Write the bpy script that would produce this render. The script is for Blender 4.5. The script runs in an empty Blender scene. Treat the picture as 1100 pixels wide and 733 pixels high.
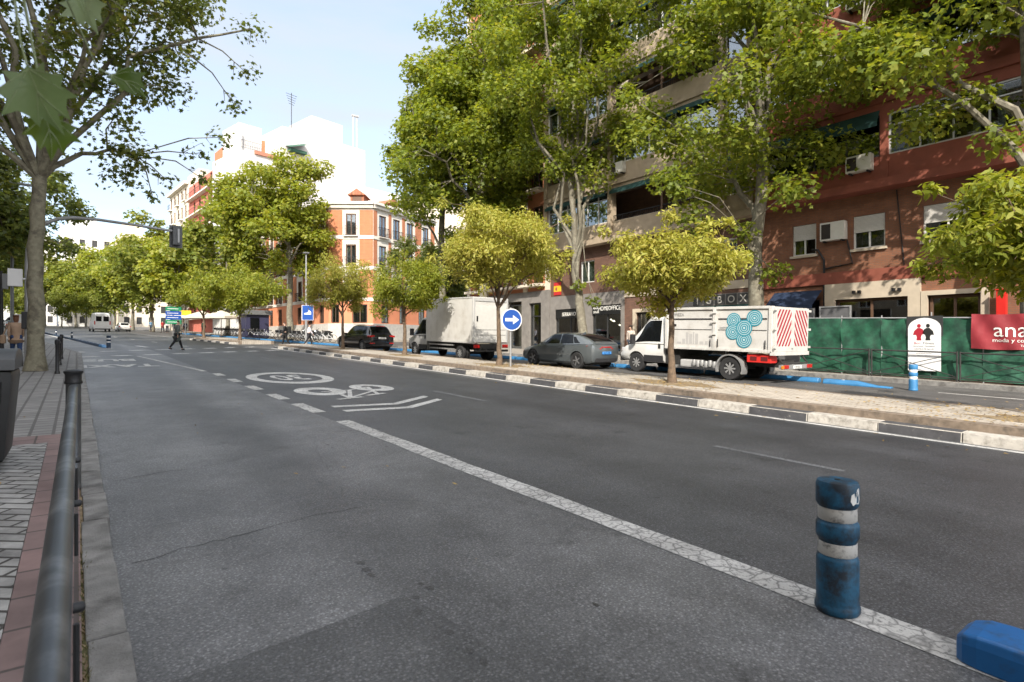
import bpy, bmesh, math, random
import numpy as np
from mathutils import Vector, Matrix, Euler
R = math.radians
SC = bpy.context.scene
COL = SC.collection
# ------------------------------------------------------------ camera, sky, sun
EYE = 1.6
SLOPE = 0.0279                      # the street climbs away from the camera
def G(y): return SLOPE * y
cd = bpy.data.cameras.new('camera'); cam = bpy.data.objects.new('camera', cd); COL.objects.link(cam)
cam.location = (0, 0, EYE); cam.rotation_euler = (R(90), 0, R(-37.45))
cd.sensor_width = 36; cd.lens = 20.0; cd.clip_start = 0.05; cd.clip_end = 4000
cd.dof.use_dof = True; cd.dof.focus_distance = 8.0; cd.dof.aperture_fstop = 4.0
SC.camera = cam
SUN_EL, SUN_A = 37.0, 48.0           # elevation; angle from -X towards -Y
to_sun = Vector((-math.cos(R(SUN_A))*math.cos(R(SUN_EL)), -math.sin(R(SUN_A))*math.cos(R(SUN_EL)), math.sin(R(SUN_EL))))
sd = bpy.data.lights.new('sun', 'SUN'); sd.energy = 2.5; sd.angle = R(0.5); sd.color = (1.0, 0.93, 0.82)
sun = bpy.data.objects.new('sun', sd); COL.objects.link(sun)
sun.rotation_euler = to_sun.to_track_quat('Z', 'Y').to_euler(); sun.location = (-20, -20, 40)
W = bpy.data.worlds.new('World'); SC.world = W; W.use_nodes = True
nt = W.node_tree; nt.nodes.clear()
def N(t, kind, **kw):
    n = t.nodes.new(kind)
    for k, v in kw.items():
        if k.startswith('i_'): n.inputs[k[2:].replace('_', ' ')].default_value = v
        else: setattr(n, k, v)
    return n
sky = N(nt, 'ShaderNodeTexSky', sky_type='NISHITA', sun_disc=False)
sky.sun_elevation = R(SUN_EL); sky.sun_rotation = math.atan2(to_sun.x, to_sun.y)
sky.air_density = 1.0; sky.dust_density = 1.6; sky.ozone_density = 1.0
tc = N(nt, 'ShaderNodeTexCoord'); mp = N(nt, 'ShaderNodeMapping'); mp.inputs['Scale'].default_value = (1.2, 1.2, 5.5)
mp.inputs['Rotation'].default_value = (0.15, 0.1, 0.4)
nz = N(nt, 'ShaderNodeTexNoise'); nz.inputs['Scale'].default_value = 1.9; nz.inputs['Detail'].default_value = 7; nz.inputs['Roughness'].default_value = 0.55
cr = N(nt, 'ShaderNodeValToRGB'); cr.color_ramp.elements[0].position = 0.36; cr.color_ramp.elements[1].position = 0.72
cr.color_ramp.elements[0].color = (0.40, 0.40, 0.40, 1); cr.color_ramp.elements[1].color = (0.92, 0.92, 0.92, 1)
mx = N(nt, 'ShaderNodeMix', data_type='RGBA'); mx.inputs['B'].default_value = (2, 2, 2, 1)
# thin cloud is brightest round the sun and greyer opposite it
dt = N(nt, 'ShaderNodeVectorMath', operation='DOT_PRODUCT'); dt.inputs[1].default_value = to_sun
mr = N(nt, 'ShaderNodeMapRange', interpolation_type='SMOOTHSTEP'); mr.inputs['From Min'].default_value = -.15; mr.inputs['From Max'].default_value = 1.0
gl = N(nt, 'ShaderNodeMix', data_type='RGBA'); gl.inputs['A'].default_value = (1.95, 2.08, 2.25, 1); gl.inputs['B'].default_value = (8.0, 7.7, 7.3, 1)
nt.links.new(tc.outputs['Generated'], dt.inputs[0]); nt.links.new(dt.outputs['Value'], mr.inputs['Value']); nt.links.new(mr.outputs['Result'], gl.inputs['Factor']); nt.links.new(gl.outputs['Result'], mx.inputs['B'])
bg = N(nt, 'ShaderNodeBackground'); bg.inputs['Strength'].default_value = 0.15
wo = N(nt, 'ShaderNodeOutputWorld')
L = nt.links.new
L(tc.outputs['Generated'], mp.inputs['Vector']); L(mp.outputs['Vector'], nz.inputs['Vector']); L(nz.outputs['Fac'], cr.inputs['Fac'])
L(cr.outputs['Color'], mx.inputs['Factor']); L(sky.outputs['Color'], mx.inputs['A']); L(mx.outputs['Result'], bg.inputs['Color']); L(bg.outputs['Background'], wo.inputs['Surface'])
SC.view_settings.view_transform = 'Standard'; SC.view_settings.look = 'None'; SC.view_settings.gamma = 1
SC.view_settings.exposure = 1.48
SC.render.engine = 'CYCLES'
SC.cycles.max_bounces = 6; SC.cycles.transparent_max_bounces = 12

# ------------------------------------------------------------ materials
MATS = {}
def mat(name, color, rough=0.6, metal=0.0, var=0.12, scale=6.0, bump=0.0, bscale=80.0, color2=None, c2at=(0.55, 0.75), c2scale=3.0, spec=0.5, emit=None, coat=0.0):
    """principled material: base colour with noise variation, an optional second colour in patches, optional bump"""
    if name in MATS: return MATS[name]
    m = bpy.data.materials.new(name); m.use_nodes = True; t = m.node_tree; p = t.nodes['Principled BSDF']
    p.inputs['Roughness'].default_value = rough; p.inputs['Metallic'].default_value = metal
    p.inputs['Specular IOR Level'].default_value = spec; p.inputs['Coat Weight'].default_value = coat
    tcx = N(t, 'ShaderNodeTexCoord'); col = None
    n1 = N(t, 'ShaderNodeTexNoise'); n1.inputs['Scale'].default_value = scale; n1.inputs['Detail'].default_value = 6
    t.links.new(tcx.outputs['Object'], n1.inputs['Vector'])
    r = N(t, 'ShaderNodeMapRange'); r.inputs['From Min'].default_value = 0.25; r.inputs['From Max'].default_value = 0.75
    r.inputs['To Min'].default_value = 1 - var; r.inputs['To Max'].default_value = 1 + var
    t.links.new(n1.outputs['Fac'], r.inputs['Value'])
    base = N(t, 'ShaderNodeRGB'); base.outputs[0].default_value = (*color, 1); cur = base.outputs[0]
    if color2:
        n2 = N(t, 'ShaderNodeTexNoise'); n2.inputs['Scale'].default_value = c2scale; n2.inputs['Detail'].default_value = 8; n2.inputs['Roughness'].default_value = 0.65
        t.links.new(tcx.outputs['Object'], n2.inputs['Vector'])
        rr = N(t, 'ShaderNodeMapRange'); rr.inputs['From Min'].default_value = c2at[0]; rr.inputs['From Max'].default_value = c2at[1]
        t.links.new(n2.outputs['Fac'], rr.inputs['Value'])
        m2 = N(t, 'ShaderNodeMix', data_type='RGBA'); m2.inputs['B'].default_value = (*color2, 1)
        t.links.new(rr.outputs['Result'], m2.inputs['Factor']); t.links.new(cur, m2.inputs['A']); cur = m2.outputs['Result']
    mm = N(t, 'ShaderNodeMix', data_type='RGBA', blend_type='MULTIPLY'); mm.inputs['Factor'].default_value = 1
    t.links.new(cur, mm.inputs['A']); t.links.new(r.outputs['Result'], mm.inputs['B']); t.links.new(mm.outputs['Result'], p.inputs['Base Color'])
    if bump:
        nb = N(t, 'ShaderNodeTexNoise'); nb.inputs['Scale'].default_value = bscale; nb.inputs['Detail'].default_value = 4
        t.links.new(tcx.outputs['Object'], nb.inputs['Vector'])
        b = N(t, 'ShaderNodeBump'); b.inputs['Strength'].default_value = bump; b.inputs['Distance'].default_value = 0.02
        t.links.new(nb.outputs['Fac'], b.inputs['Height']); t.links.new(b.outputs['Normal'], p.inputs['Normal'])
    if emit:
        p.inputs['Emission Color'].default_value = (*emit[0], 1); p.inputs['Emission Strength'].default_value = emit[1]
    MATS[name] = m; return m

def brick_mat(name, c1, c2, mortar, bw, bh, ms=0.012, axes='YZ', rough=0.85, off=0.5, bump=0.4, var=0.25):
    """brick or tile pattern, in metres; axes picks which object axes run along and across"""
    if name in MATS: return MATS[name]
    m = bpy.data.materials.new(name); m.use_nodes = True; t = m.node_tree; p = t.nodes['Principled BSDF']; p.inputs['Roughness'].default_value = rough
    tcx = N(t, 'ShaderNodeTexCoord'); sp = N(t, 'ShaderNodeSeparateXYZ'); cb = N(t, 'ShaderNodeCombineXYZ')
    t.links.new(tcx.outputs['Object'], sp.inputs[0])
    if axes == 'DZ':      # any vertical wall: distance along the wall from x and y
        a = N(t, 'ShaderNodeMath', operation='ADD'); t.links.new(sp.outputs['X'], a.inputs[0]); t.links.new(sp.outputs['Y'], a.inputs[1]); t.links.new(a.outputs[0], cb.inputs['X'])
        t.links.new(sp.outputs['Z'], cb.inputs['Y'])
    else:
        t.links.new(sp.outputs[axes[0]], cb.inputs['X']); t.links.new(sp.outputs[axes[1]], cb.inputs['Y'])
    br = N(t, 'ShaderNodeTexBrick'); br.offset = off
    br.inputs['Color1'].default_value = (*c1, 1); br.inputs['Color2'].default_value = (*c2, 1); br.inputs['Mortar'].default_value = (*mortar, 1)
    br.inputs['Scale'].default_value = 1; br.inputs['Mortar Size'].default_value = ms; br.inputs['Brick Width'].default_value = bw; br.inputs['Row Height'].default_value = bh
    br.inputs['Mortar Smooth'].default_value = 0.2
    t.links.new(cb.outputs[0], br.inputs['Vector'])
    n1 = N(t, 'ShaderNodeTexNoise'); n1.inputs['Scale'].default_value = 2.2; n1.inputs['Detail'].default_value = 8; n1.inputs['Roughness'].default_value = .65
    t.links.new(tcx.outputs['Object'], n1.inputs['Vector'])
    r = N(t, 'ShaderNodeMapRange'); r.inputs['From Min'].default_value = .25; r.inputs['From Max'].default_value = .75; r.inputs['To Min'].default_value = 1-var; r.inputs['To Max'].default_value = 1+var
    t.links.new(n1.outputs['Fac'], r.inputs['Value'])
    mm = N(t, 'ShaderNodeMix', data_type='RGBA', blend_type='MULTIPLY'); mm.inputs['Factor'].default_value = 1
    t.links.new(br.outputs['Color'], mm.inputs['A']); t.links.new(r.outputs['Result'], mm.inputs['B']); t.links.new(mm.outputs['Result'], p.inputs['Base Color'])
    b = N(t, 'ShaderNodeBump', invert=True); b.inputs['Strength'].default_value = bump; b.inputs['Distance'].default_value = .01
    t.links.new(br.outputs['Fac'], b.inputs['Height']); t.links.new(b.outputs['Normal'], p.inputs['Normal'])
    MATS[name] = m; return m

def asphalt(name, c, patch, cracks=0.5, scale=0.16, rough=0.82, crack_w=0.012, band=0):
    m = bpy.data.materials.new(name); m.use_nodes = True; t = m.node_tree; p = t.nodes['Principled BSDF']; p.inputs['Roughness'].default_value = rough
    tcx = N(t, 'ShaderNodeTexCoord'); co = tcx.outputs['Object']; K = t.links.new
    def noise(s, d=5, ro=.6):
        n = N(t, 'ShaderNodeTexNoise'); n.inputs['Scale'].default_value = s; n.inputs['Detail'].default_value = d; n.inputs['Roughness'].default_value = ro; K(co, n.inputs['Vector']); return n.outputs['Fac']
    def rng(v, a, b, c0, d0):
        r = N(t, 'ShaderNodeMapRange'); 
        for k, x in zip(('From Min', 'From Max', 'To Min', 'To Max'), (a, b, c0, d0)): r.inputs[k].default_value = x
        K(v, r.inputs['Value']); return r.outputs['Result']
    def mul(a, b):
        q = N(t, 'ShaderNodeMath', operation='MULTIPLY'); K(a, q.inputs[0]); K(b, q.inputs[1]); return q.outputs[0]
    # streaks of wear along the lane
    mp = N(t, 'ShaderNodeMapping'); mp.inputs['Scale'].default_value = (1.3, .05, 1); K(co, mp.inputs['Vector'])
    ns = N(t, 'ShaderNodeTexNoise'); ns.inputs['Scale'].default_value = 1.0; ns.inputs['Detail'].default_value = 3; K(mp.outputs[0], ns.inputs['Vector'])
    v = mul(mul(rng(noise(62, 3, .85), .34, .66, .55, 1.5), rng(noise(scale*5, 8, .7), .3, .7, .74, 1.26)), rng(ns.outputs['Fac'], .3, .7, .82, 1.18))
    sp = N(t, 'ShaderNodeTexVoronoi'); sp.inputs['Scale'].default_value = 48; K(co, sp.inputs['Vector'])   # stones
    v = mul(v, rng(sp.outputs['Distance'], 0.02, .45, 1.9, .82))
    if band:      # oil and rubber along the middle of the lane
        sx_ = N(t, 'ShaderNodeSeparateXYZ'); K(co, sx_.inputs[0]); ad = N(t, 'ShaderNodeMath', operation='ADD'); K(sx_.outputs['X'], ad.inputs[0]); ad2 = N(t, 'ShaderNodeMath', operation='MULTIPLY'); K(noise(.9, 4), ad2.inputs[0]); ad2.inputs[1].default_value = .7; K(ad2.outputs[0], ad.inputs[1])
        pp = N(t, 'ShaderNodeMath', operation='PINGPONG'); ad3 = N(t, 'ShaderNodeMath', operation='SUBTRACT'); K(ad.outputs[0], ad3.inputs[0]); ad3.inputs[1].default_value = band; ab = N(t, 'ShaderNodeMath', operation='ABSOLUTE'); K(ad3.outputs[0], ab.inputs[0])
        v = mul(v, rng(ab.outputs[0], .15, .75, .72, 1.0))
    base = N(t, 'ShaderNodeMix', data_type='RGBA'); base.inputs['A'].default_value = (*c, 1); base.inputs['B'].default_value = (*patch, 1)
    K(rng(noise(scale, 6), .42, .6, 0, 1), base.inputs['Factor'])
    # oil spots
    sp2 = mul(rng(noise(1.7, 6, .7), .60, .70, 1, .6), rng(noise(7, 4, .6), .68, .72, 1, .5))
    # cracks
    wv = N(t, 'ShaderNodeMix', data_type='RGBA', blend_type='ADD'); wv.inputs['Factor'].default_value = .35; K(co, wv.inputs['A'])
    nw = N(t, 'ShaderNodeTexNoise'); nw.inputs['Scale'].default_value = 1.1; nw.inputs['Detail'].default_value = 6; K(co, nw.inputs['Vector']); K(nw.outputs['Color'], wv.inputs['B'])
    vo = N(t, 'ShaderNodeTexVoronoi', feature='DISTANCE_TO_EDGE'); vo.inputs['Scale'].default_value = .33; K(wv.outputs['Result'], vo.inputs['Vector'])
    line = rng(vo.outputs['Distance'], 0.0, crack_w, 1, 0)
    msk = rng(noise(.5, 3), .46, .56, 0, cracks)
    ck = mul(line, msk); inv = rng(ck, 0, 1, 1, .3)
    v = mul(mul(v, sp2), inv)
    mm = N(t, 'ShaderNodeMix', data_type='RGBA', blend_type='MULTIPLY'); mm.inputs['Factor'].default_value = 1
    K(base.outputs['Result'], mm.inputs['A']); K(v, mm.inputs['B']); K(mm.outputs['Result'], p.inputs['Base Color'])
    b = N(t, 'ShaderNodeBump'); b.inputs['Strength'].default_value = .55; b.inputs['Distance'].default_value = .006
    K(noise(120, 3, .8), b.inputs['Height']); K(b.outputs['Normal'], p.inputs['Normal'])
    MATS[name] = m; return m

def road_paint(name, c, under, wear=.5, crack_scale=9.0, crack_w=.05):
    """old thermoplastic paint: crazed with cracks and worn through in places"""
    m = bpy.data.materials.new(name); m.use_nodes = True; t = m.node_tree; p = t.nodes['Principled BSDF']; p.inputs['Roughness'].default_value = .75
    tcx = N(t, 'ShaderNodeTexCoord'); co = tcx.outputs['Object']; K = t.links.new
    n0 = N(t, 'ShaderNodeTexNoise'); n0.inputs['Scale'].default_value = 6; n0.inputs['Detail'].default_value = 5; K(co, n0.inputs['Vector'])
    wv = N(t, 'ShaderNodeMix', data_type='RGBA', blend_type='ADD'); wv.inputs['Factor'].default_value = .12; K(co, wv.inputs['A']); K(n0.outputs['Color'], wv.inputs['B'])
    vo = N(t, 'ShaderNodeTexVoronoi', feature='DISTANCE_TO_EDGE'); vo.inputs['Scale'].default_value = crack_scale; K(wv.outputs['Result'], vo.inputs['Vector'])
    r = N(t, 'ShaderNodeMapRange'); r.inputs['From Min'].default_value = 0; r.inputs['From Max'].default_value = crack_w; r.inputs['To Min'].default_value = .75; r.inputs['To Max'].default_value = 0; K(vo.outputs['Distance'], r.inputs['Value'])
    n = N(t, 'ShaderNodeTexNoise'); n.inputs['Scale'].default_value = 30; n.inputs['Detail'].default_value = 8; n.inputs['Roughness'].default_value = .75; K(co, n.inputs['Vector'])
    r2 = N(t, 'ShaderNodeMapRange'); r2.inputs['From Min'].default_value = .5; r2.inputs['From Max'].default_value = .64; r2.inputs['To Min'].default_value = 0; r2.inputs['To Max'].default_value = wear; K(n.outputs['Fac'], r2.inputs['Value'])
    mxx = N(t, 'ShaderNodeMath', operation='MAXIMUM'); K(r.outputs[0], mxx.inputs[0]); K(r2.outputs[0], mxx.inputs[1])
    mm = N(t, 'ShaderNodeMix', data_type='RGBA'); mm.inputs['A'].default_value = (*c, 1); mm.inputs['B'].default_value = (*under, 1)
    K(mxx.outputs[0], mm.inputs['Factor'])
    n3 = N(t, 'ShaderNodeTexNoise'); n3.inputs['Scale'].default_value = 2.5; n3.inputs['Detail'].default_value = 6; K(co, n3.inputs['Vector'])
    r3 = N(t, 'ShaderNodeMapRange'); r3.inputs['From Min'].default_value = .3; r3.inputs['From Max'].default_value = .7; r3.inputs['To Min'].default_value = .7; r3.inputs['To Max'].default_value = 1.1; K(n3.outputs['Fac'], r3.inputs['Value'])
    m3 = N(t, 'ShaderNodeMix', data_type='RGBA', blend_type='MULTIPLY'); m3.inputs['Factor'].default_value = 1; K(mm.outputs['Result'], m3.inputs['A']); K(r3.outputs[0], m3.inputs['B'])
    K(m3.outputs['Result'], p.inputs['Base Color'])
    MATS[name] = m; return m

def leaf_mat(name, stops, trans=0.35, rough=.5, hue_scale=.5):
    m = bpy.data.materials.new(name); m.use_nodes = True; t = m.node_tree; K = t.links.new
    p = t.nodes['Principled BSDF']; p.inputs['Roughness'].default_value = rough; p.inputs['Specular IOR Level'].default_value = .35
    ge = N(t, 'ShaderNodeNewGeometry'); tcx = N(t, 'ShaderNodeTexCoord')
    n = N(t, 'ShaderNodeTexNoise'); n.inputs['Scale'].default_value = hue_scale; n.inputs['Detail'].default_value = 3; K(tcx.outputs['Object'], n.inputs['Vector'])
    mi = N(t, 'ShaderNodeMix', data_type='FLOAT'); mi.inputs['Factor'].default_value = .5; K(ge.outputs['Random Per Island'], mi.inputs['A']); K(n.outputs['Fac'], mi.inputs['B'])
    r = N(t, 'ShaderNodeValToRGB'); e = r.color_ramp.elements
    while len(e) < len(stops): e.new(.5)
    for q, (pos, c) in zip(e, stops): q.position = pos; q.color = (*c, 1)
    K(mi.outputs['Result'], r.inputs['Fac']); K(r.outputs['Color'], p.inputs['Base Color'])
    tr = N(t, 'ShaderNodeBsdfTranslucent'); hs = N(t, 'ShaderNodeHueSaturation'); hs.inputs['Value'].default_value = 1.5; hs.inputs['Saturation'].default_value = 1.1; hs.inputs['Hue'].default_value = .485
    K(r.outputs['Color'], hs.inputs['Color']); K(hs.outputs['Color'], tr.inputs['Color'])
    ms = N(t, 'ShaderNodeMixShader'); ms.inputs['Fac'].default_value = trans
    K(p.outputs[0], ms.inputs[1]); K(tr.outputs[0], ms.inputs[2]); K(ms.outputs[0], t.nodes['Material Output'].inputs['Surface'])
    MATS[name] = m; return m

def glass_mat(name, tint=(.55, .6, .6), refl=.12, rough=.02):
    m = bpy.data.materials.new(name); m.use_nodes = True; t = m.node_tree; t.nodes.remove(t.nodes['Principled BSDF']); K = t.links.new
    a = N(t, 'ShaderNodeBsdfTransparent'); a.inputs[0].default_value = (*tint, 1)
    g = N(t, 'ShaderNodeBsdfGlossy'); g.inputs['Roughness'].default_value = rough; g.inputs['Color'].default_value = (.9, .95, 1, 1)
    fr = N(t, 'ShaderNodeLayerWeight'); fr.inputs['Blend'].default_value = .25
    r = N(t, 'ShaderNodeMapRange'); r.inputs['To Min'].default_value = refl; r.inputs['To Max'].default_value = .9; K(fr.outputs['Facing'], r.inputs['Value'])
    pw = N(t, 'ShaderNodeMath', operation='POWER'); pw.inputs[1].default_value = 1.0; K(r.outputs[0], pw.inputs[0])
    ms = N(t, 'ShaderNodeMixShader'); K(pw.outputs[0], ms.inputs[0]); K(a.outputs[0], ms.inputs[1]); K(g.outputs[0], ms.inputs[2]); K(ms.outputs[0], t.nodes['Material Output'].inputs['Surface'])
    MATS[name] = m; return m

# ------------------------------------------------------------ mesh builder and object helpers
def wloc(o):
    v = Vector((0, 0, 0))
    while o: v = v + o.location; o = o.parent
    return v
class MB:
    def __init__(s, xf=None): s.v = []; s.f = []; s.m = []; s.xf = xf
    def add(s, vs, fs, m=0):
        b = len(s.v)
        if s.xf: vs = [s.xf(*p) for p in vs]
        s.v.extend([tuple(p) for p in vs]); s.f.extend([tuple(i + b for i in f) for f in fs]); s.m.extend([m] * len(fs)); return s
    def box(s, x0, x1, y0, y1, z0, z1, m=0):
        if x0 > x1: x0, x1 = x1, x0
        if y0 > y1: y0, y1 = y1, y0
        if z0 > z1: z0, z1 = z1, z0
        return s.add([(x0,y0,z0),(x1,y0,z0),(x1,y1,z0),(x0,y1,z0),(x0,y0,z1),(x1,y0,z1),(x1,y1,z1),(x0,y1,z1)],
                     [(0,3,2,1),(4,5,6,7),(0,1,5,4),(1,2,6,5),(2,3,7,6),(3,0,4,7)], m)
    def quad(s, a, b, c, d, m=0): return s.add([a, b, c, d], [(0, 1, 2, 3)], m)
    def prism(s, poly, a0, a1, axis='x', m=0):
        """extrude a 2D polygon along an axis; poly in the other two axes in x,y,z order"""
        n = len(poly)
        def P(p, a): return (a, p[0], p[1]) if axis == 'x' else ((p[0], a, p[1]) if axis == 'y' else (p[0], p[1], a))
        vs = [P(p, a0) for p in poly] + [P(p, a1) for p in poly]
        fs = [tuple(range(n)), tuple(range(2*n-1, n-1, -1))] + [(i, (i+1) % n, n + (i+1) % n, n + i) for i in range(n)]
        return s.add(vs, fs, m)
    def tube(s, pts, r, n=8, m=0, cap=True):
        pts = [Vector(p) for p in pts]; k = len(pts); rs = r if isinstance(r, (list, tuple)) else [r] * k
        vs = []; fs = []; up = None
        for i, p in enumerate(pts):
            d = (pts[min(i+1, k-1)] - pts[max(i-1, 0)]).normalized()
            if up is None:
                up = Vector((0, 0, 1)) if abs(d.z) < .9 else Vector((1, 0, 0))
            a = d.cross(up)
            if a.length < 1e-4: a = d.cross(Vector((0, 1, 0)))
            a.normalize(); b = a.cross(d).normalized(); up = b
            for j in range(n):
                t = 2 * math.pi * j / n; vs.append(p + (a * math.cos(t) + b * math.sin(t)) * rs[i])
        for i in range(k - 1):
            for j in range(n): fs.append((i*n+j, i*n+(j+1) % n, (i+1)*n+(j+1) % n, (i+1)*n+j))
        if cap: fs.append(tuple(range(n-1, -1, -1))); fs.append(tuple((k-1)*n + j for j in range(n)))
        return s.add(vs, fs, m)
    def lathe(s, prof, c=(0, 0, 0), n=20, axis='z', m=0, cap=True):
        vs = []; fs = []; k = len(prof)
        for r, h in prof:
            for j in range(n):
                t = 2*math.pi*j/n; a, b = r*math.cos(t), r*math.sin(t)
                vs.append((c[0]+a, c[1]+b, c[2]+h) if axis == 'z' else ((c[0]+h, c[1]+a, c[2]+b) if axis == 'x' else (c[0]+a, c[1]+h, c[2]+b)))
        for i in range(k-1):
            for j in range(n): fs.append((i*n+j, i*n+(j+1) % n, (i+1)*n+(j+1) % n, (i+1)*n+j))
        if cap: fs.append(tuple(range(n-1, -1, -1))); fs.append(tuple((k-1)*n+j for j in range(n)))
        return s.add(vs, fs, m)
    def ring(s, cx, cy, rx, ry, kx, ky, z, n=48, m=0, h=0):
        vs = []; fs = []
        for j in range(n):
            t = 2*math.pi*j/n; vs += [(cx+rx*math.cos(t), cy+ry*math.sin(t), z), (cx+kx*math.cos(t), cy+ky*math.sin(t), z)]
        for j in range(n):
            a = 2*j; b = 2*((j+1) % n); fs.append((a, b, b+1, a+1))
        return s.add(vs, fs, m)
    def bar(s, a, b, w, z, m=0):
        """flat painted strip from a to b on the ground"""
        a = Vector((a[0], a[1], 0)); b = Vector((b[0], b[1], 0)); d = (b-a).normalized(); q = Vector((-d.y, d.x, 0)) * w/2
        return s.add([(*(a+q).xy, z), (*(b+q).xy, z), (*(b-q).xy, z), (*(a-q).xy, z)], [(0, 1, 2, 3)], m)
    def build(s, name, mats, parent=None, smooth=False, bevel=0, recalc=True, loc=None, angle=40):
        off = wloc(parent) if parent else Vector((0, 0, 0))
        if loc is not None: off = off + Vector(loc)
        me = bpy.data.meshes.new(name); me.from_pydata([(a-off.x, b-off.y, c-off.z) for a, b, c in s.v], [], s.f)
        if not isinstance(mats, (list, tuple)): mats = [mats]
        for q in mats: me.materials.append(q)
        me.polygons.foreach_set('material_index', s.m)
        if recalc or bevel:
            bm = bmesh.new(); bm.from_mesh(me)
            if recalc: bmesh.ops.recalc_face_normals(bm, faces=bm.faces)
            if bevel:
                es = [e for e in bm.edges if len(e.link_faces) == 2 and e.calc_face_angle(0) > R(30)]
                bmesh.ops.bevel(bm, geom=es, offset=bevel, segments=2, affect='EDGES', clamp_overlap=True, profile=.6)
            bm.to_mesh(me); bm.free()
        if smooth:
            me.polygons.foreach_set('use_smooth', [True]*len(me.polygons))
            try: me.set_sharp_from_angle(angle=R(angle))
            except Exception: pass
        o = bpy.data.objects.new(name, me); COL.objects.link(o)
        if parent: o.parent = parent
        if loc is not None: o.location = loc
        return o
def thing(name, label, cat, loc=(0, 0, 0), group=None):
    o = bpy.data.objects.new(name, None); o.empty_display_size = .2; COL.objects.link(o); o.location = loc
    o['label'] = label; o['category'] = cat
    if group: o['group'] = group
    return o
def tag(o, label, cat, group=None, kind=None):
    if label: o['label'] = label
    if cat: o['category'] = cat
    if group: o['group'] = group
    if kind: o['kind'] = kind
    return o
def struct(o): o['kind'] = 'structure'; return o
def dup(root, loc, label=None, rot=None, scale=None, group=None):
    def cp(o, parent):
        c = o.copy(); COL.objects.link(c)
        if parent: c.parent = parent
        for ch in o.children: cp(ch, c)
        return c
    r = cp(root, None); r.location = loc
    if label: r['label'] = label
    if group: r['group'] = group
    if rot is not None: r.rotation_euler = rot
    if scale is not None: r.scale = scale if hasattr(scale, '__len__') else (scale,)*3
    return r
def slope_xf(x, y, z): return (x, y, z + G(y))          # ground-following
def frame(ox, oy, dx, dy):
    """facade frame: u along (dx,dy), w outward to the left of travel reversed, z absolute"""
    l = math.hypot(dx, dy); dx /= l; dy /= l
    return lambda u, w, z: (ox + dx*u - dy*w, oy + dy*u + dx*w, z)
def text_mesh(txt, size, place, name, m, parent, extrude=.006, sx=1.0, spacing=1.0, align='CENTER', bold=0):
    """lettering; place(x, y, h) gives the world point of text x, text y and height off the surface"""
    cu = bpy.data.curves.new('t', 'FONT'); cu.body = txt; cu.size = size; cu.align_x = align; cu.extrude = extrude; cu.space_character = spacing; cu.resolution_u = 3; cu.offset = bold
    to = bpy.data.objects.new('t', cu); COL.objects.link(to)
    me = bpy.data.meshes.new_from_object(to.evaluated_get(bpy.context.evaluated_depsgraph_get()))
    b = MB(); b.add([place(v.co.x*sx, v.co.y, v.co.z + extrude) for v in me.vertices], [tuple(p.vertices) for p in me.polygons])
    bpy.data.objects.remove(to); bpy.data.meshes.remove(me)
    return b.build(name, m, parent)
def lerp(a, b, t): return a + (b-a)*t
# ------------------------------------------------------------ the street bends a little to the left beyond the trees
def cs(y): return -0.09 * (y - 8) if y > 8 else 0.0       # service road side
def cm(y): return -0.10 * (y - 40) if y > 40 else 0.0     # main road
def left_edge(y): return 0.2 if y < 33 else 0.2 - 0.105 * (y - 33)
def med_l(y): return 10.54 + cm(y)
def med_r(y): return 13.75 + (cs(y)*.3 if y < 60 else cs(60)*.3 + cm(y)-cm(60))
def walk_r(y): return 21.8 + cs(y)
M_ground = mat('bare_earth', (.16, .14, .11), .95, var=.2, scale=.4)
M_asph = asphalt('dark_asphalt', (.072, .073, .076), (.090, .091, .094), cracks=.12, rough=.55, crack_w=.006)
M_asph2 = asphalt('worn_bus_lane_asphalt', (.112, .112, .114), (.155, .155, .156), cracks=.4, scale=.35, rough=.52, crack_w=.005, band=2.15)
M_asph3 = asphalt('service_road_asphalt', (.075, .073, .071), (.095, .092, .088), cracks=.6, scale=.25, rough=.75)
M_line = road_paint('road_paint', (.62, .61, .58), (.08, .08, .08), .55, 9, .05)
M_line2 = road_paint('cracked_line_paint', (.54, .53, .50), (.075, .075, .075), .8, 8, .085)
M_faint = road_paint('worn_line_paint', (.22, .22, .22), (.05, .05, .05), .9, 9, .03)
M_granite = mat('granite_kerb', (.20, .195, .185), .8, var=.3, scale=7, bump=.5, bscale=90, color2=(.10, .095, .09), c2at=(.45, .68), c2scale=4.5)
M_kdark = mat('kerb_black_paint', (.055, .055, .06), .7, var=.3, scale=7, color2=(.2, .19, .17), c2at=(.6, .72), c2scale=9, bump=.2)
M_kwhite = mat('kerb_white_paint', (.43, .405, .365), .7, var=.2, scale=6, color2=(.20, .185, .16), c2at=(.46, .68), c2scale=7, bump=.2)
M_kbrown = mat('median_border_concrete', (.21, .165, .125), .9, var=.3, scale=9, bump=.5, bscale=90, color2=(.10, .085, .07), c2at=(.5, .7), c2scale=5)
M_mpav = brick_mat('median_pavers', (.44, .395, .335), (.37, .33, .28), (.22, .19, .16), .28, .14, .012, 'YX', .85)
M_soil = mat('leafy_soil', (.20, .145, .085), .95, var=.3, scale=8, bump=.8, bscale=40, color2=(.30, .23, .13), c2at=(.45, .65), c2scale=6)
M_rpav = brick_mat('right_walk_pavers', (.33, .30, .26), (.28, .255, .22), (.12, .11, .1), .4, .4, .012, 'YX', .85)
M_spav = brick_mat('small_grey_pavers', (.23, .225, .215), (.18, .175, .17), (.10, .095, .09), .24, .24, .02, 'YX', .85, off=0)
M_red = brick_mat('red_band_tiles', (.205, .135, .125), (.17, .12, .113), (.075, .06, .055), .4, .4, .012, 'YX', .8, off=0, var=.35)

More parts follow.
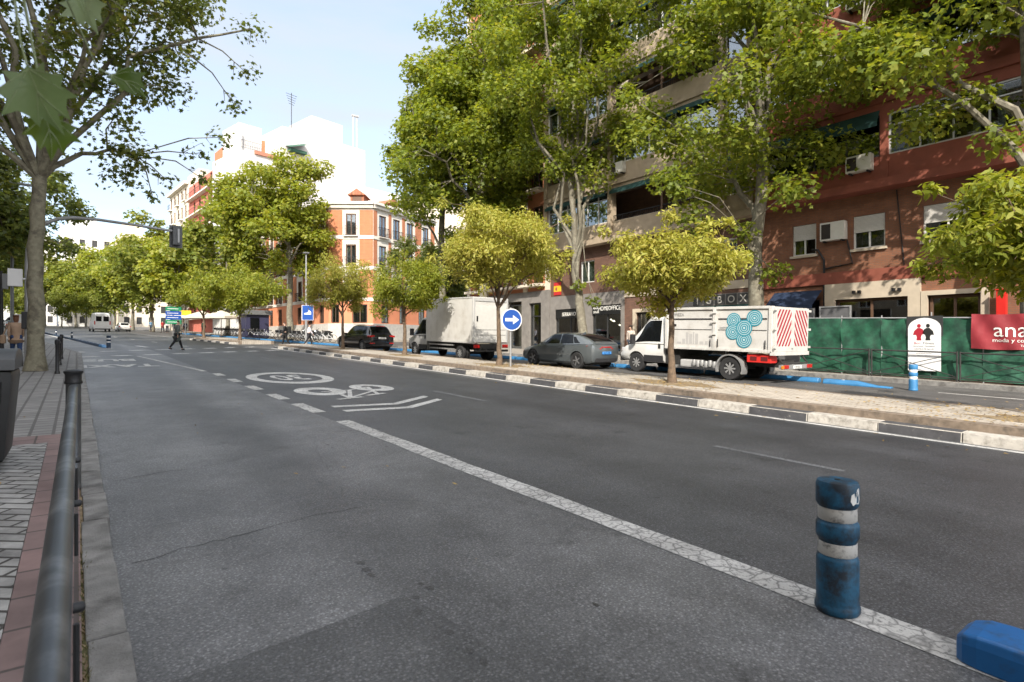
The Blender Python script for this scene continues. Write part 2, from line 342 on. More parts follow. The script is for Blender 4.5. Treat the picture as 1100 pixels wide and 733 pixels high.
def zigzag_mat():
    """grey concrete tiles with a raised herringbone of long ribs, dirt in the joints"""
    m = bpy.data.materials.new('ribbed_grey_tiles'); m.use_nodes = True; t = m.node_tree; p = t.nodes['Principled BSDF']; p.inputs['Roughness'].default_value = .85; K = t.links.new
    tcx = N(t, 'ShaderNodeTexCoord')
    mp = N(t, 'ShaderNodeMapping'); mp.inputs['Rotation'].default_value = (0, 0, R(38)); K(tcx.outputs['Object'], mp.inputs['Vector'])
    br = N(t, 'ShaderNodeTexBrick'); br.offset = .5
    for k, v in (('Color1', (.36, .355, .34, 1)), ('Color2', (.27, .265, .255, 1)), ('Mortar', (.06, .055, .05, 1))): br.inputs[k].default_value = v
    br.inputs['Scale'].default_value = 1; br.inputs['Brick Width'].default_value = .33; br.inputs['Row Height'].default_value = .13; br.inputs['Mortar Size'].default_value = .014; br.inputs['Mortar Smooth'].default_value = .3
    K(mp.outputs[0], br.inputs['Vector'])
    n = N(t, 'ShaderNodeTexNoise'); n.inputs['Scale'].default_value = 3.5; n.inputs['Detail'].default_value = 9; n.inputs['Roughness'].default_value = .7; K(tcx.outputs['Object'], n.inputs['Vector'])
    r = N(t, 'ShaderNodeMapRange'); r.inputs['From Min'].default_value = .3; r.inputs['From Max'].default_value = .65; r.inputs['To Min'].default_value = .45; r.inputs['To Max'].default_value = 1.15; K(n.outputs['Fac'], r.inputs['Value'])
    mm = N(t, 'ShaderNodeMix', data_type='RGBA', blend_type='MULTIPLY'); mm.inputs['Factor'].default_value = 1; K(br.outputs['Color'], mm.inputs['A']); K(r.outputs[0], mm.inputs['B']); K(mm.outputs['Result'], p.inputs['Base Color'])
    b = N(t, 'ShaderNodeBump', invert=True); b.inputs['Strength'].default_value = .6; b.inputs['Distance'].default_value = .015; K(br.outputs['Fac'], b.inputs['Height']); K(b.outputs['Normal'], p.inputs['Normal'])
    MATS['ribbed_grey_tiles'] = m; return m
M_zig = zigzag_mat()

def strip(name, fl, fr, ys, z, m, thick=0.0):
    """a band of ground between two edge functions, flat or with vertical sides"""
    b = MB(slope_xf); n = len(ys)
    vs = []
    for y in ys: vs += [(fl(y), y, z), (fr(y), y, z)]
    fs = [(2*i, 2*i+1, 2*i+3, 2*i+2) for i in range(n-1)]
    if thick:
        k = len(vs); vs += [(x, y, z-thick) for x, y, z in vs]
        for i in range(n-1):
            fs.append((2*i, 2*i+2, k+2*i+2, k+2*i)); fs.append((2*i+1, 2*i+3, k+2*i+3, k+2*i+1))
        fs.append((0, 1, k+1, k)); fs.append((k-2, k-1, 2*k-1, 2*k-2))
    b.add(vs, fs); return struct(b.build(name, m))
Y1 = [-60, -30, -10, -4, 0, 4, 8, 12, 20, 28, 33, 40, 50, 60, 80, 100, 130, 170, 220, 300, 420]
def cut(a, b): return [a] + [y for y in Y1 if a < y < b] + [b]
K = lambda v: (lambda y: v)
# the terrain: one sheet to the horizon
b = MB(slope_xf); b.add([(-900, -400, -.03), (900, -400, -.03), (900, 1400, -.03), (-900, 1400, -.03)], [(0, 1, 2, 3)]); struct(b.build('ground', M_ground))
bus_r = lambda y: 3.43 + cm(y)
strip('bus_lane_road', lambda y: left_edge(y)-.02, bus_r, Y1, 0.0, M_asph2)
strip('main_road', bus_r, lambda y: 12.2 + cm(y), Y1, 0.0, M_asph)
strip('service_road', lambda y: 12.2+cm(y), lambda y: walk_r(y)+.1, Y1, 0.0, M_asph3)
# cross street between the beige block and the orange corner house
b = MB(slope_xf); b.add([(20, 38.5, .0), (60, 38.5, .0), (60, 56, .0), (20, 54, .0)], [(0, 1, 2, 3)])
struct(b.build('cross_street', M_asph3))
# left pavement: kerb slabs, red band, ribbed tiles, small pavers
LZ = .12
rng = random.Random(3)
b = MB(slope_xf); y = -6.0
while y < 33:
    l = rng.uniform(.72, 1.05); e = rng.uniform(-.008, .008); h = LZ + rng.uniform(-.006, .006)
    b.box(.035+e, .195+e, y+.006, y+l-.006, -.02, h); y += l
struct(b.build('left_kerb', M_granite, bevel=.012))
strip('left_kerb_beyond', lambda y: left_edge(y)-.16, left_edge, cut(33, 420), LZ, M_granite, .14)
strip('left_pavement_edge_tiles', K(-.075), K(.02), cut(-6, 9.5), LZ-.004, M_red, .1)
strip('left_pavement_weedy_joint', K(.015), K(.04), cut(-6, 33), LZ-.02, M_soil, .1)
strip('left_pavement_red_band', K(-.275), K(-.077), cut(-6, 8.9), LZ, M_red, .14)
strip('left_pavement_tiles', K(-9.0), K(-.278), cut(-60, 8.9), LZ+.001, M_zig, .14)
strip('left_pavement_cross_band', K(-9.0), K(-.077), [8.9, 9.5], LZ+.0, M_red, .14)
strip('left_pavement_pavers', lambda y: left_edge(y)-9.2, lambda y: .03 if y < 33 else left_edge(y)-.163, cut(9.5, 420), LZ+.0, M_spav, .14)
# weeds in the joint
M_weed = leaf_mat('weed_leaf', [(0, (.05, .06, .02)), (1, (.14, .12, .04))], .2)
b = MB(slope_xf)
for i in range(420):
    yy = rng.choice([rng.gauss(3.4, .25), rng.gauss(4.1, .3), rng.gauss(2.8, .2), rng.uniform(2, 9)]); x = rng.gauss(.03, .012); a = rng.uniform(0, 6.28); l = rng.uniform(.012, .035)
    b.add([(x, yy, LZ-.02), (x+.008, yy, LZ-.02), (x+math.cos(a)*l*.7, yy+math.sin(a)*l*.7, LZ-.02+l)], [(0, 1, 2)])
tag(b.build('weeds', M_weed, recalc=False), 'dry weeds growing in the joint behind the granite kerb', 'weeds', kind='stuff')

# medians: striped kerb, brown border step, pavers
def median(y0, y1, tag_, fl, fr, phase):
    ys = cut(y0, y1)
    bd = MB(slope_xf); k = 0; y = y0
    while y < y1 - .05:
        e = min(y + 1.14, y1); a, c = fl(y), fl(e)
        bd.add([(a, y+.006, -.02), (c, e-.006, -.02), (c+.03, e-.006, .15), (a+.03, y+.006, .15), (a+.36, y+.006, -.02), (c+.36, e-.006, -.02), (c+.36, e-.006, .15), (a+.36, y+.006, .15)],
               [(0, 1, 2, 3), (3, 2, 6, 7), (4, 7, 6, 5), (0, 3, 7, 4), (1, 5, 6, 2)], (k + phase) % 2)
        y = e; k += 1
    struct(bd.build('median_kerb' + tag_, [M_kwhite, M_kdark], bevel=.012))
    strip('median_border' + tag_, lambda q: fl(q)+.355, lambda q: fl(q)+.62, ys, .27, M_kbrown, .3)
    strip('median_paving' + tag_, lambda q: fl(q)+.62, lambda q: fr(q)-.25, ys, .268, M_mpav, .29)
    strip('median_back_kerb' + tag_, lambda q: fr(q)-.25, fr, ys, .265, M_kbrown, .29)
median(-20.13, 40.2, '', med_l, med_r, 1)
median(48.0, 60.5, '_beyond', lambda y: med_l(y)-.1, lambda y: med_l(y)+2.9, 0)
b = MB(slope_xf)
for yy in [9.1, 16.5, 24.0, 32.0, 1.6]:
    cx = 12.15; b.add([(cx-.75+.1*math.sin(k*2.1), 0, 0) for k in range(0)], [])
    n = 22; vs = [(cx, yy, .285)]; vs += [(cx + (.62+.13*math.sin(k*2.3+yy))*math.cos(2*math.pi*k/n), yy + (1.25+.3*math.sin(k*1.7+yy*2))*math.sin(2*math.pi*k/n), .272) for k in range(n)]
    b.add(vs, [(0, 1+k, 1+(k+1) % n) for k in range(n)])
struct(b.build('tree_pit_soil', M_soil))
# right pavement and its kerb
strip('right_pavement', walk_r, lambda y: walk_r(y)+12, cut(-60, 38.5), .15, M_rpav, .2)
strip('right_pavement_beyond', walk_r, lambda y: walk_r(y)+12, cut(54.5, 420), .15, M_rpav, .2)
strip('right_kerb', lambda y: walk_r(y)-.15, walk_r, cut(-60, 38.5), .147, M_granite, .2)
strip('right_kerb_beyond', lambda y: walk_r(y)-.15, walk_r, cut(54.5, 420), .147, M_granite, .2)

# ------------------------------------------------------------ painted markings (4 mm sheets)
Z = .004
def marks(name, fn, m=M_line):
    b = MB(slope_xf); fn(b); return struct(b.build(name, m))
def wl(b):
    n = 40; ys = [-12 + (9.3+12)*i/n for i in range(n+1)]; rr = random.Random(5); vs = []
    for y in ys: vs += [(3.415+rr.uniform(-.012, .012), y, Z), (3.66+rr.uniform(-.012, .012), y, Z)]
    b.add(vs, [(2*i, 2*i+1, 2*i+3, 2*i+2) for i in range(n)])
marks('bus_lane_line', wl, M_line2)
def wd(b):
    for a, c in ((10.4, 11.8), (12.6, 13.7), (14.75, 15.8), (17.0, 18.0), (19.2, 20.2)): b.bar((3.54, a), (3.54, c), .24, Z)
marks('bus_lane_dashes', wd, M_line2)
marks('bus_lane_thin_line', lambda b: b.bar((3.4, 21.2), (2.3, 31.8), .14, Z), M_line2)
marks('bus_lane_line_beyond', lambda b: b.bar((1.6, 41.5), (-4.5, 100), .3, Z), M_line)
def ml(b):
    ys = cut(-20, 40)
    for i in range(len(ys)-1): b.bar((10.36, ys[i]), (10.36, ys[i+1]), .13, Z)
marks('median_edge_line', ml, M_line)
def lanes(b):
    for a, c in ((-2.2, -.2), (2.9, 4.6), (10.2, 12.5), (18.8, 21.6), (27, 29.4)): b.bar((7.1, a), (7.1, c), .11, Z)
marks('lane_dashes', lanes, M_faint)
def lanes2(b):
    for k in range(5): b.bar((6.4+cm(44+k*9), 44+k*9), (6.4+cm(46+k*9), 46+k*9), .14, Z)
    b.bar((3.6, 43.0), (3.2, 45.8), .3, Z)
    b.bar((9.2, 62), (6.2, 92), .12, Z)
marks('lane_dashes_beyond', lanes2, M_line)
def crossing(b):
    for x0, y0, x1, y1 in ((-.2, 31.6, 10.2, 36.9), (-.6, 36.4, 10.2, 42.6)):
        n = 8
        for k in range(n):
            t = (k+.2)/n; x, y = lerp(x0, x1, t), lerp(y0, y1, t)
            b.bar((x, y), (x+.72, y+.38), .5, Z)
marks('crossing_dashes', crossing, M_line)
def ring30(b):
    b.ring(5.12, 17.75, 1.15, 2.05, .86, 1.5, Z, 56)
marks('speed_limit_ring', ring30, M_line)
text_mesh('30', 1.55, lambda x, y, h: (5.12 - x*.62, 17.75 - (y-.54)*1.55, Z + G(17.75 - (y-.54)*1.55)), 'speed_limit_digits', M_line, None, extrude=0, bold=.03)
text_mesh('TAXI', 1.0, lambda x, y, h: (1.25 - x*1.05, 25.1 - (y-.35)*2.0, Z + G(25.1 - (y-.35)*2.0)), 'taxi_lettering', M_line, None, extrude=0, bold=.035)
text_mesh('BUS', 1.0, lambda x, y, h: (1.1 - x*1.05, 28.8 - (y-.35)*2.0, Z + G(28.8 - (y-.35)*2.0)), 'bus_lettering', M_line, None, extrude=0, bold=.035)
for n_ in ('speed_limit_digits', 'taxi_lettering', 'bus_lettering'): struct(bpy.data.objects[n_])
def bike_mark(b):
    A = (4.68, 13.75); B = (6.08, 13.95)
    b.ring(*A, .56, .92, .26, .42, Z, 40); b.ring(*B, .50, .85, .22, .40, Z, 40)
    def gp(cx, cy): return ground_pt(250 + cx/4.783, 390 + cy/4.783)
    bb = gp(600, 140); hd = gp(700, 150)
    z2 = Z + .002
    for p, q in (((455, 150), (600, 140)), ((500, 140), (605, 182)), ((600, 140), (605, 182)), ((600, 182), (735, 140)), ((600, 140), (700, 125)), ((690, 125), (745, 160))):
        b.bar(gp(*p), gp(*q), .10, z2); z2 += .0006
    b.bar(gp(540, 189), gp(668, 176), .14, z2); b.bar(gp(690, 169), gp(782, 157), .14, z2+.0006)
def ground_pt(x, y):
    f, n = 611., 769.65
    X = (x-550)/f; Y = -(y-366.5)/f; t = (-468*X+f)/n; l = (f*X+468)/n; k = EYE/(SLOPE*t-Y); return (k*l, k*t)
marks('bicycle_symbol', bike_mark, M_line)
def chev(b):
    for pts in (((4.0, 11.02), (5.24, 10.80), (6.40, 11.62)), ((3.98, 10.36), (5.24, 10.18), (6.40, 11.0))):
        n = []
        w = .12
        o = [(p[0], p[1]+w) for p in pts]; i = [(p[0], p[1]-w) for p in pts]
        b.add([(*q, Z) for q in o + i], [(0, 1, 4, 3), (1, 2, 5, 4)])
marks('chevrons', chev, M_line)
# line on the service road beyond the blue posts
marks('service_road_line', lambda b: b.bar((19.3, -6), (19.2, 5.4), .12, Z), M_line)
# repaired seams across the bus lane
M_seam = asphalt('bitumen_seam', (.05, .05, .05), (.07, .07, .07), cracks=0, rough=.6)
def seams(b):
    rr = random.Random(8)
    for pts, w in ((((.3, 4.5), (.6, 4.62), (1.0, 4.66), (1.5, 4.8), (2.1, 4.78)), .014), (((.3, 6.95), (.7, 7.1), (1.25, 7.15), (1.6, 7.3)), .013), (((.35, 10.5), (.8, 10.62), (1.3, 10.6)), .014)):
        q = []
        for (x0, y0), (x1, y1) in zip(pts, pts[1:]):
            for k in range(6): t = k/6; q.append((lerp(x0, x1, t) + rr.uniform(-.01, .01), lerp(y0, y1, t) + rr.uniform(-.025, .025)))
        q.append(pts[-1])
        vs = []
        for x, y in q: ww = w*rr.uniform(.4, 1.2); vs += [(x, y-ww/2, .002), (x, y+ww/2, .002)]
        b.add(vs, [(2*i, 2*i+1, 2*i+3, 2*i+2) for i in range(len(q)-1)])
marks('asphalt_seams', seams, M_seam)
M_patch = asphalt('patched_asphalt', (.075, .075, .076), (.10, .10, .10), cracks=.3, scale=.6, rough=.5, crack_w=.006)
def patch_(b):
    rr = random.Random(12); pts = [ground_pt(*p) for p in ((150, 745), (260, 705), (330, 680), (398, 655), (432, 640), (470, 658), (520, 690), (575, 728), (640, 780), (400, 900))]
    b.add([(x + rr.uniform(-.01, .01), y + rr.uniform(-.01, .01), .0012) for x, y in pts], [tuple(range(len(pts)))])
marks('asphalt_patch', patch_, M_patch)
M_oil = asphalt('oily_asphalt', (.05, .049, .048), (.062, .06, .06), cracks=0, rough=.5)
def oil(b):
    rr = random.Random(15)
    for px, py, s in ((388, 605, .035), (394, 612, .05), (399, 618, .04), (383, 604, .02), (452, 628, .03), (462, 632, .035), (447, 642, .03), (448, 658, .045), (483, 680, .035), (344, 518, .035), (352, 478, .04), (357, 481, .03), (391, 530, .025), (415, 480, .03), (640, 650, .03), (505, 700, .03), (520, 712, .035)):
        cx, cy = ground_pt(px, py); n = 18; b.add([(cx + s*.7*rr.uniform(.5, 1.2)*math.cos(2*math.pi*k/n), cy + s*rr.uniform(.6, 1.1)*math.sin(2*math.pi*k/n), .0024) for k in range(n)], [tuple(range(n))])
marks('oil_stains', oil, M_oil)
# ------------------------------------------------------------ buildings
M_brick = brick_mat('dark_red_brick', (.25, .10, .05), (.195, .078, .042), (.15, .095, .065), .25, .065, .01, 'DZ')
M_brick2 = brick_mat('brown_brick', (.17, .085, .055), (.13, .065, .045), (.10, .07, .055), .25, .065, .01, 'DZ')
M_redp = mat('red_render', (.235, .068, .042), .8, var=.15, scale=2, color2=(.18, .05, .03), c2at=(.5, .75), c2scale=1.3)
M_beige = mat('beige_render', (.40, .32, .23), .85, var=.12, scale=2, color2=(.27, .21, .15), c2at=(.5, .75), c2scale=1.2)
M_stone = mat('grey_stone_cladding', (.21, .195, .18), .7, var=.18, scale=2.5, color2=(.15, .14, .13), c2at=(.5, .7), c2scale=1)
M_portal = mat('pale_stone_portal', (.47, .40, .31), .8, var=.12, scale=3)
M_white = mat('white_render', (.54, .535, .525), .9, var=.05, scale=1)
M_cream = mat('cream_render', (.62, .55, .45), .9, var=.1, scale=1)
M_alu = mat('aluminium_frame', (.55, .55, .54), .45, .3, var=.06)
M_frw = mat('white_window_frame', (.66, .65, .62), .5, var=.06)
M_frb = mat('brown_window_frame', (.11, .06, .035), .6, var=.15)
M_frd = mat('dark_window_frame', (.03, .03, .03), .5, var=.1)
M_shut = brick_mat('roller_shutter', (.58, .56, .52), (.55, .53, .5), (.25, .24, .22), 6, .05, .006, 'DZ', .6, bump=.3, var=.08)
M_curt = mat('curtain', (.45, .46, .42), .9, var=.25, scale=5)
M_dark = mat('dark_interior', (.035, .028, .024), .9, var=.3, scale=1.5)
M_room = mat('shop_interior', (.09, .08, .07), .9, var=.4, scale=.9)
M_aw = mat('teal_awning', (.015, .055, .052), .8, var=.15, scale=3)
M_awblue = mat('blue_awning', (.015, .03, .07), .8, var=.15)
M_iron = mat('black_iron', (.018, .018, .02), .5, .3, var=.15)
M_glass = glass_mat('window_glass', (.62, .66, .66), .10)
M_shopg = glass_mat('shop_glass', (.45, .48, .48), .13)
M_tile = brick_mat('clay_roof_tiles', (.40, .17, .09), (.32, .13, .075), (.18, .08, .05), .3, .2, .02, 'XY', .85)
M_acw = mat('air_conditioner_white', (.62, .60, .55), .5, var=.06)
M_sign_w = mat('sign_lettering_white', (.75, .74, .70), .5, var=.03)
M_orange = brick_mat('orange_brick', (.50, .185, .085), (.44, .16, .075), (.40, .19, .11), .25, .065, .008, 'DZ', .85, var=.12)
M_orender = mat('salmon_render', (.62, .24, .13), .85, var=.08, scale=1.2)
M_trim = mat('white_stucco_trim', (.70, .66, .60), .85, var=.08, scale=2)
M_wstone = mat('pale_granite_base', (.45, .43, .40), .8, var=.15, scale=4)

def cells(b, u0, u1, z0, z1, w0, w1, holes, m=0):
    """wall slab with rectangular openings, as butted blocks"""
    zs = sorted({z0, z1} | {min(max(h[k], z0), z1) for h in holes for k in (2, 3)})
    for za, zb in zip(zs, zs[1:]):
        if zb - za < 1e-5: continue
        hs = sorted((h[0], h[1]) for h in holes if h[2] < (za+zb)/2 < h[3]); u = u0
        for a, c in hs:
            if a > u + 1e-5: b.box(u, min(a, u1), w0, w1, za, zb, m)
            u = max(u, c)
        if u < u1 - 1e-5: b.box(u, u1, w0, w1, za, zb, m)
    return b
def window(F, par, u0, u1, z0, z1, w, m=None, fr=.06, mull=1, shutter=0, curtain=0, transom=None, glass=None, depth=.1, back=None):
    """one window: frame with mullions > pane, shutter, curtain"""
    b = MB(F); m = m or M_frw
    b.box(u0, u0+fr, w-depth/2, w+depth/2, z0, z1); b.box(u1-fr, u1, w-depth/2, w+depth/2, z0, z1)
    b.box(u0+fr, u1-fr, w-depth/2, w+depth/2, z0, z0+fr); b.box(u0+fr, u1-fr, w-depth/2, w+depth/2, z1-fr, z1)
    for k in range(1, mull): u = lerp(u0, u1, k/mull); b.box(u-fr*.45, u+fr*.45, w-depth*.4, w+depth*.4, z0+fr, z1-fr)
    if transom: b.box(u0+fr, u1-fr, w-depth*.38, w+depth*.38, transom-fr*.4, transom+fr*.4)
    o = b.build('window', m, par)
    MB(F).box(u0+fr*.5, u1-fr*.5, w-.012, w-.004, z0+fr*.5, z1-fr*.5).build('pane', glass or M_glass, o)
    if shutter: MB(F).box(u0+.02, u1-.02, w+depth/2+.003, w+depth/2+.03, z1-(z1-z0)*shutter, z1-.003).build('shutter', M_shut, o)
    if curtain:
        c = MB(F); n = 22; vs = []
        for k in range(n+1): u = lerp(u0+fr, u1-fr, k/n); d = w-.16+.035*math.sin(k*2.1); vs += [(u, d, z0+fr), (u, d, z1-fr)]
        c.add(vs, [(2*k, 2*k+2, 2*k+3, 2*k+1) for k in range(n) if (k*7 % 22) / 22 < curtain]); c.build('curtain', M_curt, o)
    if back: MB(F).box(u0, u1, w-back-.03, w-back, z0, z1).build('room', M_dark, o)
    return o
def ac_unit(F, par, u0, u1, z0, z1, w):
    b = MB(F); b.box(u0, u1, w, w+.32, z0, z1); o = b.build('air_conditioner', M_acw, par, bevel=.015)
    d = MB(F); uc = lerp(u0, u1, .58); d.box(uc-.02, u1-.06, w+.322, w+.33, z0+.07, z1-.07); d.build('grille', M_dark, o)
    MB(F).box(u0+.1, u0+.16, w, w+.3, z0-.06, z0-.003).build('bracket', M_iron, o); MB(F).box(u1-.16, u1-.1, w, w+.3, z0-.06, z0-.003).build('bracket', M_iron, o)
    return o
def railing(F, par, u0, u1, z0, z1, w, m=None, step=.13, ends=0):
    b = MB(F); b.box(u0, u1, w-.02, w+.02, z1-.04, z1); b.box(u0, u1, w-.015, w+.015, z0+.04, z0+.07)
    k = int((u1-u0)/step)
    for i in range(k+1): u = u0 + (u1-u0)*i/max(k, 1); b.box(u-.009, u+.009, w-.009, w+.009, z0+.07, z1-.04)
    if ends:
        for u in (u0, u1): b.box(u-.012, u+.012, w-ends, w-.02, z1-.04, z1); b.box(u-.012, u+.012, w-ends, w-.02, z0+.04, z0+.07)
    return b.build('railing', m or M_iron, par)

FX = 25.0
F = frame(FX, 0, 0, 1)
# ---- red brick apartment block (right)
RED0, RED1 = -10.0, 13.75
red = thing('apartment_building', 'dark red brick apartment block with red balconies, behind the green hoarding', 'building', (FX, 2, G(2)))
b = MB(F)
w1 = [(12.35, 11.35), (9.9, 8.75), (7.5, 6.0), (4.6, 3.2), (.6, -.8), (-3.4, -4.8)]
holes = [(c, a, 5.3, 6.62) for a, c in w1]
cells(b, RED0, RED1, 4.45, 7.45, -.35, 0, holes)
gh = [(11.15, 13.05, .2, 3.45), (7.75, 10.75, .2, 3.45), (5.75, 7.35, .2, 3.3), (1.2, 4.2, .2, 3.4), (-3.5, -.3, .2, 3.4), (-8.5, -5, .2, 3.4)]
cells(b, RED0, RED1, 0, 3.95, -.35, 0, gh)
b.build('brick_wall', M_brick, red)
MB(F).box(RED0, RED1, -.35, .12, 3.953, 4.447).build('red_band', M_redp, red)
for u0, u1, m_ in ((7.55, 10.95, M_portal),):
    p = MB(F); cells(p, u0, u1, .3, 3.95, .003, .13, [(7.95, 10.55, 0, 3.3)]); p.build('portal', m_, red)
p = MB(F); p.box(5.55, 5.77, .003, .15, .25, 3.45); p.box(7.33, 7.53, .003, .15, .25, 3.45); p.box(5.77, 7.33, .003, .15, 3.28, 3.45); p.build('door_surround', M_portal, red)
for a, c, z1 in ((11.15, 13.05, 3.45), (7.95, 10.55, 3.28), (5.8, 7.3, 3.25), (1.2, 4.2, 3.4), (-3.5, -.3, 3.4), (-8.5, -5, 3.4)):
    window(F, red, a, c, .5, z1, -.12, M_frb, .09, 2, glass=M_shopg, back=2.2)
# awning over the leftmost shop, wall lamps and a pipe
p = MB(F); p.add([(11.1, .02, 3.75), (13.15, .02, 3.75), (13.15, .9, 3.1), (11.1, .9, 3.1), (11.1, .9, 2.85), (13.15, .9, 2.85)], [(0, 1, 2, 3), (3, 2, 5, 4)]); p.build('awning', M_awblue, red)
for u in (8.2, 8.4, 9.6, 9.8):
    l = MB(F); l.box(u-.05, u+.05, .133, .26, 3.5, 3.62); l.build('wall_lamp', M_iron, red)
p = MB(F); p.tube([(11.0, .06, .3), (11.0, .06, 5.0), (11.25, .06, 5.45), (11.5, .06, 5.5)], .045); p.build('drainpipe', M_iron, red); p = MB(F); p.tube([(10.1, .06, 5.7), (9.9, .06, 4.75), (11.0, .07, 4.62)], .03); p.build('drainpipe', M_iron, red)
MB(F).box(6.0, 6.06, .01, .05, 4.5, 7.4).build('cable', M_iron, red); MB(F).tube([(8.1, .03, 4.5), (8.35, .03, 7.4)], .02).build('cable', M_iron, red)
for a, c in w1:
    window(F, red, c, a, 5.3, 6.62, -.12, M_frw, .06, 2, shutter=.5, back=.8)
    MB(F).box(c-.08, a+.08, -.1, .1, 5.2, 5.297).build('window_sill', M_portal, red)
ac_unit(F, red, 10.1, 11.05, 5.75, 6.5, .02)
# upper floors: overhanging balconies glazed in with aluminium
NF = 6
cols = [13.75, 8.55, 3.3, -1.9, -6.0, -10.0]
for k in range(NF):
    z0 = 7.45 + 3.2*k
    s = MB(F); s.box(RED0, RED1, -.35, .75, z0, z0+.34); s.box(RED0, RED1, .5, .64, z0+.343, z0+1.2); s.box(RED0, RED1, .3, .66, z0+2.78, z0+3.197); s.build('balcony_parapet', M_redp, red)
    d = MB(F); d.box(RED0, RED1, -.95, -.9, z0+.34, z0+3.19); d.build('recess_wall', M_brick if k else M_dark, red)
    for i in range(5):
        a, c = cols[i+1]+.14, cols[i]-.14
        kind = (1 - i + k) % 3
        window(F, red, a, c, z0+1.203, z0+2.777, .56, M_alu if kind != 1 else M_frd, .055, 5 if kind != 1 else 4, shutter=(.4 if kind == 2 and k else 0), transom=z0+2.3 if kind == 0 else None, curtain=.35 if (i+k) % 2 else 0)
        if kind == 1 and k < 5:
            aw = MB(F); aw.add([(a, .67, z0+2.95), (c, .67, z0+2.95), (c, .95, z0+2.45), (a, .95, z0+2.45), (a, .95, z0+2.3), (c, .95, z0+2.3)], [(0, 1, 2, 3), (3, 2, 5, 4)]); aw.build('awning', M_aw, red)
    for u in cols[:-1]:
        MB(F).box(u-.137, u+.137 if u < 13 else u-.003, .3, .69, z0+.345, z0+2.777).build('pillar', M_redp, red)
    if k < 3: ac_unit(F, red, 8.9, 9.8, z0+.72, z0+1.35, .66)
t_ = MB(F); t_.box(RED0, RED1, -12, .8, 7.45+3.2*NF, 7.45+3.2*NF+.4); t_.box(RED0, RED1, -12, -11.7, 0, 26.6); t_.box(RED0, RED0+.3, -11.7, -.35, 0, 26.6); t_.build('roof', M_redp, red)
MB(F).box(5.1, 5.25, .15, .3, .3, 5.6).build('signpost_plate', mat('red_paint', (.55, .02, .015), .4, var=.05), red)

# ---- beige apartment block (middle)
BE0, BE1 = 13.8, 28.4
beige = thing('apartment_building', 'beige apartment block with teal awnings over glazed balconies, behind the trucks', 'building', (FX, 20, G(20)))
b = MB(F); w1 = [(25.6, 24.4), (20.3, 19.1), (16.3, 15.0)]
cells(b, BE0, BE1, 4.5, 7.35, -.35, 0, [(c, a, 5.2, 6.55) for a, c in w1])
b.build('brick_wall', M_brick2, beige)
for a, c in w1:
    window(F, beige, c, a, 5.2, 6.55, -.12, M_frw, .06, 2, curtain=.9, back=.8)
b = MB(F); cells(b, 22.0, BE1, .4, 4.5, -.35, .06, [(25.2, 27.9, 0, 3.65), (22.25, 24.55, 0, 3.75)]); b.build('stone_shopfront', M_stone, beige)
b = MB(F); cells(b, BE0, 22.0, .3, 4.1, -.35, .0, [(20.0, 21.1, 0, 3.2), (14.2, 18.6, 0, 3.9)]); b.build('brick_shopfront', M_brick2, beige)
MB(F).box(BE0, 21.997, -.35, .05, 4.103, 4.497).build('stone_band', M_portal, beige)
p = MB(F); p.box(19.8, 20.0, .003, .14, .35, 3.4); p.box(21.1, 21.3, .003, .14, .35, 3.4); p.box(20.0, 21.1, .003, .14, 3.2, 3.4); p.build('door_surround', M_portal, beige)
window(F, beige, 20.0, 21.1, .5, 3.2, -.15, M_frd, .1, 1, glass=M_shopg, back=1.5)
sw = window(F, beige, 25.2, 27.9, .75, 3.65, -.1, M_frd, .08, 2, glass=M_shopg, back=3.0)
sw2 = window(F, beige, 22.25, 24.55, .75, 3.75, -.1, M_frd, .07, 2, glass=M_shopg, back=3.0)
# spot lights and furniture seen through the shop window
l = MB(F); rr = random.Random(4)
for k in range(9): u = 22.5 + k*.23; z = rr.uniform(2.5, 2.95); l.lathe([(.0, -.05), (.035, -.04), (.05, 0), (.02, .04)], F(0, 0, 0) if 0 else (u, -.9 - .4*(k % 3), z), 8)
l.build('shop_spotlight', mat('lit_spotlight', (1, .9, .7), emit=((1, .85, .6), 9)), sw2)
f_ = MB(F); f_.box(22.6, 23.4, -1.6, -.9, .75, 1.5); f_.box(23.7, 24.4, -2.2, -1.2, .75, 1.9); f_.build('display', mat('pale_display', (.45, .47, .46), .5), sw2)
sg = MB(F); sg.box(22.28, 24.52, .0, .055, 3.18, 3.74); sgo = sg.build('shop_sign', mat('sign_black', (.012, .012, .012), .4), beige)
sg = MB(F); sg.box(25.25, 27.85, .0, .055, 3.05, 3.6); sgo2 = sg.build('shop_sign', mat('sign_black', (.012, .012, .012), .4), beige)
def on(u, w, z, s=1.0): return lambda x, y, h: F(u - x*s, w + h, z + y*s)
text_mesh('HOMEOFFICE', .36, on(23.15, .057, 3.42), 'lettering', M_sign_w, sgo, sx=.82)
text_mesh('ANGEL', .2, on(24.2, .057, 3.52), 'lettering', M_sign_w, sgo, sx=.8); text_mesh('SOLER', .2, on(24.2, .057, 3.28), 'lettering', M_sign_w, sgo, sx=.8)
text_mesh('SERRANO', .34, on(26.6, .057, 3.2), 'lettering', M_sign_w, sgo2, sx=.85)
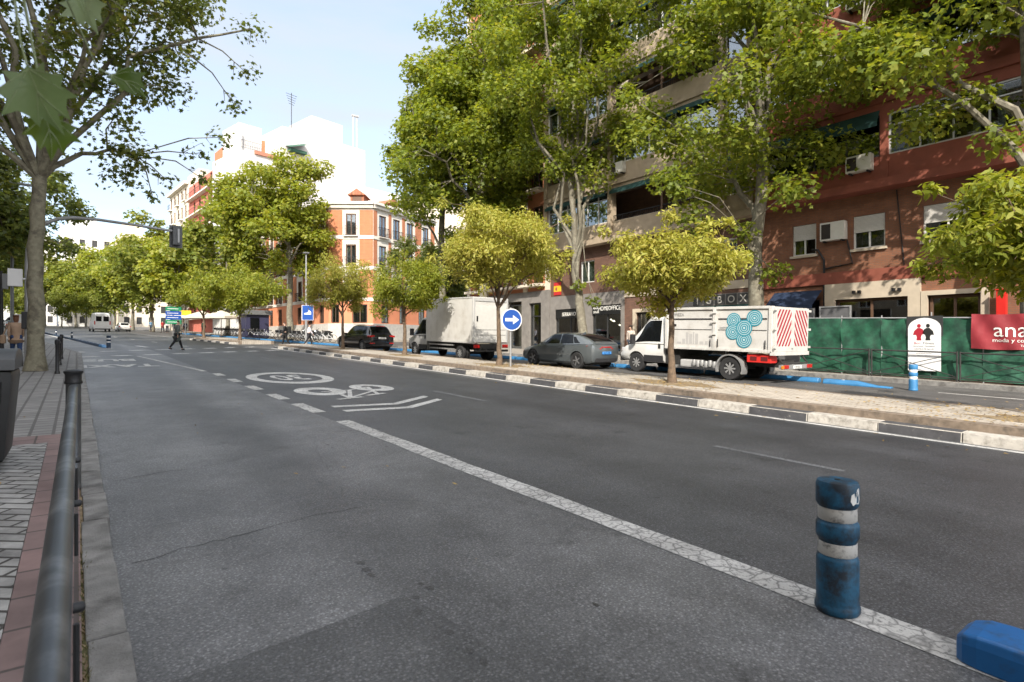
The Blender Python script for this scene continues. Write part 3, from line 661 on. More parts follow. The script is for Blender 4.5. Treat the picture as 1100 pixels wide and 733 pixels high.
# the tiled letters of the shop behind the tipper
bx = MB(F); bx.box(14.2, 18.6, -.2, .04, 3.35, 3.9); bxo = bx.build('shop_sign', mat('sign_grey', (.20, .19, .18), .6), beige)
for i, ch in enumerate('XOBGI'):
    u = 14.65 + i*.62; q = MB(F); q.box(u-.27, u+.27, .042, .06, 3.38, 3.87); qo = q.build('letter_tile', mat('tile_dark', (.05, .05, .05), .5), bxo)
    text_mesh(ch, .5, on(u, .062, 3.45), 'lettering', mat('tile_letter', (.5, .48, .44), .5), qo)
MB(F).box(14.2, 18.6, -.2, .02, 2.75, 3.347).build('teal_fascia', M_aw, beige)
window(F, beige, 14.2, 18.6, .5, 2.745, -.15, M_frd, .08, 3, glass=M_shopg, back=2)
# flag hung on the wall
fl = MB(F)
for k, (za, zb, mi) in enumerate(((5.2, 5.42, 0), (4.82, 5.2, 1), (4.6, 4.82, 0))): fl.box(27.35, 28.05, .03, .05, za, zb, mi)
flo = fl.build('flag', [mat('flag_red', (.45, .02, .02), .8), mat('flag_yellow', (.65, .42, .02), .8)], None)
tag(flo, 'red and yellow striped flag hung on the dark brick wall above the shops', 'flag')
cr_ = MB(F); cr_.box(27.72, 27.88, .053, .058, 4.9, 5.1); cr_.build('coat_of_arms', mat('flag_arms', (.3, .06, .04), .8), flo)
postsU = [13.98, 15.43, 22.57, 28.2]
for k in range(6):
    z0 = 7.35 + 3.2*k
    s = MB(F); s.box(BE0, BE1, -.35, .62, z0, z0+.3); s.box(BE0, BE1, .42, .55, z0+.303, z0+1.12); s.build('balcony_parapet', M_beige, beige)
    MB(F).box(BE0, BE1, -1.25, -1.2, z0+.3, z0+3.197).build('recess_wall', M_brick2, beige)
    for u in postsU: MB(F).box(u-.15, u+.15, .25, .68, z0+.303, z0+3.197).build('pillar', M_beige, beige)
    h = MB(F); h.box(BE0, BE1, .1, .5, z0+2.95, z0+3.197); h.build('lintel', M_beige, beige)
    for i, (a, c) in enumerate(((13.98+.15, 15.28), (15.58, 22.42), (22.72, 28.05))):
        glazed = (i + k) % 2 == 0 if i else True
        if glazed:
            window(F, beige, a, c, z0+1.123, z0+2.947, .45, M_frw, .06, max(1, int((c-a)/.85)), curtain=.8, transom=z0+2.5)
        else:
            mid = lerp(a, c, .5); MB(F).box(mid-.06, mid+.06, .42, .52, z0+1.123, z0+2.947).build('pillar', M_frb, beige)
            railing(F, beige, a, c, z0+1.1, z0+1.45, .47)
            window(F, beige, a+.8, a+2.4, z0+.4, z0+2.5, -1.1, M_frb, .08, 2)
        aw = MB(F); aw.add([(a, .56, z0+3.0), (c, .56, z0+3.0), (c, .85, z0+2.78), (a, .85, z0+2.78), (a, .85, z0+2.62), (c, .85, z0+2.62)], [(0, 1, 2, 3), (3, 2, 5, 4)]); aw.build('awning', M_aw, beige)
    if k == 1: ac_unit(F, beige, 21.4, 22.3, z0+.5, z0+1.1, .57)
t_ = MB(F); t_.box(BE0, BE1, -12, .6, 26.55, 26.95); t_.box(BE0, BE1, -12, -11.7, 0, 26.5); t_.build('roof', M_beige, beige)

# ---- cream and brick block (left end of the row)
CB0, CB1 = 28.45, 38.4
cb = thing('apartment_building', 'cream and brick apartment block with grey stone street pillars behind the tallest trees', 'building', (FX, 33, G(33)))
cw = [(29.2+2.35*i, 30.3+2.35*i) for i in range(4)]
b = MB(F)
hs = []
for k in range(7):
    z0 = 5.4 + 3.2*k
    hs += [(a, c, z0+.1, z0+2.2) for a, c in cw]
cells(b, CB0, CB1, 5.0, 27.6, -.35, 0.0, hs); b.build('brick_wall', M_orange, cb)
for u in (CB0+.2, 31.0, 33.3, 35.7, CB1-.2): MB(F).box(u-.2, u+.2, .003, .12, 5.0, 27.6).build('cream_pilaster', M_cream, cb)
for k in range(7):
    z0 = 5.4+3.2*k
    for i, (a, c) in enumerate(cw):
        window(F, cb, a, c, z0+.1, z0+2.2, -.15, M_frb, .07, 2, shutter=.35 if (i+k) % 3 == 0 else 0, curtain=.5, back=.8)
    MB(F).box(CB0+.45, CB1-.45, .003, .7, z0-.12, z0+.05).build('balcony_slab', M_cream, cb); railing(F, cb, CB0+.5, CB1-.5, z0+.05, z0+1.0, .62, step=.2)
b = MB(F); cells(b, CB0, CB1, .5, 5.0, -.35, .1, [(29.3, 30.6, 0, 4.2), (31.4, 33.0, 0, 4.4), (33.9, 35.4, 0, 4.4), (36.2, 37.6, 0, 4.2)]); b.build('stone_shopfront', M_stone, cb)
for a, c in ((29.3, 30.6), (31.4, 33.0), (33.9, 35.4), (36.2, 37.6)): window(F, cb, a, c, .95, 4.2, -.15, M_frd, .09, 1, glass=M_shopg, transom=3.3, back=1.5)
t_ = MB(F); t_.box(CB0, CB1, -12, .35, 27.603, 28.0); t_.box(CB0, CB1, -12, -11.7, 0, 27.6); t_.box(CB1-.3, CB1, -11.7, -.353, .5, 27.6); t_.build('cornice', M_cream, cb)

# ---- orange corner house
A = (20.5, 57.6); B = (24.13, 54.85); Cc = (33.5, 58.75); D = (18.15, 84.4)
oh = thing('corner_house', 'orange brick corner house with white trim and tall brown balcony windows', 'building', (24, 58, G(58)))
def oface(p, q, wins, ground_wins, dark=False):
    f = frame(p[0], p[1], q[0]-p[0], q[1]-p[1]); Ln = math.hypot(q[0]-p[0], q[1]-p[1])
    lev = [(6.0, 8.85), (9.25, 12.0), (12.4, 15.0)]
    hl = [(u-.55, u+.55, a+.02, a+2.25) for u in wins for a, c in lev]
    b = MB(f); cells(b, 0, Ln, 5.7, 15.2, -.3, 0, hl); b.build('stucco_wall', M_trim, oh)
    bounds = [0] + [x for u in wins for x in (u-.85, u+.85)] + [Ln]
    for i in range(0, len(bounds), 2):
        a, c = bounds[i]+.02, bounds[i+1]-.02
        if c - a > .15:
            for za, zb in lev: MB(f).box(a, c, .003, .035, za+.05, zb).build('brick_panel', M_orange, oh)
    for za, zb in ((5.7, 5.98), (8.9, 9.22), (12.05, 12.36)): MB(f).box(-.06, Ln+.06, .003, .09, za, zb).build('string_course', M_trim, oh)
    c = MB(f); c.box(-.1, Ln+.1, -.3, .45, 15.55, 15.8); c.box(-.05, Ln+.05, -.3, .25, 15.203, 15.547); c.build('cornice', M_trim, oh)
    b = MB(f); cells(b, 0, Ln, 3.4, 5.7, -.3, .02, [(u-w, u+w, 3.45, 5.35) for u, w in ground_wins]); b.build('salmon_wall', M_orender, oh)
    b = MB(f); b.box(-.03, Ln+.03, -.3, .08, 1.4, 3.397); b.build('stone_base', M_wstone, oh)
    for u, w in ground_wins: window(f, oh, u-w, u+w, 3.45, 5.35, -.1, M_frb, .09, 2, back=.6); railing(f, oh, u-w, u+w, 3.45, 5.3, .03, step=.16)
    for u in wins:
        for a, c in lev:
            window(f, oh, u-.55, u+.55, a+.02, a+2.25, -.12, M_frb, .12, 2, curtain=.55, back=.6)
            railing(f, oh, u-.72, u+.72, a-.02, a+.95, .28, step=.12, ends=.24)
            MB(f).box(u-.75, u+.75, .0925, .32, a-.1, a-.03).build('balcony_slab', M_trim, oh)
Lr = math.hypot(Cc[0]-B[0], Cc[1]-B[1])
oface(Cc, B, [1.6, 4.4, 6.6, 8.75], [(8.4, .55), (5.6, .55), (2.4, .55)])
Lc = math.hypot(A[0]-B[0], A[1]-B[1])
oface(B, A, [Lc*.50], [(Lc*.30, .75), (Lc*.85, .4)])
oface(A, D, [1.6+2.9*i for i in range(9)], [(1.6+2.9*i, .5) for i in range(9)])
r = MB(); top = 17.4; inn = [(21.6, 62), (25, 60), (31, 62.5), (31, 82), (20.8, 82)]; out = [A, B, Cc, (33.5, 84.4), D]
vs = [(x, y, 15.802) for x, y in out] + [(lerp(x, 26.5, .45), lerp(y, 70, .45), top) for x, y in out]
r.add(vs, [(i, (i+1) % 5, 5+(i+1) % 5, 5+i) for i in range(5)] + [(5, 6, 7, 8, 9)]); roofo = r.build('roof', M_tile, oh)
for (x, y, a) in ((23.4, 57.3, -37), (28.3, 58.9, 22.6)):
    f = frame(x, y, -math.cos(R(-a)), math.sin(R(-a))) if 0 else frame(x, y, *( (A[0]-B[0], A[1]-B[1]) if a < 0 else (B[0]-Cc[0], B[1]-Cc[1])))
    d = MB(f); d.box(-.7, .7, -1.8, 0, 15.9, 16.9); d.prism([(-.95, 16.9), (.95, 16.9), (0, 17.55)], -2.2, .25, 'y'); dm = d.build('dormer', M_tile, roofo)
    MB(f).box(-.45, .45, .003, .03, 16.0, 16.8).build('window', M_frb, roofo)
b = MB(); b.box(33.2, 33.5, 59, 84.4, 1.3, 15.5); b.build('rear_wall', M_trim, oh)

# ---- white apartment block rising behind
wh = thing('apartment_building', 'tall plain white apartment block rising behind the orange corner house', 'building', (20, 90, G(90)))
W0 = (18.0, 85.5); fw = frame(18.0+30*.978, 85.5+30*.21, -.978, -.21)      # party wall, u from the far end
def wu(d): return 30 - d
b = MB(fw); b.box(wu(30), wu(20.5), -16, 0, 1, 27.2); b.box(wu(20.5)+.003, wu(6.2), -16, 0, 1, 33.2); b.box(wu(6.2)+.003, wu(0), -9, 0, 1, 28.2); b.box(wu(3.2), wu(0), -5.5, -.3, 28.203, 32.0); b.box(wu(17.5), wu(12), -9, -2, 33.2, 37.0)
b.build('white_wall', M_white, wh)
for d in (21.6, 24.3, 26.8):
    for z in (23.3, 20.0, 16.8): window(fw, wh, wu(d)-.45, wu(d)+.45, z, z+1.6, .02, M_frd, .06, 2)
g = MB(fw); g.box(wu(9.5), wu(6.9), .01, 1.0, 29.6, 30.0); g.add([(wu(9.5), .0, 31.4), (wu(6.6), .0, 30.4), (wu(6.6), 1.5, 29.9), (wu(9.5), 1.5, 30.9)], [(0, 1, 2, 3)]); g.build('terrace_awning', mat('dark_green_awning', (.03, .09, .06), .8), wh)
t_ = MB(fw); t_.box(wu(5.8), wu(2), .003, .25, 28.0, 28.5); t_.build('terrace_coping', mat('coping_red', (.38, .17, .11), .8), wh)
railing(fw, wh, wu(3.0), wu(.1), 28.5, 29.6, .1, M_iron, .3)
f2 = frame(18.0, 85.5, -.45, 5); b = MB(f2); b.box(0, 5.2, -.3, -.0, 1, 30.5); cells(b, 0, 5.2, 0, 1, -.3, 0, []); b.build('street_wall', M_white, wh)
for k in range(8):
    for u in (1.3, 3.8): window(f2, wh, u-.55, u+.55, 6+3.0*k, 7.8+3.0*k, .03, M_frd, .07, 2)
tv = thing('roof_antenna', 'thin television antenna on the white block roof, above its tallest wall', 'antenna', (25.4, 87.1, 33.2))
m_ = MB(); m_.tube([(25.4, 87.1, 33.2), (25.4, 87.1, 38.5)], .05); m_.build('mast', M_iron, tv)
m_ = MB()
for k in range(5): m_.tube([(24.6+.1*k, 87.1, 38.3-.35*k), (26.2-.1*k, 87.1, 38.1-.35*k)], .03)
m_.build('aerial', M_iron, tv)
ch = thing('chimney_pipe', 'pair of thin flue pipes on the white roof edge, right of the penthouse', 'pipe', (36.5, 91, 33.2))
m_ = MB(); m_.tube([(36.5, 91, 30), (36.5, 91, 39)], .12); m_.tube([(37.1, 91, 30), (37.1, 91, 38.6)], .12); m_.tube([(36.2, 91, 39), (37.4, 91, 39)], .2); m_.build('flue', mat('zinc_pipe', (.45, .45, .45), .5, .4), ch)

# ---- red and cream blocks further along
rb = thing('apartment_building', 'coral red apartment block with white-edged balconies and a brick penthouse beyond the white block', 'building', (16.5, 101, G(101)))
f3 = frame(17.55, 90.6, -1.98, 22.3); b = MB(f3); hs = []
for k in range(8): hs += [(1.6+3.3*i, 2.9+3.3*i, 5.5+2.9*k, 7.7+2.9*k) for i in range(6)]
cells(b, 0, 22.3, 2, 28.2, -.3, 0, hs); b.box(0, 22.3, -10, -9.7, 2, 28.2); b.box(0, .3, -9.7, -.303, 2, 28.2); b.build('red_wall', M_redp if 0 else mat('coral_render', (.50, .15, .11), .85, var=.1, scale=1), rb)
b = MB(f3); b.box(1.0, 12.5, -8, -1.5, 28.203, 32.2); b.build('penthouse', M_orange, rb)
for k in range(8):
    for i in range(6):
        u = 2.25+3.3*i; window(f3, rb, u-.65, u+.65, 5.5+2.9*k, 7.7+2.9*k, -.15, M_frb, .1, 2, back=.5)
    MB(f3).box(.5, 21.8, .003, .75, 5.2+2.9*k, 5.42+2.9*k).build('balcony_slab', M_trim, rb); railing(f3, rb, .6, 21.7, 5.42+2.9*k, 6.4+2.9*k, .68, step=.3)
cbk = thing('apartment_building', 'cream apartment block with ornate balconies and roof terrace, farthest along the right side', 'building', (14.8, 120, G(120)))
f4 = frame(15.5, 113.1, -1.2, 13.6); b = MB(f4); hs = []
for k in range(8): hs += [(1.2+2.7*i, 2.4+2.7*i, 5.5+3*k, 7.6+3*k) for i in range(5)]
cells(b, 0, 13.7, 2.5, 29.6, -.3, 0, hs); b.box(-.0, .3, -10, -.303, 2.5, 29.6); b.box(0, 13.7, -10.3, -10.003, 2.5, 29.6); b.build('cream_wall', M_cream, cbk)
MB(f4).box(-.1, 13.8, .003, .6, 29.0, 29.5).build('cornice', M_trim, cbk); b = MB(f4); b.box(1.5, 9, -8, -2, 29.603, 32.5); b.build('penthouse', M_cream, cbk)
for k in range(8):
    for i in range(5):
        u = 1.8+2.7*i; window(f4, cbk, u-.6, u+.6, 5.5+3*k, 7.6+3*k, -.15, M_frb, .09, 2, back=.5)
        if (i+k) % 2: MB(f4).box(u-.9, u+.9, .003, .5, 5.25+3*k, 5.45+3*k).build('balcony_slab', M_trim, cbk); railing(f4, cbk, u-.88, u+.88, 5.45+3*k, 6.4+3*k, .45, step=.25)
# ---- pale blocks closing the end of the street
def far_block(label, x0, x1, y0, y1, h, m, pent):
    t = thing('distant_building', label, 'building', ((x0+x1)/2, y0, G(y0)))
    b = MB(); hs = []
    z0 = G(y0); nf = int(h/3.4); nu = int((x1-x0)/3)
    f = frame(x1, y0, -1, 0)
    for k in range(nf): hs += [(.9+3*i, 2.2+3*i, z0+1+3.3*k, z0+3+3.3*k) for i in range(nu)]
    b = MB(f); cells(b, 0, x1-x0, z0-1, z0+h, -.3, 0, hs); b.build('wall', m, t)
    b = MB(); b.box(x0, x1, y0+.303, y1, z0-1, z0+h-.003); b.box(x0+pent[0], x0+pent[1], y0+3, y1-2, z0+h, z0+h+3.2); b.build('body', m, t)
    w = MB(f)
    for i, q in enumerate(hs[:90]):
        o = MB(f).box(q[0], q[1], -.28, -.2, q[2], q[3]).build('window', M_frd, t)
far_block('white stepped block at the far street end, left of the traffic signal', -4, 9, 214, 232, 30, M_white, (2, 9))
far_block('pale block at the far street end, directly under the traffic signal', 9.5, 22, 196, 220, 27, M_cream, (1, 6))
far_block('low white block at the far end, left of the stepped one', -22, -5, 232, 250, 27, M_white, (9, 15))
far_block('cream block closing the cross street behind the orange corner house', 35, 60, 68, 82, 16, M_cream, (3, 12))
# ---- apartment rows on the left-hand side of the street (mostly out of the picture; they shade the road)
fl_ = lambda: frame(-9.2, 0, 0, -1)
Fl = fl_()
def left_row(label, y0, y1, h, m, X=-9.2):
    Fl = frame(X, 0, 0, -1)
    t = thing('apartment_building', label, 'building', (X, (y0+y1)/2, G((y0+y1)/2)))
    hs = []; n = int((y1-y0)/3.2); nf = int((h-4)/3.2)
    for k in range(nf): hs += [(-y1+.9+3.2*i, -y1+2.2+3.2*i, 4.6+3.2*k+G(y0), 6.6+3.2*k+G(y0)) for i in range(n)]
    b = MB(Fl); cells(b, -y1, -y0, G(y0)-1, h+G(y0), -.35, 0, hs); b.box(-y1, -y0, -14, -13.7, G(y0)-1, h+G(y0)); b.box(-y1, -y0, -13.7, -.353, h+G(y0)-.3, h+G(y0)); b.build('wall', m, t)
    base = None
    for q in hs[:95]:
        if base is None:
            base = window(Fl, t, q[0], q[1], q[2], q[3], -.2, M_frw, .07, 2, shutter=.4); q0 = q
        else:
            c = base.copy(); COL.objects.link(c); c.parent = t; c.location = (0, -(q[0]-q0[0]), q[2]-q0[2])
            for chd in base.children: e = chd.copy(); COL.objects.link(e); e.parent = c
    MB(Fl).box(-y1, -y0, .003, .4, h+G(y0)-.5, h+G(y0)).build('cornice', M_trim, t)
left_row('brick apartment block on the left side of the street, behind the camera', -46, -21, 21.6, M_brick2)
left_row('cream apartment block on the left side of the street, beside the waste container', -20.9, 6, 22.2, M_cream)
left_row('grey apartment block on the left side of the street, beside the plane tree', 6.1, 40, 21.6, M_beige)
left_row('beige apartment block on the left side of the street, beyond the first left cross street', 53, 96, 16, M_beige, -16.5)
left_row('brown brick apartment block far down the left side of the street', 98, 150, 16, M_brick2, -21.5)
# ------------------------------------------------------------ trees
M_bark = mat('plane_bark', (.15, .135, .10), .85, var=.3, scale=6, bump=.3, bscale=25, color2=(.21, .195, .15), c2at=(.5, .58), c2scale=3.5)
M_bark2 = mat('grey_green_plane_bark', (.20, .185, .13), .85, var=.3, scale=9, bump=.3, bscale=25, color2=(.12, .105, .075), c2at=(.5, .6), c2scale=3.0)  # grey-green bark with darker patches, for the left pavement trees
M_barkb = mat('brown_bark', (.15, .105, .07), .9, var=.3, scale=10, bump=.5, bscale=40, color2=(.09, .065, .045), c2at=(.45, .65), c2scale=8)
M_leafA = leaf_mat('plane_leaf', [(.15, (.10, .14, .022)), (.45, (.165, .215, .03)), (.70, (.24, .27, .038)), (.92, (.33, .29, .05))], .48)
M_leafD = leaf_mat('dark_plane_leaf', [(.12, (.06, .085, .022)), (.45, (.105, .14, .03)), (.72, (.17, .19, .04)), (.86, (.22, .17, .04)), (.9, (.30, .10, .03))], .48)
M_leafY = leaf_mat('golden_leaf', [(.1, (.20, .22, .03)), (.4, (.32, .335, .06)), (.7, (.43, .40, .09)), (.95, (.50, .42, .13))], .42)
M_leafG = leaf_mat('yellow_green_leaf', [(.1, (.12, .17, .022)), (.45, (.22, .26, .035)), (.75, (.32, .32, .05)), (.95, (.38, .30, .06))], .45)
M_leafF = leaf_mat('far_leaf', [(.1, (.09, .13, .022)), (.45, (.17, .21, .035)), (.75, (.25, .26, .05)), (.95, (.32, .27, .06))], .45, hue_scale=.25)
LOBE = [(0, -.5), (.25, -.33), (.52, 0.02), (.2, .06), (0, .52), (-.2, .06), (-.52, .02), (-.25, -.33)]
MAPLE = [(0, -.5), (.16, -.25), (.46, -.26), (.3, 0), (.55, .2), (.2, .2), (0, .58), (-.2, .2), (-.55, .2), (-.3, 0), (-.46, -.26), (-.16, -.25)]
LANCE = [(0, -.5), (.17, -.12), (.13, .2), (0, .5), (-.13, .2), (-.17, -.12)]
RHOMB = [(0, -.5), (.42, 0), (0, .5), (-.42, 0)]
def leaves(name, clumps, per, size, shape, m, parent, seed, droop=.3, squash=.75, fill=2.0):
    """many leaf-sized faces spread through the volume of the clumps"""
    g = np.random.default_rng(seed); C = np.array([c[:3] for c in clumps]); Rr = np.array([c[3] for c in clumps])
    wgt = Rr**2; cnt = np.maximum(8, (per*len(clumps)*wgt/wgt.sum()).astype(int)); idx = np.repeat(np.arange(len(clumps)), cnt); n = len(idx)
    d = g.normal(size=(n, 3)); d /= np.linalg.norm(d, axis=1)[:, None]
    # sub-twigs: leaves gather into little sprays
    r = g.random(n)**(1/fill)
    P = C[idx] + d * (r*Rr[idx])[:, None] * np.array([1, 1, squash]) + g.normal(size=(n, 3))*.03
    nr = d*.55 + np.array([0, 0, .75]) + g.normal(size=(n, 3))*.55; nr /= np.linalg.norm(nr, axis=1)[:, None]
    tg = g.normal(size=(n, 3)) + d*.5 + np.array([0, 0, -droop*2]); tg -= (tg*nr).sum(1)[:, None]*nr; tg /= np.linalg.norm(tg, axis=1)[:, None]
    bt = np.cross(nr, tg); s = size*g.uniform(.6, 1.25, n)
    S = np.array(shape); k = len(S); fold = g.uniform(.05, .35, n)
    V = P[:, None, :] + s[:, None, None]*(S[None, :, 0, None]*bt[:, None, :] + S[None, :, 1, None]*tg[:, None, :] + (np.abs(S[None, :, 0])*fold[:, None])[:, :, None]*nr[:, None, :])
    V = V.reshape(-1, 3).astype(np.float32)
    me = bpy.data.meshes.new(name); me.vertices.add(n*k); me.loops.add(n*k); me.polygons.add(n)
    me.vertices.foreach_set('co', V.ravel()); me.loops.foreach_set('vertex_index', np.arange(n*k, dtype=np.int32))
    me.polygons.foreach_set('loop_start', np.arange(0, n*k, k, dtype=np.int32)); me.polygons.foreach_set('loop_total', np.full(n, k, dtype=np.int32))
    me.update(calc_edges=True); me.materials.append(m)
    o = bpy.data.objects.new(name, me); COL.objects.link(o); o.parent = parent
    return o
def tree(name, label, loc, trunk, r0, r1, blobs, nclump, clump_r, per, size, shape, lm, bm, seed, limbs=6, droop=.3, squash=.75, group=None, extra=(), fork=None, fill=2.0, twig_r=.02, shell=.45):
    """trunk: local path points; blobs: ellipsoids (cx,cy,cz,rx,ry,rz) the crown fills"""
    rr = random.Random(seed); t = thing(name, label, 'tree', loc, group)
    clumps = list(extra); vol = [b[3]*b[4]*b[5] for b in blobs]
    while len(clumps) < nclump + len(extra):
        b = rr.choices(blobs, vol)[0]; d = Vector((rr.gauss(0, 1), rr.gauss(0, 1), rr.gauss(0, 1))).normalized(); q = rr.uniform(shell, 1)**.7
        wob = 1 + .20*math.sin(3*d.x*2+seed) + .12*math.sin(5*d.y+4*d.z+seed*2)
        c = (b[0]+d.x*q*b[3]*wob, b[1]+d.y*q*b[4]*wob, b[2]+d.z*q*b[5]*wob)
        clumps.append((*c, clump_r*rr.uniform(.5, 1.35)))
    w = MB(); tp = [Vector(p) for p in trunk]; k = len(tp)
    # denser trunk path with slight wander and a flared foot
    pts = []; rs = []
    for i in range(k-1):
        for j in range(4):
            f = (i + j/4)/(k-1); pts.append(tp[i].lerp(tp[i+1], j/4) + Vector((rr.gauss(0, .12), rr.gauss(0, .12), 0))*r0*(f > .05)); rs.append(lerp(r0, r1, f)*rr.uniform(.95, 1.05))
    pts.append(tp[-1]); rs.append(r1); rs[0] *= 1.4; rs[1] *= 1.06
    w.tube(pts, rs, 12)
    nodes = []            # points where twigs may start
    ctr = Vector((sum(b[0]*v for b, v in zip(blobs, vol))/sum(vol), sum(b[1]*v for b, v in zip(blobs, vol))/sum(vol), sum(b[2]*v for b, v in zip(blobs, vol))/sum(vol)))
    start = fork if fork is not None else .6
    far = sorted(clumps, key=lambda c: rr.random())
    chosen = []
    for c in far:
        v = Vector(c[:3])
        if all((v - q).length > max(b[3] for b in blobs)*.55 for q in chosen): chosen.append(v)
        if len(chosen) >= limbs: break
    for q in chosen:
        f = min(.98, max(start, start + (1-start)*(q.z - tp[-1].z*start)/max(1, ctr.z*1.3))); i = int(f*(len(pts)-1)); a = pts[i]
        L_ = (q - a).length; seg = []; rad = []
        for j in range(8):
            s = j/7; p = a.lerp(q, s) + Vector((0, 0, 1))*L_*.16*math.sin(math.pi*s)*(1 if q.z > a.z else .3) + Vector((rr.gauss(0, 1), rr.gauss(0, 1), rr.gauss(0, .6)))*L_*.022*(0 < j < 7)
            seg.append(p); rad.append(lerp(rs[i]*.62, twig_r*1.3, s**.8))
        w.tube(seg, rad, 7); nodes += [(p, r) for p, r in zip(seg[2:], rad[2:])]
    nodes += [(p, r*.5) for p, r in zip(pts, rs) if p.z > ctr.z*.55]
    for c in clumps:
        q = Vector(c[:3]); best = min(nodes, key=lambda n_: (n_[0]-q).length + max(0, n_[0].z - q.z)*.6); a, r = best
        mid = a.lerp(q, .5) + Vector((rr.gauss(0, .08), rr.gauss(0, .08), .08))*(q-a).length
        w.tube([a, mid, q], [min(r*.6, twig_r*2.2), twig_r, twig_r*.4], 5, cap=False)
        for j in range(2):
            e = q + Vector((rr.gauss(0, 1), rr.gauss(0, 1), rr.gauss(0, .7))).normalized()*c[3]*.8; w.tube([mid.lerp(q, .5), e], [twig_r*.7, twig_r*.25], 4, cap=False)
    w.xf = None
    o = w.build('trunk', bm, None, smooth=True, recalc=False); o.parent = t
    leaves('crown', clumps, per, size, shape, lm, t, seed, droop, squash, fill)
    return t
# --- the big plane trees on the right-hand pavement
ZP = .15
P2 = tree('plane_tree', 'tall plane tree with thick mottled trunk behind the white tipper truck', (22.6, 12.6, G(12.6)+ZP), [(0, 0, 0), (.1, .15, 4), (0, -.1, 8), (.3, .2, 12.5), (0, .4, 19)], .34, .10,
     [(-.5, .9, 12.4, 4.4, 5.2, 5.8), (-.8, -.2, 18, 4.2, 5, 5)], 118, 1.08, 250, .215, LOBE, M_leafA, M_bark, 11, limbs=11, fork=.3, extra=[(.2, -.5, 3.9, .8), (-.5, .4, 4.6, .6), (-2, 1.8, 6.2, 1.0), (-1.8, -2.2, 6.6, 1.1), (-.8, .2, 5.6, .7)])
P3 = tree('plane_tree', 'plane tree at the right edge behind the red banner, foliage hanging over the balconies', (22.9, 4.05, G(4.05)+ZP), [(0, 0, 0), (0, 0, 4), (.2, 0, 8), (-.1, .3, 13)], .36, .12,
     [(-1.2, 1.0, 12.2, 4.4, 5.2, 3.6), (-.5, 0, 15.5, 4.5, 5.2, 4)], 118, 1.02, 250, .21, LOBE, M_leafA, M_bark, 12, limbs=8, fork=.45, extra=[(-.8, .6, 7.4, .8), (-1.5, 2.5, 8.3, 1.0)])
P1 = tree('plane_tree', 'plane tree with leaning trunk behind the grey hatchback', (22.6, 22.7, G(22.7)+ZP), [(0, 0, 0), (-.1, .35, 2.5), (-.1, .75, 4.6), (-.2, .9, 9), (0, 1.1, 19)], .30, .09,
     [(-.3, 1.0, 16.6, 4.6, 5.2, 5.4), (0, .8, 21, 3.8, 4.6, 5), (-.3, 2.6, 11.5, 2.2, 2.4, 2.2)], 120, 1.15, 260, .22, LOBE, M_leafA, M_bark, 13, limbs=9, fork=.4, extra=[(.1, -.4, 3.0, .5), (-.3, .3, 3.9, .5)])
P0 = tree('plane_tree', 'tallest dense bright green plane tree left of the leaning one', (22.4, 32.5, G(32.5)+ZP), [(0, 0, 0), (.1, .1, 5), (0, .2, 12), (0, 0, 20)], .36, .10,
     [(0, .2, 13.0, 5.2, 5.6, 6.2), (0, 0.3, 20.3, 4.2, 4.4, 6.5), (-1.2, 2.2, 16.8, 3.2, 3.2, 5.0)], 210, 1.3, 270, .27, LOBE, M_leafA, M_bark, 14, limbs=9, fork=.35)
P0b = tree('plane_tree', 'dense bright green plane tree at the left end of the near row', (21.5, 36.6, G(36.6)+ZP), [(0, 0, 0), (.1, .1, 5), (0, .2, 12), (0, 0, 15)], .32, .10,
     [(-.6, .5, 13.0, 3.5, 3.4, 3.1), (.2, -.2, 15.8, 3.2, 3.2, 4.0), (.9, -.8, 18.6, 2.3, 2.3, 3.4)], 130, 1.15, 210, .30, LOBE, M_leafA, M_bark, 15, limbs=8, fork=.35)
PA = tree('plane_tree', 'big two-topped plane tree in front of the white block, behind the bicycle racks', (16.9, 58.5, G(58.5)+ZP), [(0, 0, 0), (.1, .2, 5), (0, .5, 10), (0, .6, 15)], .33, .12,
     [(-1.4, 1.2, 10.6, 5.0, 5.2, 5.0), (.3, -.6, 14.6, 2.8, 2.8, 4.3), (-3.0, 2.4, 13.6, 3.3, 3.3, 4.2)], 165, 1.2, 190, .33, RHOMB, M_leafG, M_bark, 16, limbs=9, fork=.35)
# --- golden trees on the median
YS = dict(droop=.55, squash=.8)
def gold(label, x, y, cz, rx, rz, seed, lm, n=75, cr=.46, per=250, trunk_h=2.3, r0=.095, dx=0, dy=0, size=.15):
    return tree('golden_tree', label, (x, y, G(y)+.27), [(0, 0, 0), (.02, .03, trunk_h*.5), (-.03, 0, trunk_h), (dx*.3, dy*.3, cz)], r0, .035,
        [(dx, dy, cz, rx, rx, rz), (dx, dy, cz-rz*.25, rx*1.05, rx*1.05, rz*.5)], n, cr, per, size, LANCE, lm, M_barkb, seed, limbs=9, fork=.45, twig_r=.01, extra=[(dx+1.08*rx*math.cos(q*2.4+seed), dy+1.08*rx*math.sin(q*2.4+seed), cz+rz*(.75-.22*q)+.1, cr*.5) for q in range(8)], group='small trees along the median', shell=.35, **YS)
gold('golden leaved tree on the median in front of the tipper truck', 12.15, 9.1, 3.15, 1.62, 1.0, 21, M_leafY)
gold('round golden tree on the median beside the blue arrow sign', 12.05, 16.5, 4.25, 2.2, 1.5, 22, M_leafY, n=110, cr=.55, per=260)
gold('small golden tree on the median in front of the white box truck cab', 12.3, 24.4, 3.35, 1.7, 1.35, 23, M_leafG, n=70, cr=.5, per=210, dy=-.2)
gold('small golden tree on the median beside the black estate car', 12.1, 31.7, 3.7, 1.9, 1.3, 24, M_leafY, n=75, cr=.5, per=210, dy=.4)
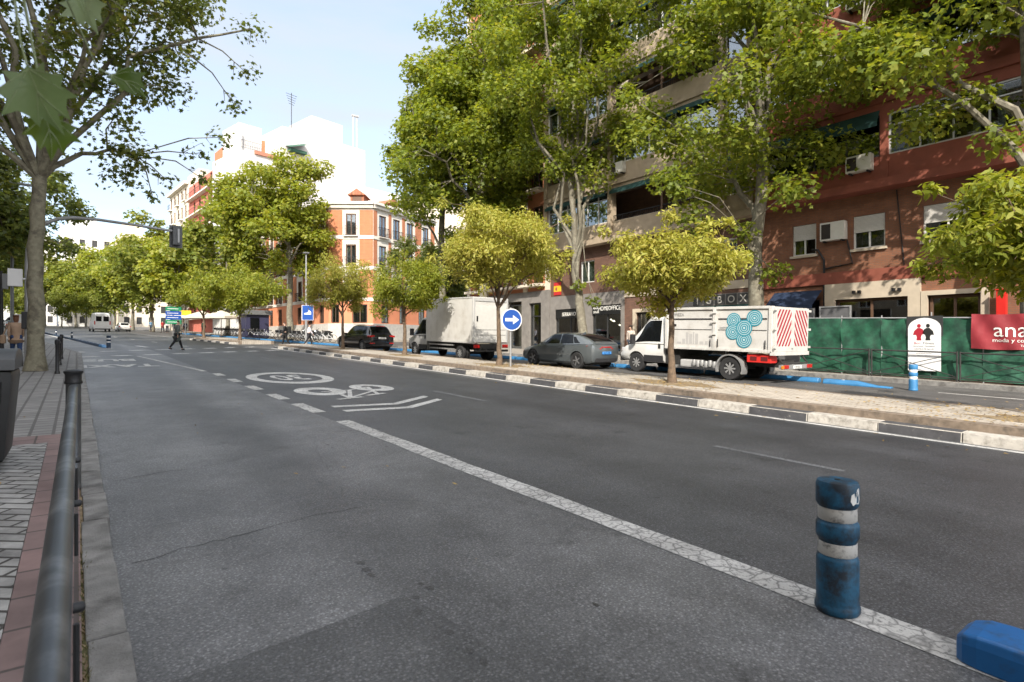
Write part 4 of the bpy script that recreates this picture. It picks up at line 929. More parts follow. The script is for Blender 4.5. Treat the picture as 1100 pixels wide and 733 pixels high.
gold('yellow green tree at the right edge, leafy branches reaching over the green hoarding', 12.75, 1.9, 3.2, 1.45, 1.15, 25, M_leafG, n=72, cr=.42, per=190, dy=.35, dx=.1, size=.17)
gold('dense yellow green tree on the far median beyond the crossing', 10.4, 49.4, 4.2, 2.9, 1.7, 26, M_leafG, n=85, cr=.75, per=170, size=.26, r0=.13)
gold('smaller yellow green tree at the tip of the far median', 9.3, 58.6, 3.9, 2.3, 1.5, 27, M_leafG, n=65, cr=.7, per=150, size=.28, r0=.12)
# --- the plane tree on the left pavement with its airy crown
T1 = tree('plane_tree', 'airy plane tree on the left pavement beside the black railing', (-.95, 21.7, G(21.7)+.1), [(0, 0, 0), (.02, .05, 2), (.02, 0, 4.2), (.1, .0, 6.1)], .215, .165,
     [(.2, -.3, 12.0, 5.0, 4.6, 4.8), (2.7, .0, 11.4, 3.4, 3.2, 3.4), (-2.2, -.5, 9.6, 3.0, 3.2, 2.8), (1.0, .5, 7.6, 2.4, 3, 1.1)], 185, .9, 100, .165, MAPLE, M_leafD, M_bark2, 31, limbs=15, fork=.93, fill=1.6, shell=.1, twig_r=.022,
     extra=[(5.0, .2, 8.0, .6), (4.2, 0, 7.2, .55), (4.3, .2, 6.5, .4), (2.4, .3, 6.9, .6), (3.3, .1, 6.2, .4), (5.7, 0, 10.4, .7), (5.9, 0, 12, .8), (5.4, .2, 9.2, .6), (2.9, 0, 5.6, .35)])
# --- plane tree beside the camera: one low twig hangs into the top left of the picture
nr = thing('plane_tree', 'plane tree whose low twig of large leaves hangs into the upper left', 'tree', (-1.3, -2.6, G(-2.6)+.1))
w = MB(); w.tube([(-1.3, -2.6, -.05), (-1.3, -2.6, 2), (-1.25, -2.55, 5), (-1.3, -2.6, 9)], [.3, .24, .2, .1], 12)
w.tube([(-1.27, -2.56, 3.2), (-1.0, -1.2, 3.6), (-.6, .4, 3.15), (-.35, 1.0, 2.72), (-.10, 1.42, 2.42)], [.07, .05, .025, .012, .005], 8); w.tube([(-.6, .4, 3.15), (-.2, 1.4, 2.85), (-.05, 1.75, 2.5)], [.02, .01, .004], 6)
w.tube([(-1.28, -2.57, 5.5), (-2.5, -4, 8)], [.1, .04], 8); w.tube([(-1.28, -2.57, 6), (.4, -3.6, 9)], [.1, .04], 8); w.tube([(-1.28, -2.57, 6.5), (-2.8, -1.9, 9)], [.1, .04], 8)
w.build('trunk', M_bark2, nr, smooth=True, recalc=False)
rr = random.Random(40); cl = [(rr.gauss(0, 1.3), rr.gauss(-.6, 1.1), 7.6+rr.gauss(0, 1.2), .9) for k in range(30)]
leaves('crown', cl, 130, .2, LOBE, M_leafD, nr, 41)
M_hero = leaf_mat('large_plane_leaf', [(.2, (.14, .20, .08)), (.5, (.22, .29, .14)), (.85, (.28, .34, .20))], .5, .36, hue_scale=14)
M_hero2 = leaf_mat('dark_large_leaf', [(.2, (.07, .12, .02)), (.5, (.12, .18, .03)), (.85, (.17, .22, .05))], .55, .4, hue_scale=20)  # darker green leaf colour, used on the smaller leaves
M_vein = mat('leaf_vein', (.24, .29, .14), .5, var=.05)
hl = MB()
def hero(p, s, tang, nrm, mi=0):
    o = [(0, -.46), (.10, -.36), (.30, -.42), (.25, -.25), (.50, -.16), (.38, -.02), (.56, .2), (.36, .16), (.28, .26), (.22, .44), (.12, .32), (0, .62)]
    out = o + [(-x, y) for x, y in o[-2:0:-1]]
    T = Vector(tang).normalized(); Nn = Vector(nrm); Nn = (Nn - Nn.dot(T)*T).normalized(); Bt = Nn.cross(T); p = Vector(p)
    def P(x, y): return p + (Bt*x + T*y + Nn*(.42*abs(x)**1.3 - .45*y*y + .05*math.sin(9*x+5*y)))*s
    rings = [[P(x*k, (y+.1)*k-.1) for x, y in out] for k in (1, .66, .33)]; n = len(out); vs = [v for r in rings for v in r] + [P(0, -.1)]
    fs = [(a*n+i, a*n+(i+1) % n, (a+1)*n+(i+1) % n, (a+1)*n+i) for a in range(2) for i in range(n)] + [(2*n+i, 2*n+(i+1) % n, 3*n) for i in range(n)]
    hl.add(vs, fs, mi)
    hl.tube([P(0, -.46), P(.03, -.8), Vector((-.13, 1.44, 2.50)).lerp(P(.03, -.8), .6) + Vector((0, 0, .03)), (-.13, 1.44, 2.50)], [.0022, .002, .003, .004], 5, 1)
    for a_, c_ in ((0, .58), (.50, .17), (-.50, .17), (.44, -.16), (-.44, -.16), (.2, .38), (-.2, .38)):
        hl.tube([P(lerp(0, a_, q/5), lerp(-.40 if abs(a_) != .2 else -.05, c_, q/5)) for q in range(6)], [.0016*(1-.14*q)*s/.13 for q in range(6)], 4, 1)
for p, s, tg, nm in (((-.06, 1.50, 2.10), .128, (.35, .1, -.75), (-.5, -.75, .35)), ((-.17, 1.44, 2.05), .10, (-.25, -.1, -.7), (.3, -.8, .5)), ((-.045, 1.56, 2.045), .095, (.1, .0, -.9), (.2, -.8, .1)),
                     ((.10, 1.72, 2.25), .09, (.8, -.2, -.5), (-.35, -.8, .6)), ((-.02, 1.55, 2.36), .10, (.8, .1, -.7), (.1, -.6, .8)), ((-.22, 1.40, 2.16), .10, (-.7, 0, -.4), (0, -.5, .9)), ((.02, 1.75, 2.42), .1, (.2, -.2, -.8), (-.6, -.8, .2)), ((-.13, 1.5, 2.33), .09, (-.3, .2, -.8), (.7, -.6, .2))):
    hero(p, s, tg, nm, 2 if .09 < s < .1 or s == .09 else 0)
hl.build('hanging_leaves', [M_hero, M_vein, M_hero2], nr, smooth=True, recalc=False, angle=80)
# --- trees further along both sides of the street
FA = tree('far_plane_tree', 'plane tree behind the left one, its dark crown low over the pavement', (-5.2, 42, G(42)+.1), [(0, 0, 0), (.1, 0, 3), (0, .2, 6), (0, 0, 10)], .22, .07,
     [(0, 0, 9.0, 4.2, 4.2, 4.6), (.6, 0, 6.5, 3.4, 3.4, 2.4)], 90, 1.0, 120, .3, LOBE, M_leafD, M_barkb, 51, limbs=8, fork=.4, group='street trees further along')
FB = tree('far_plane_tree', 'leafy street tree on the right pavement next beyond the two-topped plane tree', (14.2, 74, G(74)+.1), [(0, 0, 0), (.1, 0, 3), (0, .2, 6), (0, 0, 11)], .26, .08,
     [(0, 0, 9.5, 5.0, 5.0, 4.8), (0, 0, 13, 3.4, 3.4, 3.6)], 70, 1.5, 130, .5, RHOMB, M_leafF, M_bark, 52, limbs=7, fork=.4, group='street trees further along')
FC = tree('far_plane_tree', 'wide yellowish street tree on the right pavement in front of the coral block', (11.5, 92, G(92)+.1), [(0, 0, 0), (.1, 0, 3), (0, .2, 6), (0, 0, 10)], .26, .08,
     [(0, 0, 9.2, 5.6, 5.6, 4.6), (1.5, 0, 12, 3.4, 3.4, 3.2)], 70, 1.6, 120, .55, RHOMB, M_leafG, M_bark, 53, limbs=7, fork=.4, group='street trees further along')
rng = random.Random(77)
spots = []
names_r = ['in front of the cream block', 'past the cream block', 'beyond the green direction signs', 'above the far parked cars', 'near the far end of the right side', 'last but one on the right side', 'last on the right side']
for i, y in enumerate((108, 124, 142, 162, 185, 205, 222)): spots.append((10.3+cm(y)+6.2-.0*y, y, 'street tree on the right pavement ' + names_r[i], (FB, FC)[i % 2]))
names_l = ['behind the tan coated pedestrian', 'past the parked motorcycles', 'above the far left kerb', 'further down the left row', 'well down the left row', 'near the end of the left row', 'at the far end of the left row']
for i, y in enumerate((58, 76, 96, 118, 142, 168, 196)): spots.append((left_edge(y)-3.0, y, 'street tree on the left pavement ' + names_l[i], (FA, FB, FC)[i % 3]))
names_m = ['closing the view behind the white van', 'closing the view left of the white van', 'closing the view above the far left vehicles', 'closing the view right of the white van']
for i, (x, y) in enumerate(((-6, 176), (-12, 182), (-18, 190), (0, 170))): spots.append((x, y, 'leafy street tree ' + names_m[i], (FC, FB, FC, FB)[i]))
for x, y, lab, src in spots:
    s = rng.uniform(.95, 1.2); dup(src, (x, y, G(y)+.1), lab, (0, 0, rng.uniform(0, 6.28)), (s, s, s*rng.uniform(.92, 1.1)))
for x, y, lab, sc in ((-9, 160, 'low rounded tree closing the far end, left of the white van', .62), (-2.5, 158, 'low rounded tree closing the far end, directly behind the white van', .6), (4.5, 156, 'low rounded tree closing the far end behind the small white car', .62), (-15, 164, 'low rounded tree at the far end of the left kerb', .66), (26.5, 46.2, 'dark tree standing in the cross street beside the orange corner house', .8), (31.5, 52, 'second dark tree deeper in the cross street', .8)):
    dup(FB if y > 100 else FA, (x, y, G(y)+.1), lab, (0, 0, rng.uniform(0, 6.28)), sc)
dup(FA, (-7.2, 33, G(33)+.1), 'street tree close to the left facade, behind the thin sign poles', (0, 0, 2.1), .85)
# fallen leaves
M_fall = leaf_mat('fallen_leaf', [(.1, (.20, .12, .05)), (.5, (.36, .25, .10)), (.9, (.45, .33, .08))], .1)
b = MB(slope_xf); rr = random.Random(61)
def fall(x, y, z, s):
    a = rr.uniform(0, 6.28); c_, s_ = math.cos(a)*s, math.sin(a)*s; t1, t2 = rr.uniform(0, .02), rr.uniform(0, .02)
    b.add([(x-c_, y-s_, z), (x+s_*.4, y-c_*.4, z+t1), (x+c_, y+s_, z+t2), (x-s_*.4, y+c_*.4, z+.004)], [(0, 1, 2, 3)])
for i in range(1100):
    y = rr.choice([rr.uniform(-2, 40), rr.gauss(9, 1.0), rr.gauss(3.0, 1.0), rr.gauss(16, 1.2)]); x = rr.uniform(10.95, 13.7)
    if 39 < y or y < -4: continue
    fall(x, y, .282, rr.uniform(.02, .055))
for i in range(60): fall(rr.uniform(9.6, 10.45), rr.uniform(0, 30), .008, rr.uniform(.02, .05))
for i in range(14): fall(rr.uniform(.25, 3.2), rr.uniform(2.5, 16), .008, rr.uniform(.015, .04))
for i in range(9): fall(rr.uniform(-1.6, -.4), rr.uniform(3, 16), LZ+.006, rr.uniform(.02, .045))
for i in range(160): fall(rr.uniform(14.5, 19), rr.uniform(2, 30), .008, rr.uniform(.02, .05))
tag(b.build('fallen_leaves', M_fall, recalc=False), 'dry yellow leaves scattered over the median paving and kerbs', 'leaves', kind='stuff')
# ------------------------------------------------------------ vehicles (built facing +Y, wheels on z = 0, then put on the slope)
M_tyre = mat('tyre_rubber', (.022, .022, .023), .8, var=.2, scale=15)
M_rim = mat('alloy_rim', (.38, .38, .39), .35, .7, var=.08)
M_rimw = mat('steel_rim', (.33, .33, .33), .5, .4, var=.15)
M_grey = mat('grey_car_paint', (.115, .13, .138), .3, .35, var=.03, coat=.8)
M_black = mat('black_car_paint', (.012, .013, .016), .18, .2, var=.03, coat=.9)
M_van = mat('white_van_paint', (.62, .62, .60), .35, var=.04, color2=(.50, .49, .46), c2at=(.5, .75), c2scale=1.5, coat=.4)
M_vsil = mat('silver_van_paint', (.40, .40, .40), .35, .4, var=.04, coat=.5)
M_box = mat('cargo_box_white', (.53, .52, .495), .5, var=.08, scale=1.5, color2=(.43, .41, .375), c2at=(.5, .7), c2scale=2.0)
M_plast = mat('black_plastic', (.022, .022, .024), .6, var=.15)
M_chas = mat('dirty_chassis', (.025, .024, .023), .8, var=.3, scale=9)
M_carg = mat('car_glass', (.006, .007, .008), .06, var=.02, spec=.22)
M_tail = mat('tail_lamp', (.42, .012, .01), .2, var=.05, coat=.8)
M_head = mat('clear_lamp', (.6, .6, .62), .15, .3, var=.05, coat=.8)
M_amb = mat('amber_lamp', (.6, .2, .01), .25, var=.05, coat=.5)
M_plw = mat('white_number_plate', (.68, .68, .66), .4, var=.03)
M_plb = mat('blue_number_plate', (.06, .25, .62), .4, var=.03)
M_ink = mat('black_ink', (.015, .015, .015), .5, var=.03)
M_redb = mat('red_plastic', (.62, .03, .025), .4, var=.05)
M_teal = mat('turquoise_decal', (.02, .21, .28), .5, var=.04)
M_redf = mat('reflective_red', (.33, .015, .03), .45, var=.05)
M_whf = mat('reflective_white', (.72, .70, .68), .45, var=.05)

def wheel(root, x, y, r, w, rim=M_rim, spokes=10, outer=-1, r_rim=.66):
    t = MB(); hw = w/2; ri = r*r_rim
    t.lathe([(ri, -hw*.9), (r*.93, -hw), (r*.99, -hw*.75), (r, -hw*.3), (r, hw*.3), (r*.99, hw*.75), (r*.93, hw), (ri, hw*.9)], (x, y, r), 28, 'x', cap=False)
    o = t.build('wheel', M_tyre, root, smooth=True)
    q = MB(); ox = x + outer*hw*.55
    q.lathe([(ri*.99, -outer*.0), (ri*1.0, outer*hw*.38), (ri*.9, outer*hw*.36), (ri*.86, outer*.01), (ri*.2, outer*.012)], (ox, y, r), 28, 'x', 1)
    q.lathe([(ri*.24, outer*.0), (ri*.22, outer*hw*.34), (.01, outer*hw*.36)], (ox, y, r), 14, 'x', 0)
    for k in range(spokes):
        a = 2*math.pi*k/spokes; c_, s_ = math.cos(a), math.sin(a); ww = ri*.09; x0, x1 = ox+outer*.02, ox+outer*hw*.32
        P = lambda xx, rr_, tt: (xx, y + c_*rr_ - s_*tt, r + s_*rr_ + c_*tt)
        q.add([P(x0, ri*.15, -ww), P(x0, ri*.92, -ww*1.3), P(x0, ri*.92, ww*1.3), P(x0, ri*.15, ww), P(x1, ri*.15, -ww), P(x1, ri*.92, -ww*1.3), P(x1, ri*.92, ww*1.3), P(x1, ri*.15, ww)],
              [(4, 5, 6, 7), (0, 1, 5, 4), (3, 7, 6, 2), (1, 2, 6, 5)], 0)
    q.build('rim', [rim, M_plast], o, smooth=True, angle=30)
    return o

def lower_body(st):
    """st rows: y, z_bottom, z_shoulder, half_width, crown"""
    rings = []
    for y, zb, zs, w, c in st:
        h = zs - zb
        half = [(0, zb), (w*.86, zb), (w*.965, zb+.09), (w, zb+h*.42), (w*.995, zb+h*.70), (w*.965, zs-.05), (w*.90, zs), (w*.5, zs+c*.8), (0, zs+c)]
        rings.append([(x, y, z) for x, z in half] + [(-x, y, z) for x, z in half[-2:0:-1]])
    return rings
def loft(rings, m=0):
    b = MB(); n = len(rings[0]); vs = [p for r in rings for p in r]
    fs = [(i*n+j, i*n+(j+1) % n, (i+1)*n+(j+1) % n, (i+1)*n+j) for i in range(len(rings)-1) for j in range(n)]
    fs += [tuple(range(n)), tuple(range(len(vs)-1, len(vs)-n-1, -1))]
    return b.add(vs, fs, m)
def subdiv_rings(st, k=3):
    """smooth (Catmull-Rom) interpolation of station rows along y"""
    st = [tuple(map(float, s)) for s in st]; out = []
    for i in range(len(st)-1):
        p0, p1, p2, p3 = st[max(i-1, 0)], st[i], st[i+1], st[min(i+2, len(st)-1)]
        for j in range(k):
            t = j/k; row = []
            for a, b_, c, d in zip(p0, p1, p2, p3): row.append(.5*((2*b_)+(-a+c)*t+(2*a-5*b_+4*c-d)*t*t+(-a+3*b_-3*c+d)*t**3))
            row[0] = lerp(p1[0], p2[0], t); out.append(tuple(row))
    return out + [st[-1]]
def cut_arches(o, ys, r, z):
    """cut real wheel wells through the body"""
    c = MB()
    for y in ys: c.lathe([(r, -1.5), (r, 1.5)], (0, y, z), 32, 'x')
    k = c.build('cutter', M_plast); md = o.modifiers.new('b', 'BOOLEAN'); md.object = k; md.operation = 'DIFFERENCE'; md.solver = 'EXACT'
    dg = bpy.context.evaluated_depsgraph_get(); me = bpy.data.meshes.new_from_object(o.evaluated_get(dg)); o.modifiers.clear(); o.data = me
    bpy.data.objects.remove(k)
    try: me.set_sharp_from_angle(angle=R(38))
    except Exception: pass
def cabin_fn(st):
    """st rows: y, z_base, z_roof, w_base, w_roof -> S(y, v): v 0 belt line .. .5 roof edge .. 1 roof middle"""
    ys = [s[0] for s in st]
    def S(y, v):
        y = min(max(y, ys[0]), ys[-1]); i = max(j for j in range(len(st)-1) if ys[j] <= y + 1e-9); t = (y-ys[i])/(ys[i+1]-ys[i])
        zb, zr, wb, wr = (lerp(st[i][k], st[i+1][k], t) for k in (1, 2, 3, 4)); h = max(zr-zb, .0)
        pr = [(0, wb, 0), (.25, lerp(wb, wr, .42), .5), (.42, lerp(wb, wr, .82), .88), (.5, wr*.97, .965), (.62, wr*.82, 1.0), (1, 0, 1.03)]
        for (v0, x0, z0), (v1, x1, z1) in zip(pr, pr[1:]):
            if v <= v1 + 1e-9: q = (v-v0)/(v1-v0); return Vector((lerp(x0, x1, q), y, zb + h*lerp(z0, z1, q)))
        return Vector((0, y, zr))
    return S
def cabin_mesh(S, y0, y1, n=26):
    vs = [0, .12, .25, .34, .42, .46, .5, .56, .62, .74, .87, 1]; rings = []
    for i in range(n+1):
        y = lerp(y0, y1, i/n); half = [S(y, v) for v in vs]; rings.append([tuple(p) for p in half] + [(-p.x, p.y, p.z) for p in half[-2::-1]])
    return loft(rings)
def patch(S, ylo, yhi, v0, v1, side, off=.006, nu=10, nv=6, mirror_top=False):
    """glass laid on the cabin surface, side -1 left, +1 right, or across the top"""
    b = MB()
    def P(y, v, sg):
        p = S(y, v); e = .01; a = S(y+e, v) - S(y-e, v); c = S(y, min(v+e, 1)) - S(y, max(v-e, 0)); nrm = a.cross(c)
        if nrm.length < 1e-9: nrm = Vector((0, 0, 1))
        nrm.normalize()
        if nrm.z < 0 or (abs(nrm.z) < .05 and nrm.x < 0): nrm = -nrm
        p = p + nrm*off; return (sg*p.x, p.y, p.z)
    if not mirror_top:
        vs = []
        for i in range(nu+1):
            for j in range(nv+1):
                v = lerp(v0, v1, j/nv); q = (v-v0)/(v1-v0); vs.append(P(lerp(ylo(q), yhi(q), i/nu), v, side))
        b.add(vs, [(i*(nv+1)+j, (i+1)*(nv+1)+j, (i+1)*(nv+1)+j+1, i*(nv+1)+j+1) for i in range(nu) for j in range(nv)])
    else:
        cols = [(lerp(v0, 1, j/nv), -1) for j in range(nv+1)] + [(lerp(1, v0, j/nv), 1) for j in range(1, nv+1)]; vs = []
        for i in range(nu+1):
            for v, sg in cols: vs.append(P(lerp(ylo(0), yhi(0), i/nu), v, sg))
        m = len(cols); b.add(vs, [(i*m+j, (i+1)*m+j, (i+1)*m+j+1, i*m+j+1) for i in range(nu) for j in range(m-1)])
    return b
def plate(root, txt, x, y, z, m, w=.52, h=.11):
    b = MB(); b.box(x-w/2, x+w/2, y-.012, y, z, z+h); o = b.build('number_plate', m, root)
    text_mesh(txt, h*.95, lambda a, c, q: (x + a, y - .0125 - q, z + h*.17 + c), 'lettering', M_ink, o, extrude=.0008, sx=.85)
def place(root, x, y, rz=0.0, z=0.004):
    root.location = (x, y, G(y) + z); root.rotation_euler = (math.atan(SLOPE), 0, R(rz)); return root
def car(name, label, m, Lr, body, cab, wheels, r_w, glass, group=None, rim=M_rim, spokes=10, tw=.21):
    t = thing(name, label, 'car', (0, 0, 0), group)
    b = loft(lower_body(subdiv_rings(body))); o = b.build('body', m, t, smooth=True, angle=38); cut_arches(o, wheels[:2], r_w*1.13, r_w*1.02)
    S = cabin_fn(subdiv_rings(cab, 4)); ys = [c[0] for c in cab]
    cabin_mesh(S, ys[0]+.002, ys[-1]-.002).build('roof', m, t, smooth=True, angle=50)
    for ylo, yhi, v0, v1 in glass['side']:
        for sd in (-1, 1): patch(S, ylo, yhi, v0, v1, sd).build('side_window', M_carg, t, smooth=True)
    for ylo, yhi, v0, nm in glass['top']: patch(S, (lambda q, a=ylo: a), (lambda q, a=yhi: a), v0, 1, 0, mirror_top=True).build(nm, M_carg, t, smooth=True)
    hw = wheels[2]
    for y in wheels[:2]:
        for sd in (-1, 1): wheel(t, sd*(hw - tw/2 - .015), y, r_w, tw, rim, spokes, sd)
    w_ = MB(); 
    for sd in (-1, 1): w_.box(sd*.62, sd*(hw-.26), wheels[0]-.3, wheels[1]+.3, .16, .5)
    w_.box(-.6, .6, wheels[0]-.5, wheels[1]+.5, .17, .45); w_.build('underbody', M_chas, t)
    return t, S
def ln(a, b_): return lambda q: lerp(a, b_, q)

# grey fastback: y = 0 at the tail, 4.47 at the nose
body = [(0.0, .42, .95, .72, .02), (.06, .30, 1.02, .81, .02), (.30, .24, 1.025, .88, .03), (.9, .20, .985, .905, .03), (1.7, .19, .955, .91, .03), (2.6, .19, .935, .91, .03), (3.3, .20, .90, .895, .05), (3.9, .22, .80, .865, .07), (4.28, .26, .68, .78, .06), (4.44, .34, .58, .62, .03)]
cab = [(.05, 1.01, 1.08, .78, .64), (.32, 1.01, 1.21, .83, .64), (.85, .99, 1.365, .86, .62), (1.45, .965, 1.445, .865, .61), (2.05, .94, 1.445, .85, .60), (2.45, .93, 1.40, .845, .59), (2.85, .925, 1.21, .83, .60), (3.25, .91, .98, .80, .66), (3.36, .90, .91, .78, .70)]
glass = dict(side=[(ln(1.86, 1.90), ln(2.95, 2.36), .05, .44), (ln(1.02, 1.22), ln(1.80, 1.84), .05, .44), (ln(.66, 1.02), ln(.98, 1.16), .07, .36)],
             top=[(2.56, 3.24, .56, 'windscreen'), (.16, 1.18, .57, 'rear_window')])
gc, S = car('hatchback', 'grey fastback hatchback with blue rear plate waiting behind the white tipper truck', M_grey, 4.47, body, cab, (.80, 3.50, .915), .34, glass, spokes=5)
def lamp_strip(t, name, m, x0, x1, y, z0, z1, th=.05): MB().box(x0, x1, y-th, y, z0, z1).build(name, m, t, bevel=.012)
for sd in (-1, 1):
    b = MB(); b.add([(sd*.30, -.012, .83), (sd*.66, .022, .84), (sd*.87, .30, .93), (sd*.83, .24, .99), (sd*.62, .035, .95), (sd*.30, .008, .92),
                     (sd*.30, .06, .83), (sd*.62, .10, .84), (sd*.80, .34, .93), (sd*.78, .30, .985), (sd*.58, .11, .95), (sd*.30, .08, .92)],
                    [(0, 1, 4, 5), (1, 2, 3, 4), (6, 11, 10, 7), (7, 10, 9, 8), (0, 6, 7, 1), (1, 7, 8, 2), (5, 4, 10, 11), (4, 3, 9, 10), (2, 8, 9, 3), (0, 5, 11, 6)]); b.build('tail_lamp', M_tail, gc, smooth=False)
    b = MB(); b.box(sd*.45, sd*.72, 4.10, 4.30, .60, .70); b.build('headlight', M_head, gc, bevel=.03)
    b = MB(); b.box(sd*.86, sd*1.02, 2.66, 2.84, .92, 1.05); b.build('mirror', M_grey, gc, bevel=.03)
    b = MB(); b.box(sd*.906, sd*.925, 1.70, 1.92, .80, .825); b.box(sd*.906, sd*.925, 2.62, 2.84, .795, .82); b.build('door_handle', M_grey, gc)
MB().box(-.30, .30, -.014, .05, .88, .925).build('light_bar', M_tail, gc, bevel=.01)
MB().box(-.62, .62, -.02, .10, .30, .46).build('bumper_insert', M_plast, gc, bevel=.02)
b = MB(); b.box(-.60, .60, .02, .36, 1.01, 1.05); b.build('spoiler', M_grey, gc, bevel=.015)
b = MB(); b.add([(0-.02, 1.35, 1.44), (.02, 1.35, 1.44), (.02, 1.15, 1.41), (-.02, 1.15, 1.41), (0, 1.14, 1.52)], [(0, 1, 4), (1, 2, 4), (2, 3, 4), (3, 0, 4), (0, 3, 2, 1)]); b.build('antenna', M_grey, gc)
plate(gc, '4127 LGB', 0, -.022, .62, M_plb)
place(gc, 16.95, 15.9, 1.5)

# black estate / SUV
body = [(0.0, .46, .95, .74, .02), (.07, .34, 1.05, .84, .02), (.35, .27, 1.06, .91, .03), (1.0, .24, 1.03, .935, .03), (1.9, .23, 1.0, .94, .03), (2.8, .23, .99, .94, .03), (3.5, .25, .97, .925, .05), (4.2, .27, .88, .89, .06), (4.55, .31, .76, .80, .05), (4.68, .40, .66, .66, .03)]
cab = [(.16, 1.03, 1.06, .80, .62), (.34, 1.03, 1.38, .84, .64), (.62, 1.03, 1.585, .875, .64), (1.2, 1.02, 1.65, .88, .63), (2.0, 1.0, 1.66, .88, .63), (2.55, .99, 1.60, .87, .62), (3.0, .985, 1.36, .86, .63), (3.45, .97, 1.03, .82, .68), (3.55, .965, .98, .80, .72)]
glass = dict(side=[(ln(1.98, 2.02), ln(3.12, 2.52), .05, .44), (ln(1.02, 1.06), ln(1.92, 1.96), .05, .44), (ln(.50, .62), ln(.96, 1.0), .07, .42)], top=[(2.68, 3.42, .56, 'windscreen'), (.20, .56, .57, 'rear_window')])
bc, S = car('estate_car', 'black estate car with white rear plate parked ahead of the box truck', M_black, 4.68, body, cab, (.92, 3.74, .935), .36, glass, spokes=10)
for sd in (-1, 1):
    b = MB(); b.box(sd*.52, sd*.90, .0, .30, .90, 1.02); b.build('tail_lamp', M_tail, bc, bevel=.03)
    b = MB(); b.box(sd*.50, sd*.82, -.015, .1, .50, .56); b.build('reflector', M_tail, bc, bevel=.01)
    b = MB(); b.box(sd*.9, sd*1.05, 2.86, 3.04, .99, 1.14); b.build('mirror', M_black, bc, bevel=.03)
    b = MB(); b.box(sd*.70, sd*.73, .9, 2.5, 1.67, 1.70); b.build('roof_rail', M_alu, bc)
    b = MB(); b.box(sd*.937, sd*.955, 1.85, 2.07, .86, .885); b.box(sd*.937, sd*.955, 2.85, 3.07, .86, .885); b.build('door_handle', M_black, bc)
MB().box(-.70, .70, -.02, .14, .34, .46).build('bumper_insert', M_plast, bc, bevel=.02)
b = MB(); b.box(-.3, .3, .21, .3, 1.56, 1.60); b.build('brake_light', M_tail, bc, bevel=.01)
plate(bc, '8306 KTM', 0, -.012, .80, M_plw)
place(bc, 15.1, 33.0, 5)

# van cab shared by both trucks: y = 0 at the back of the cab
def van_cab(t, m, hw, y0, zf, hgt, nose):
    b_ = [(y0, zf, 1.16, hw, .0), (y0+.6, zf, 1.16, hw, .0), (y0+1.0, zf, 1.16, hw, .02), (y0+nose-.75, zf, 1.14, hw*.98, .04), (y0+nose-.3, zf+.02, 1.02, hw*.93, .06), (y0+nose-.05, zf+.05, .80, hw*.84, .03), (y0+nose, zf+.12, .66, hw*.74, .0)]
    o = loft(lower_body(subdiv_rings(b_))).build('cab_body', m, t, smooth=True, angle=38)
    c_ = [(y0, 1.15, hgt, hw*.98, hw*.80), (y0+.5, 1.15, hgt, hw*.98, hw*.80), (y0+.8, 1.15, hgt-.05, hw*.97, hw*.79), (y0+1.15, 1.15, hgt-.42, hw*.96, hw*.78), (y0+1.55, 1.14, 1.42, hw*.93, hw*.78), (y0+1.78, 1.13, 1.17, hw*.88, hw*.80)]
    S = cabin_fn(subdiv_rings(c_, 4)); cabin_mesh(S, y0+.002, y0+1.776).build('cab_roof', m, t, smooth=True, angle=50)
    for sd in (-1, 1):
        patch(S, ln(y0+.16, y0+.20), ln(y0+1.46, y0+.98), .04, .44, sd).build('side_window', M_carg, t, smooth=True)
        b = MB(); b.box(sd*hw*1.0, sd*(hw+.20), y0+1.32, y0+1.46, 1.12, 1.50); b.build('mirror', M_plast, t, bevel=.03)
        b = MB(); b.box(sd*(hw+.0), sd*(hw+.012), y0+.14, y0+.24, .98, 1.16); b.build('door_handle', M_plast, t)
        b = MB(); b.box(sd*hw*.6, sd*hw*.88, y0+nose-.30, y0+nose-.12, .78, .96); b.build('headlight', M_head, t, bevel=.03)
        b = MB(); b.box(sd*(hw-.02), sd*(hw+.008), y0+.02, y0+nose-1.35, zf+.02, zf+.28); b.build('sill_panel', M_plast, t)
    patch(S, (lambda q: y0+.92), (lambda q: y0+1.70), .53, 1, 0, mirror_top=True).build('windscreen', M_carg, t, smooth=True)
    MB().box(-hw*.8, hw*.8, y0+nose-.14, y0+nose+.03, zf-.02, zf+.26).build('front_bumper', M_plast, t, bevel=.04)
    # door seam and bonnet edge
    q = MB()
    for sd in (-1, 1): q.box(sd*(hw+.001), sd*(hw+.004), y0+1.36, y0+1.372, .62, 1.14)
    return o
def axle(t, y, r, hw, rim, tw=.2, dual=False):
    for sd in (-1, 1): wheel(t, sd*(hw-tw/2), y, r, tw, rim, 8, sd, .58)
    if dual:
        for sd in (-1, 1): wheel(t, sd*(hw-tw*1.65), y, r, tw, rim, 0, sd, .58)
    MB().tube([(-hw+.1, y, r), (hw-.1, y, r)], .07, 8).build('axle', M_chas, t)

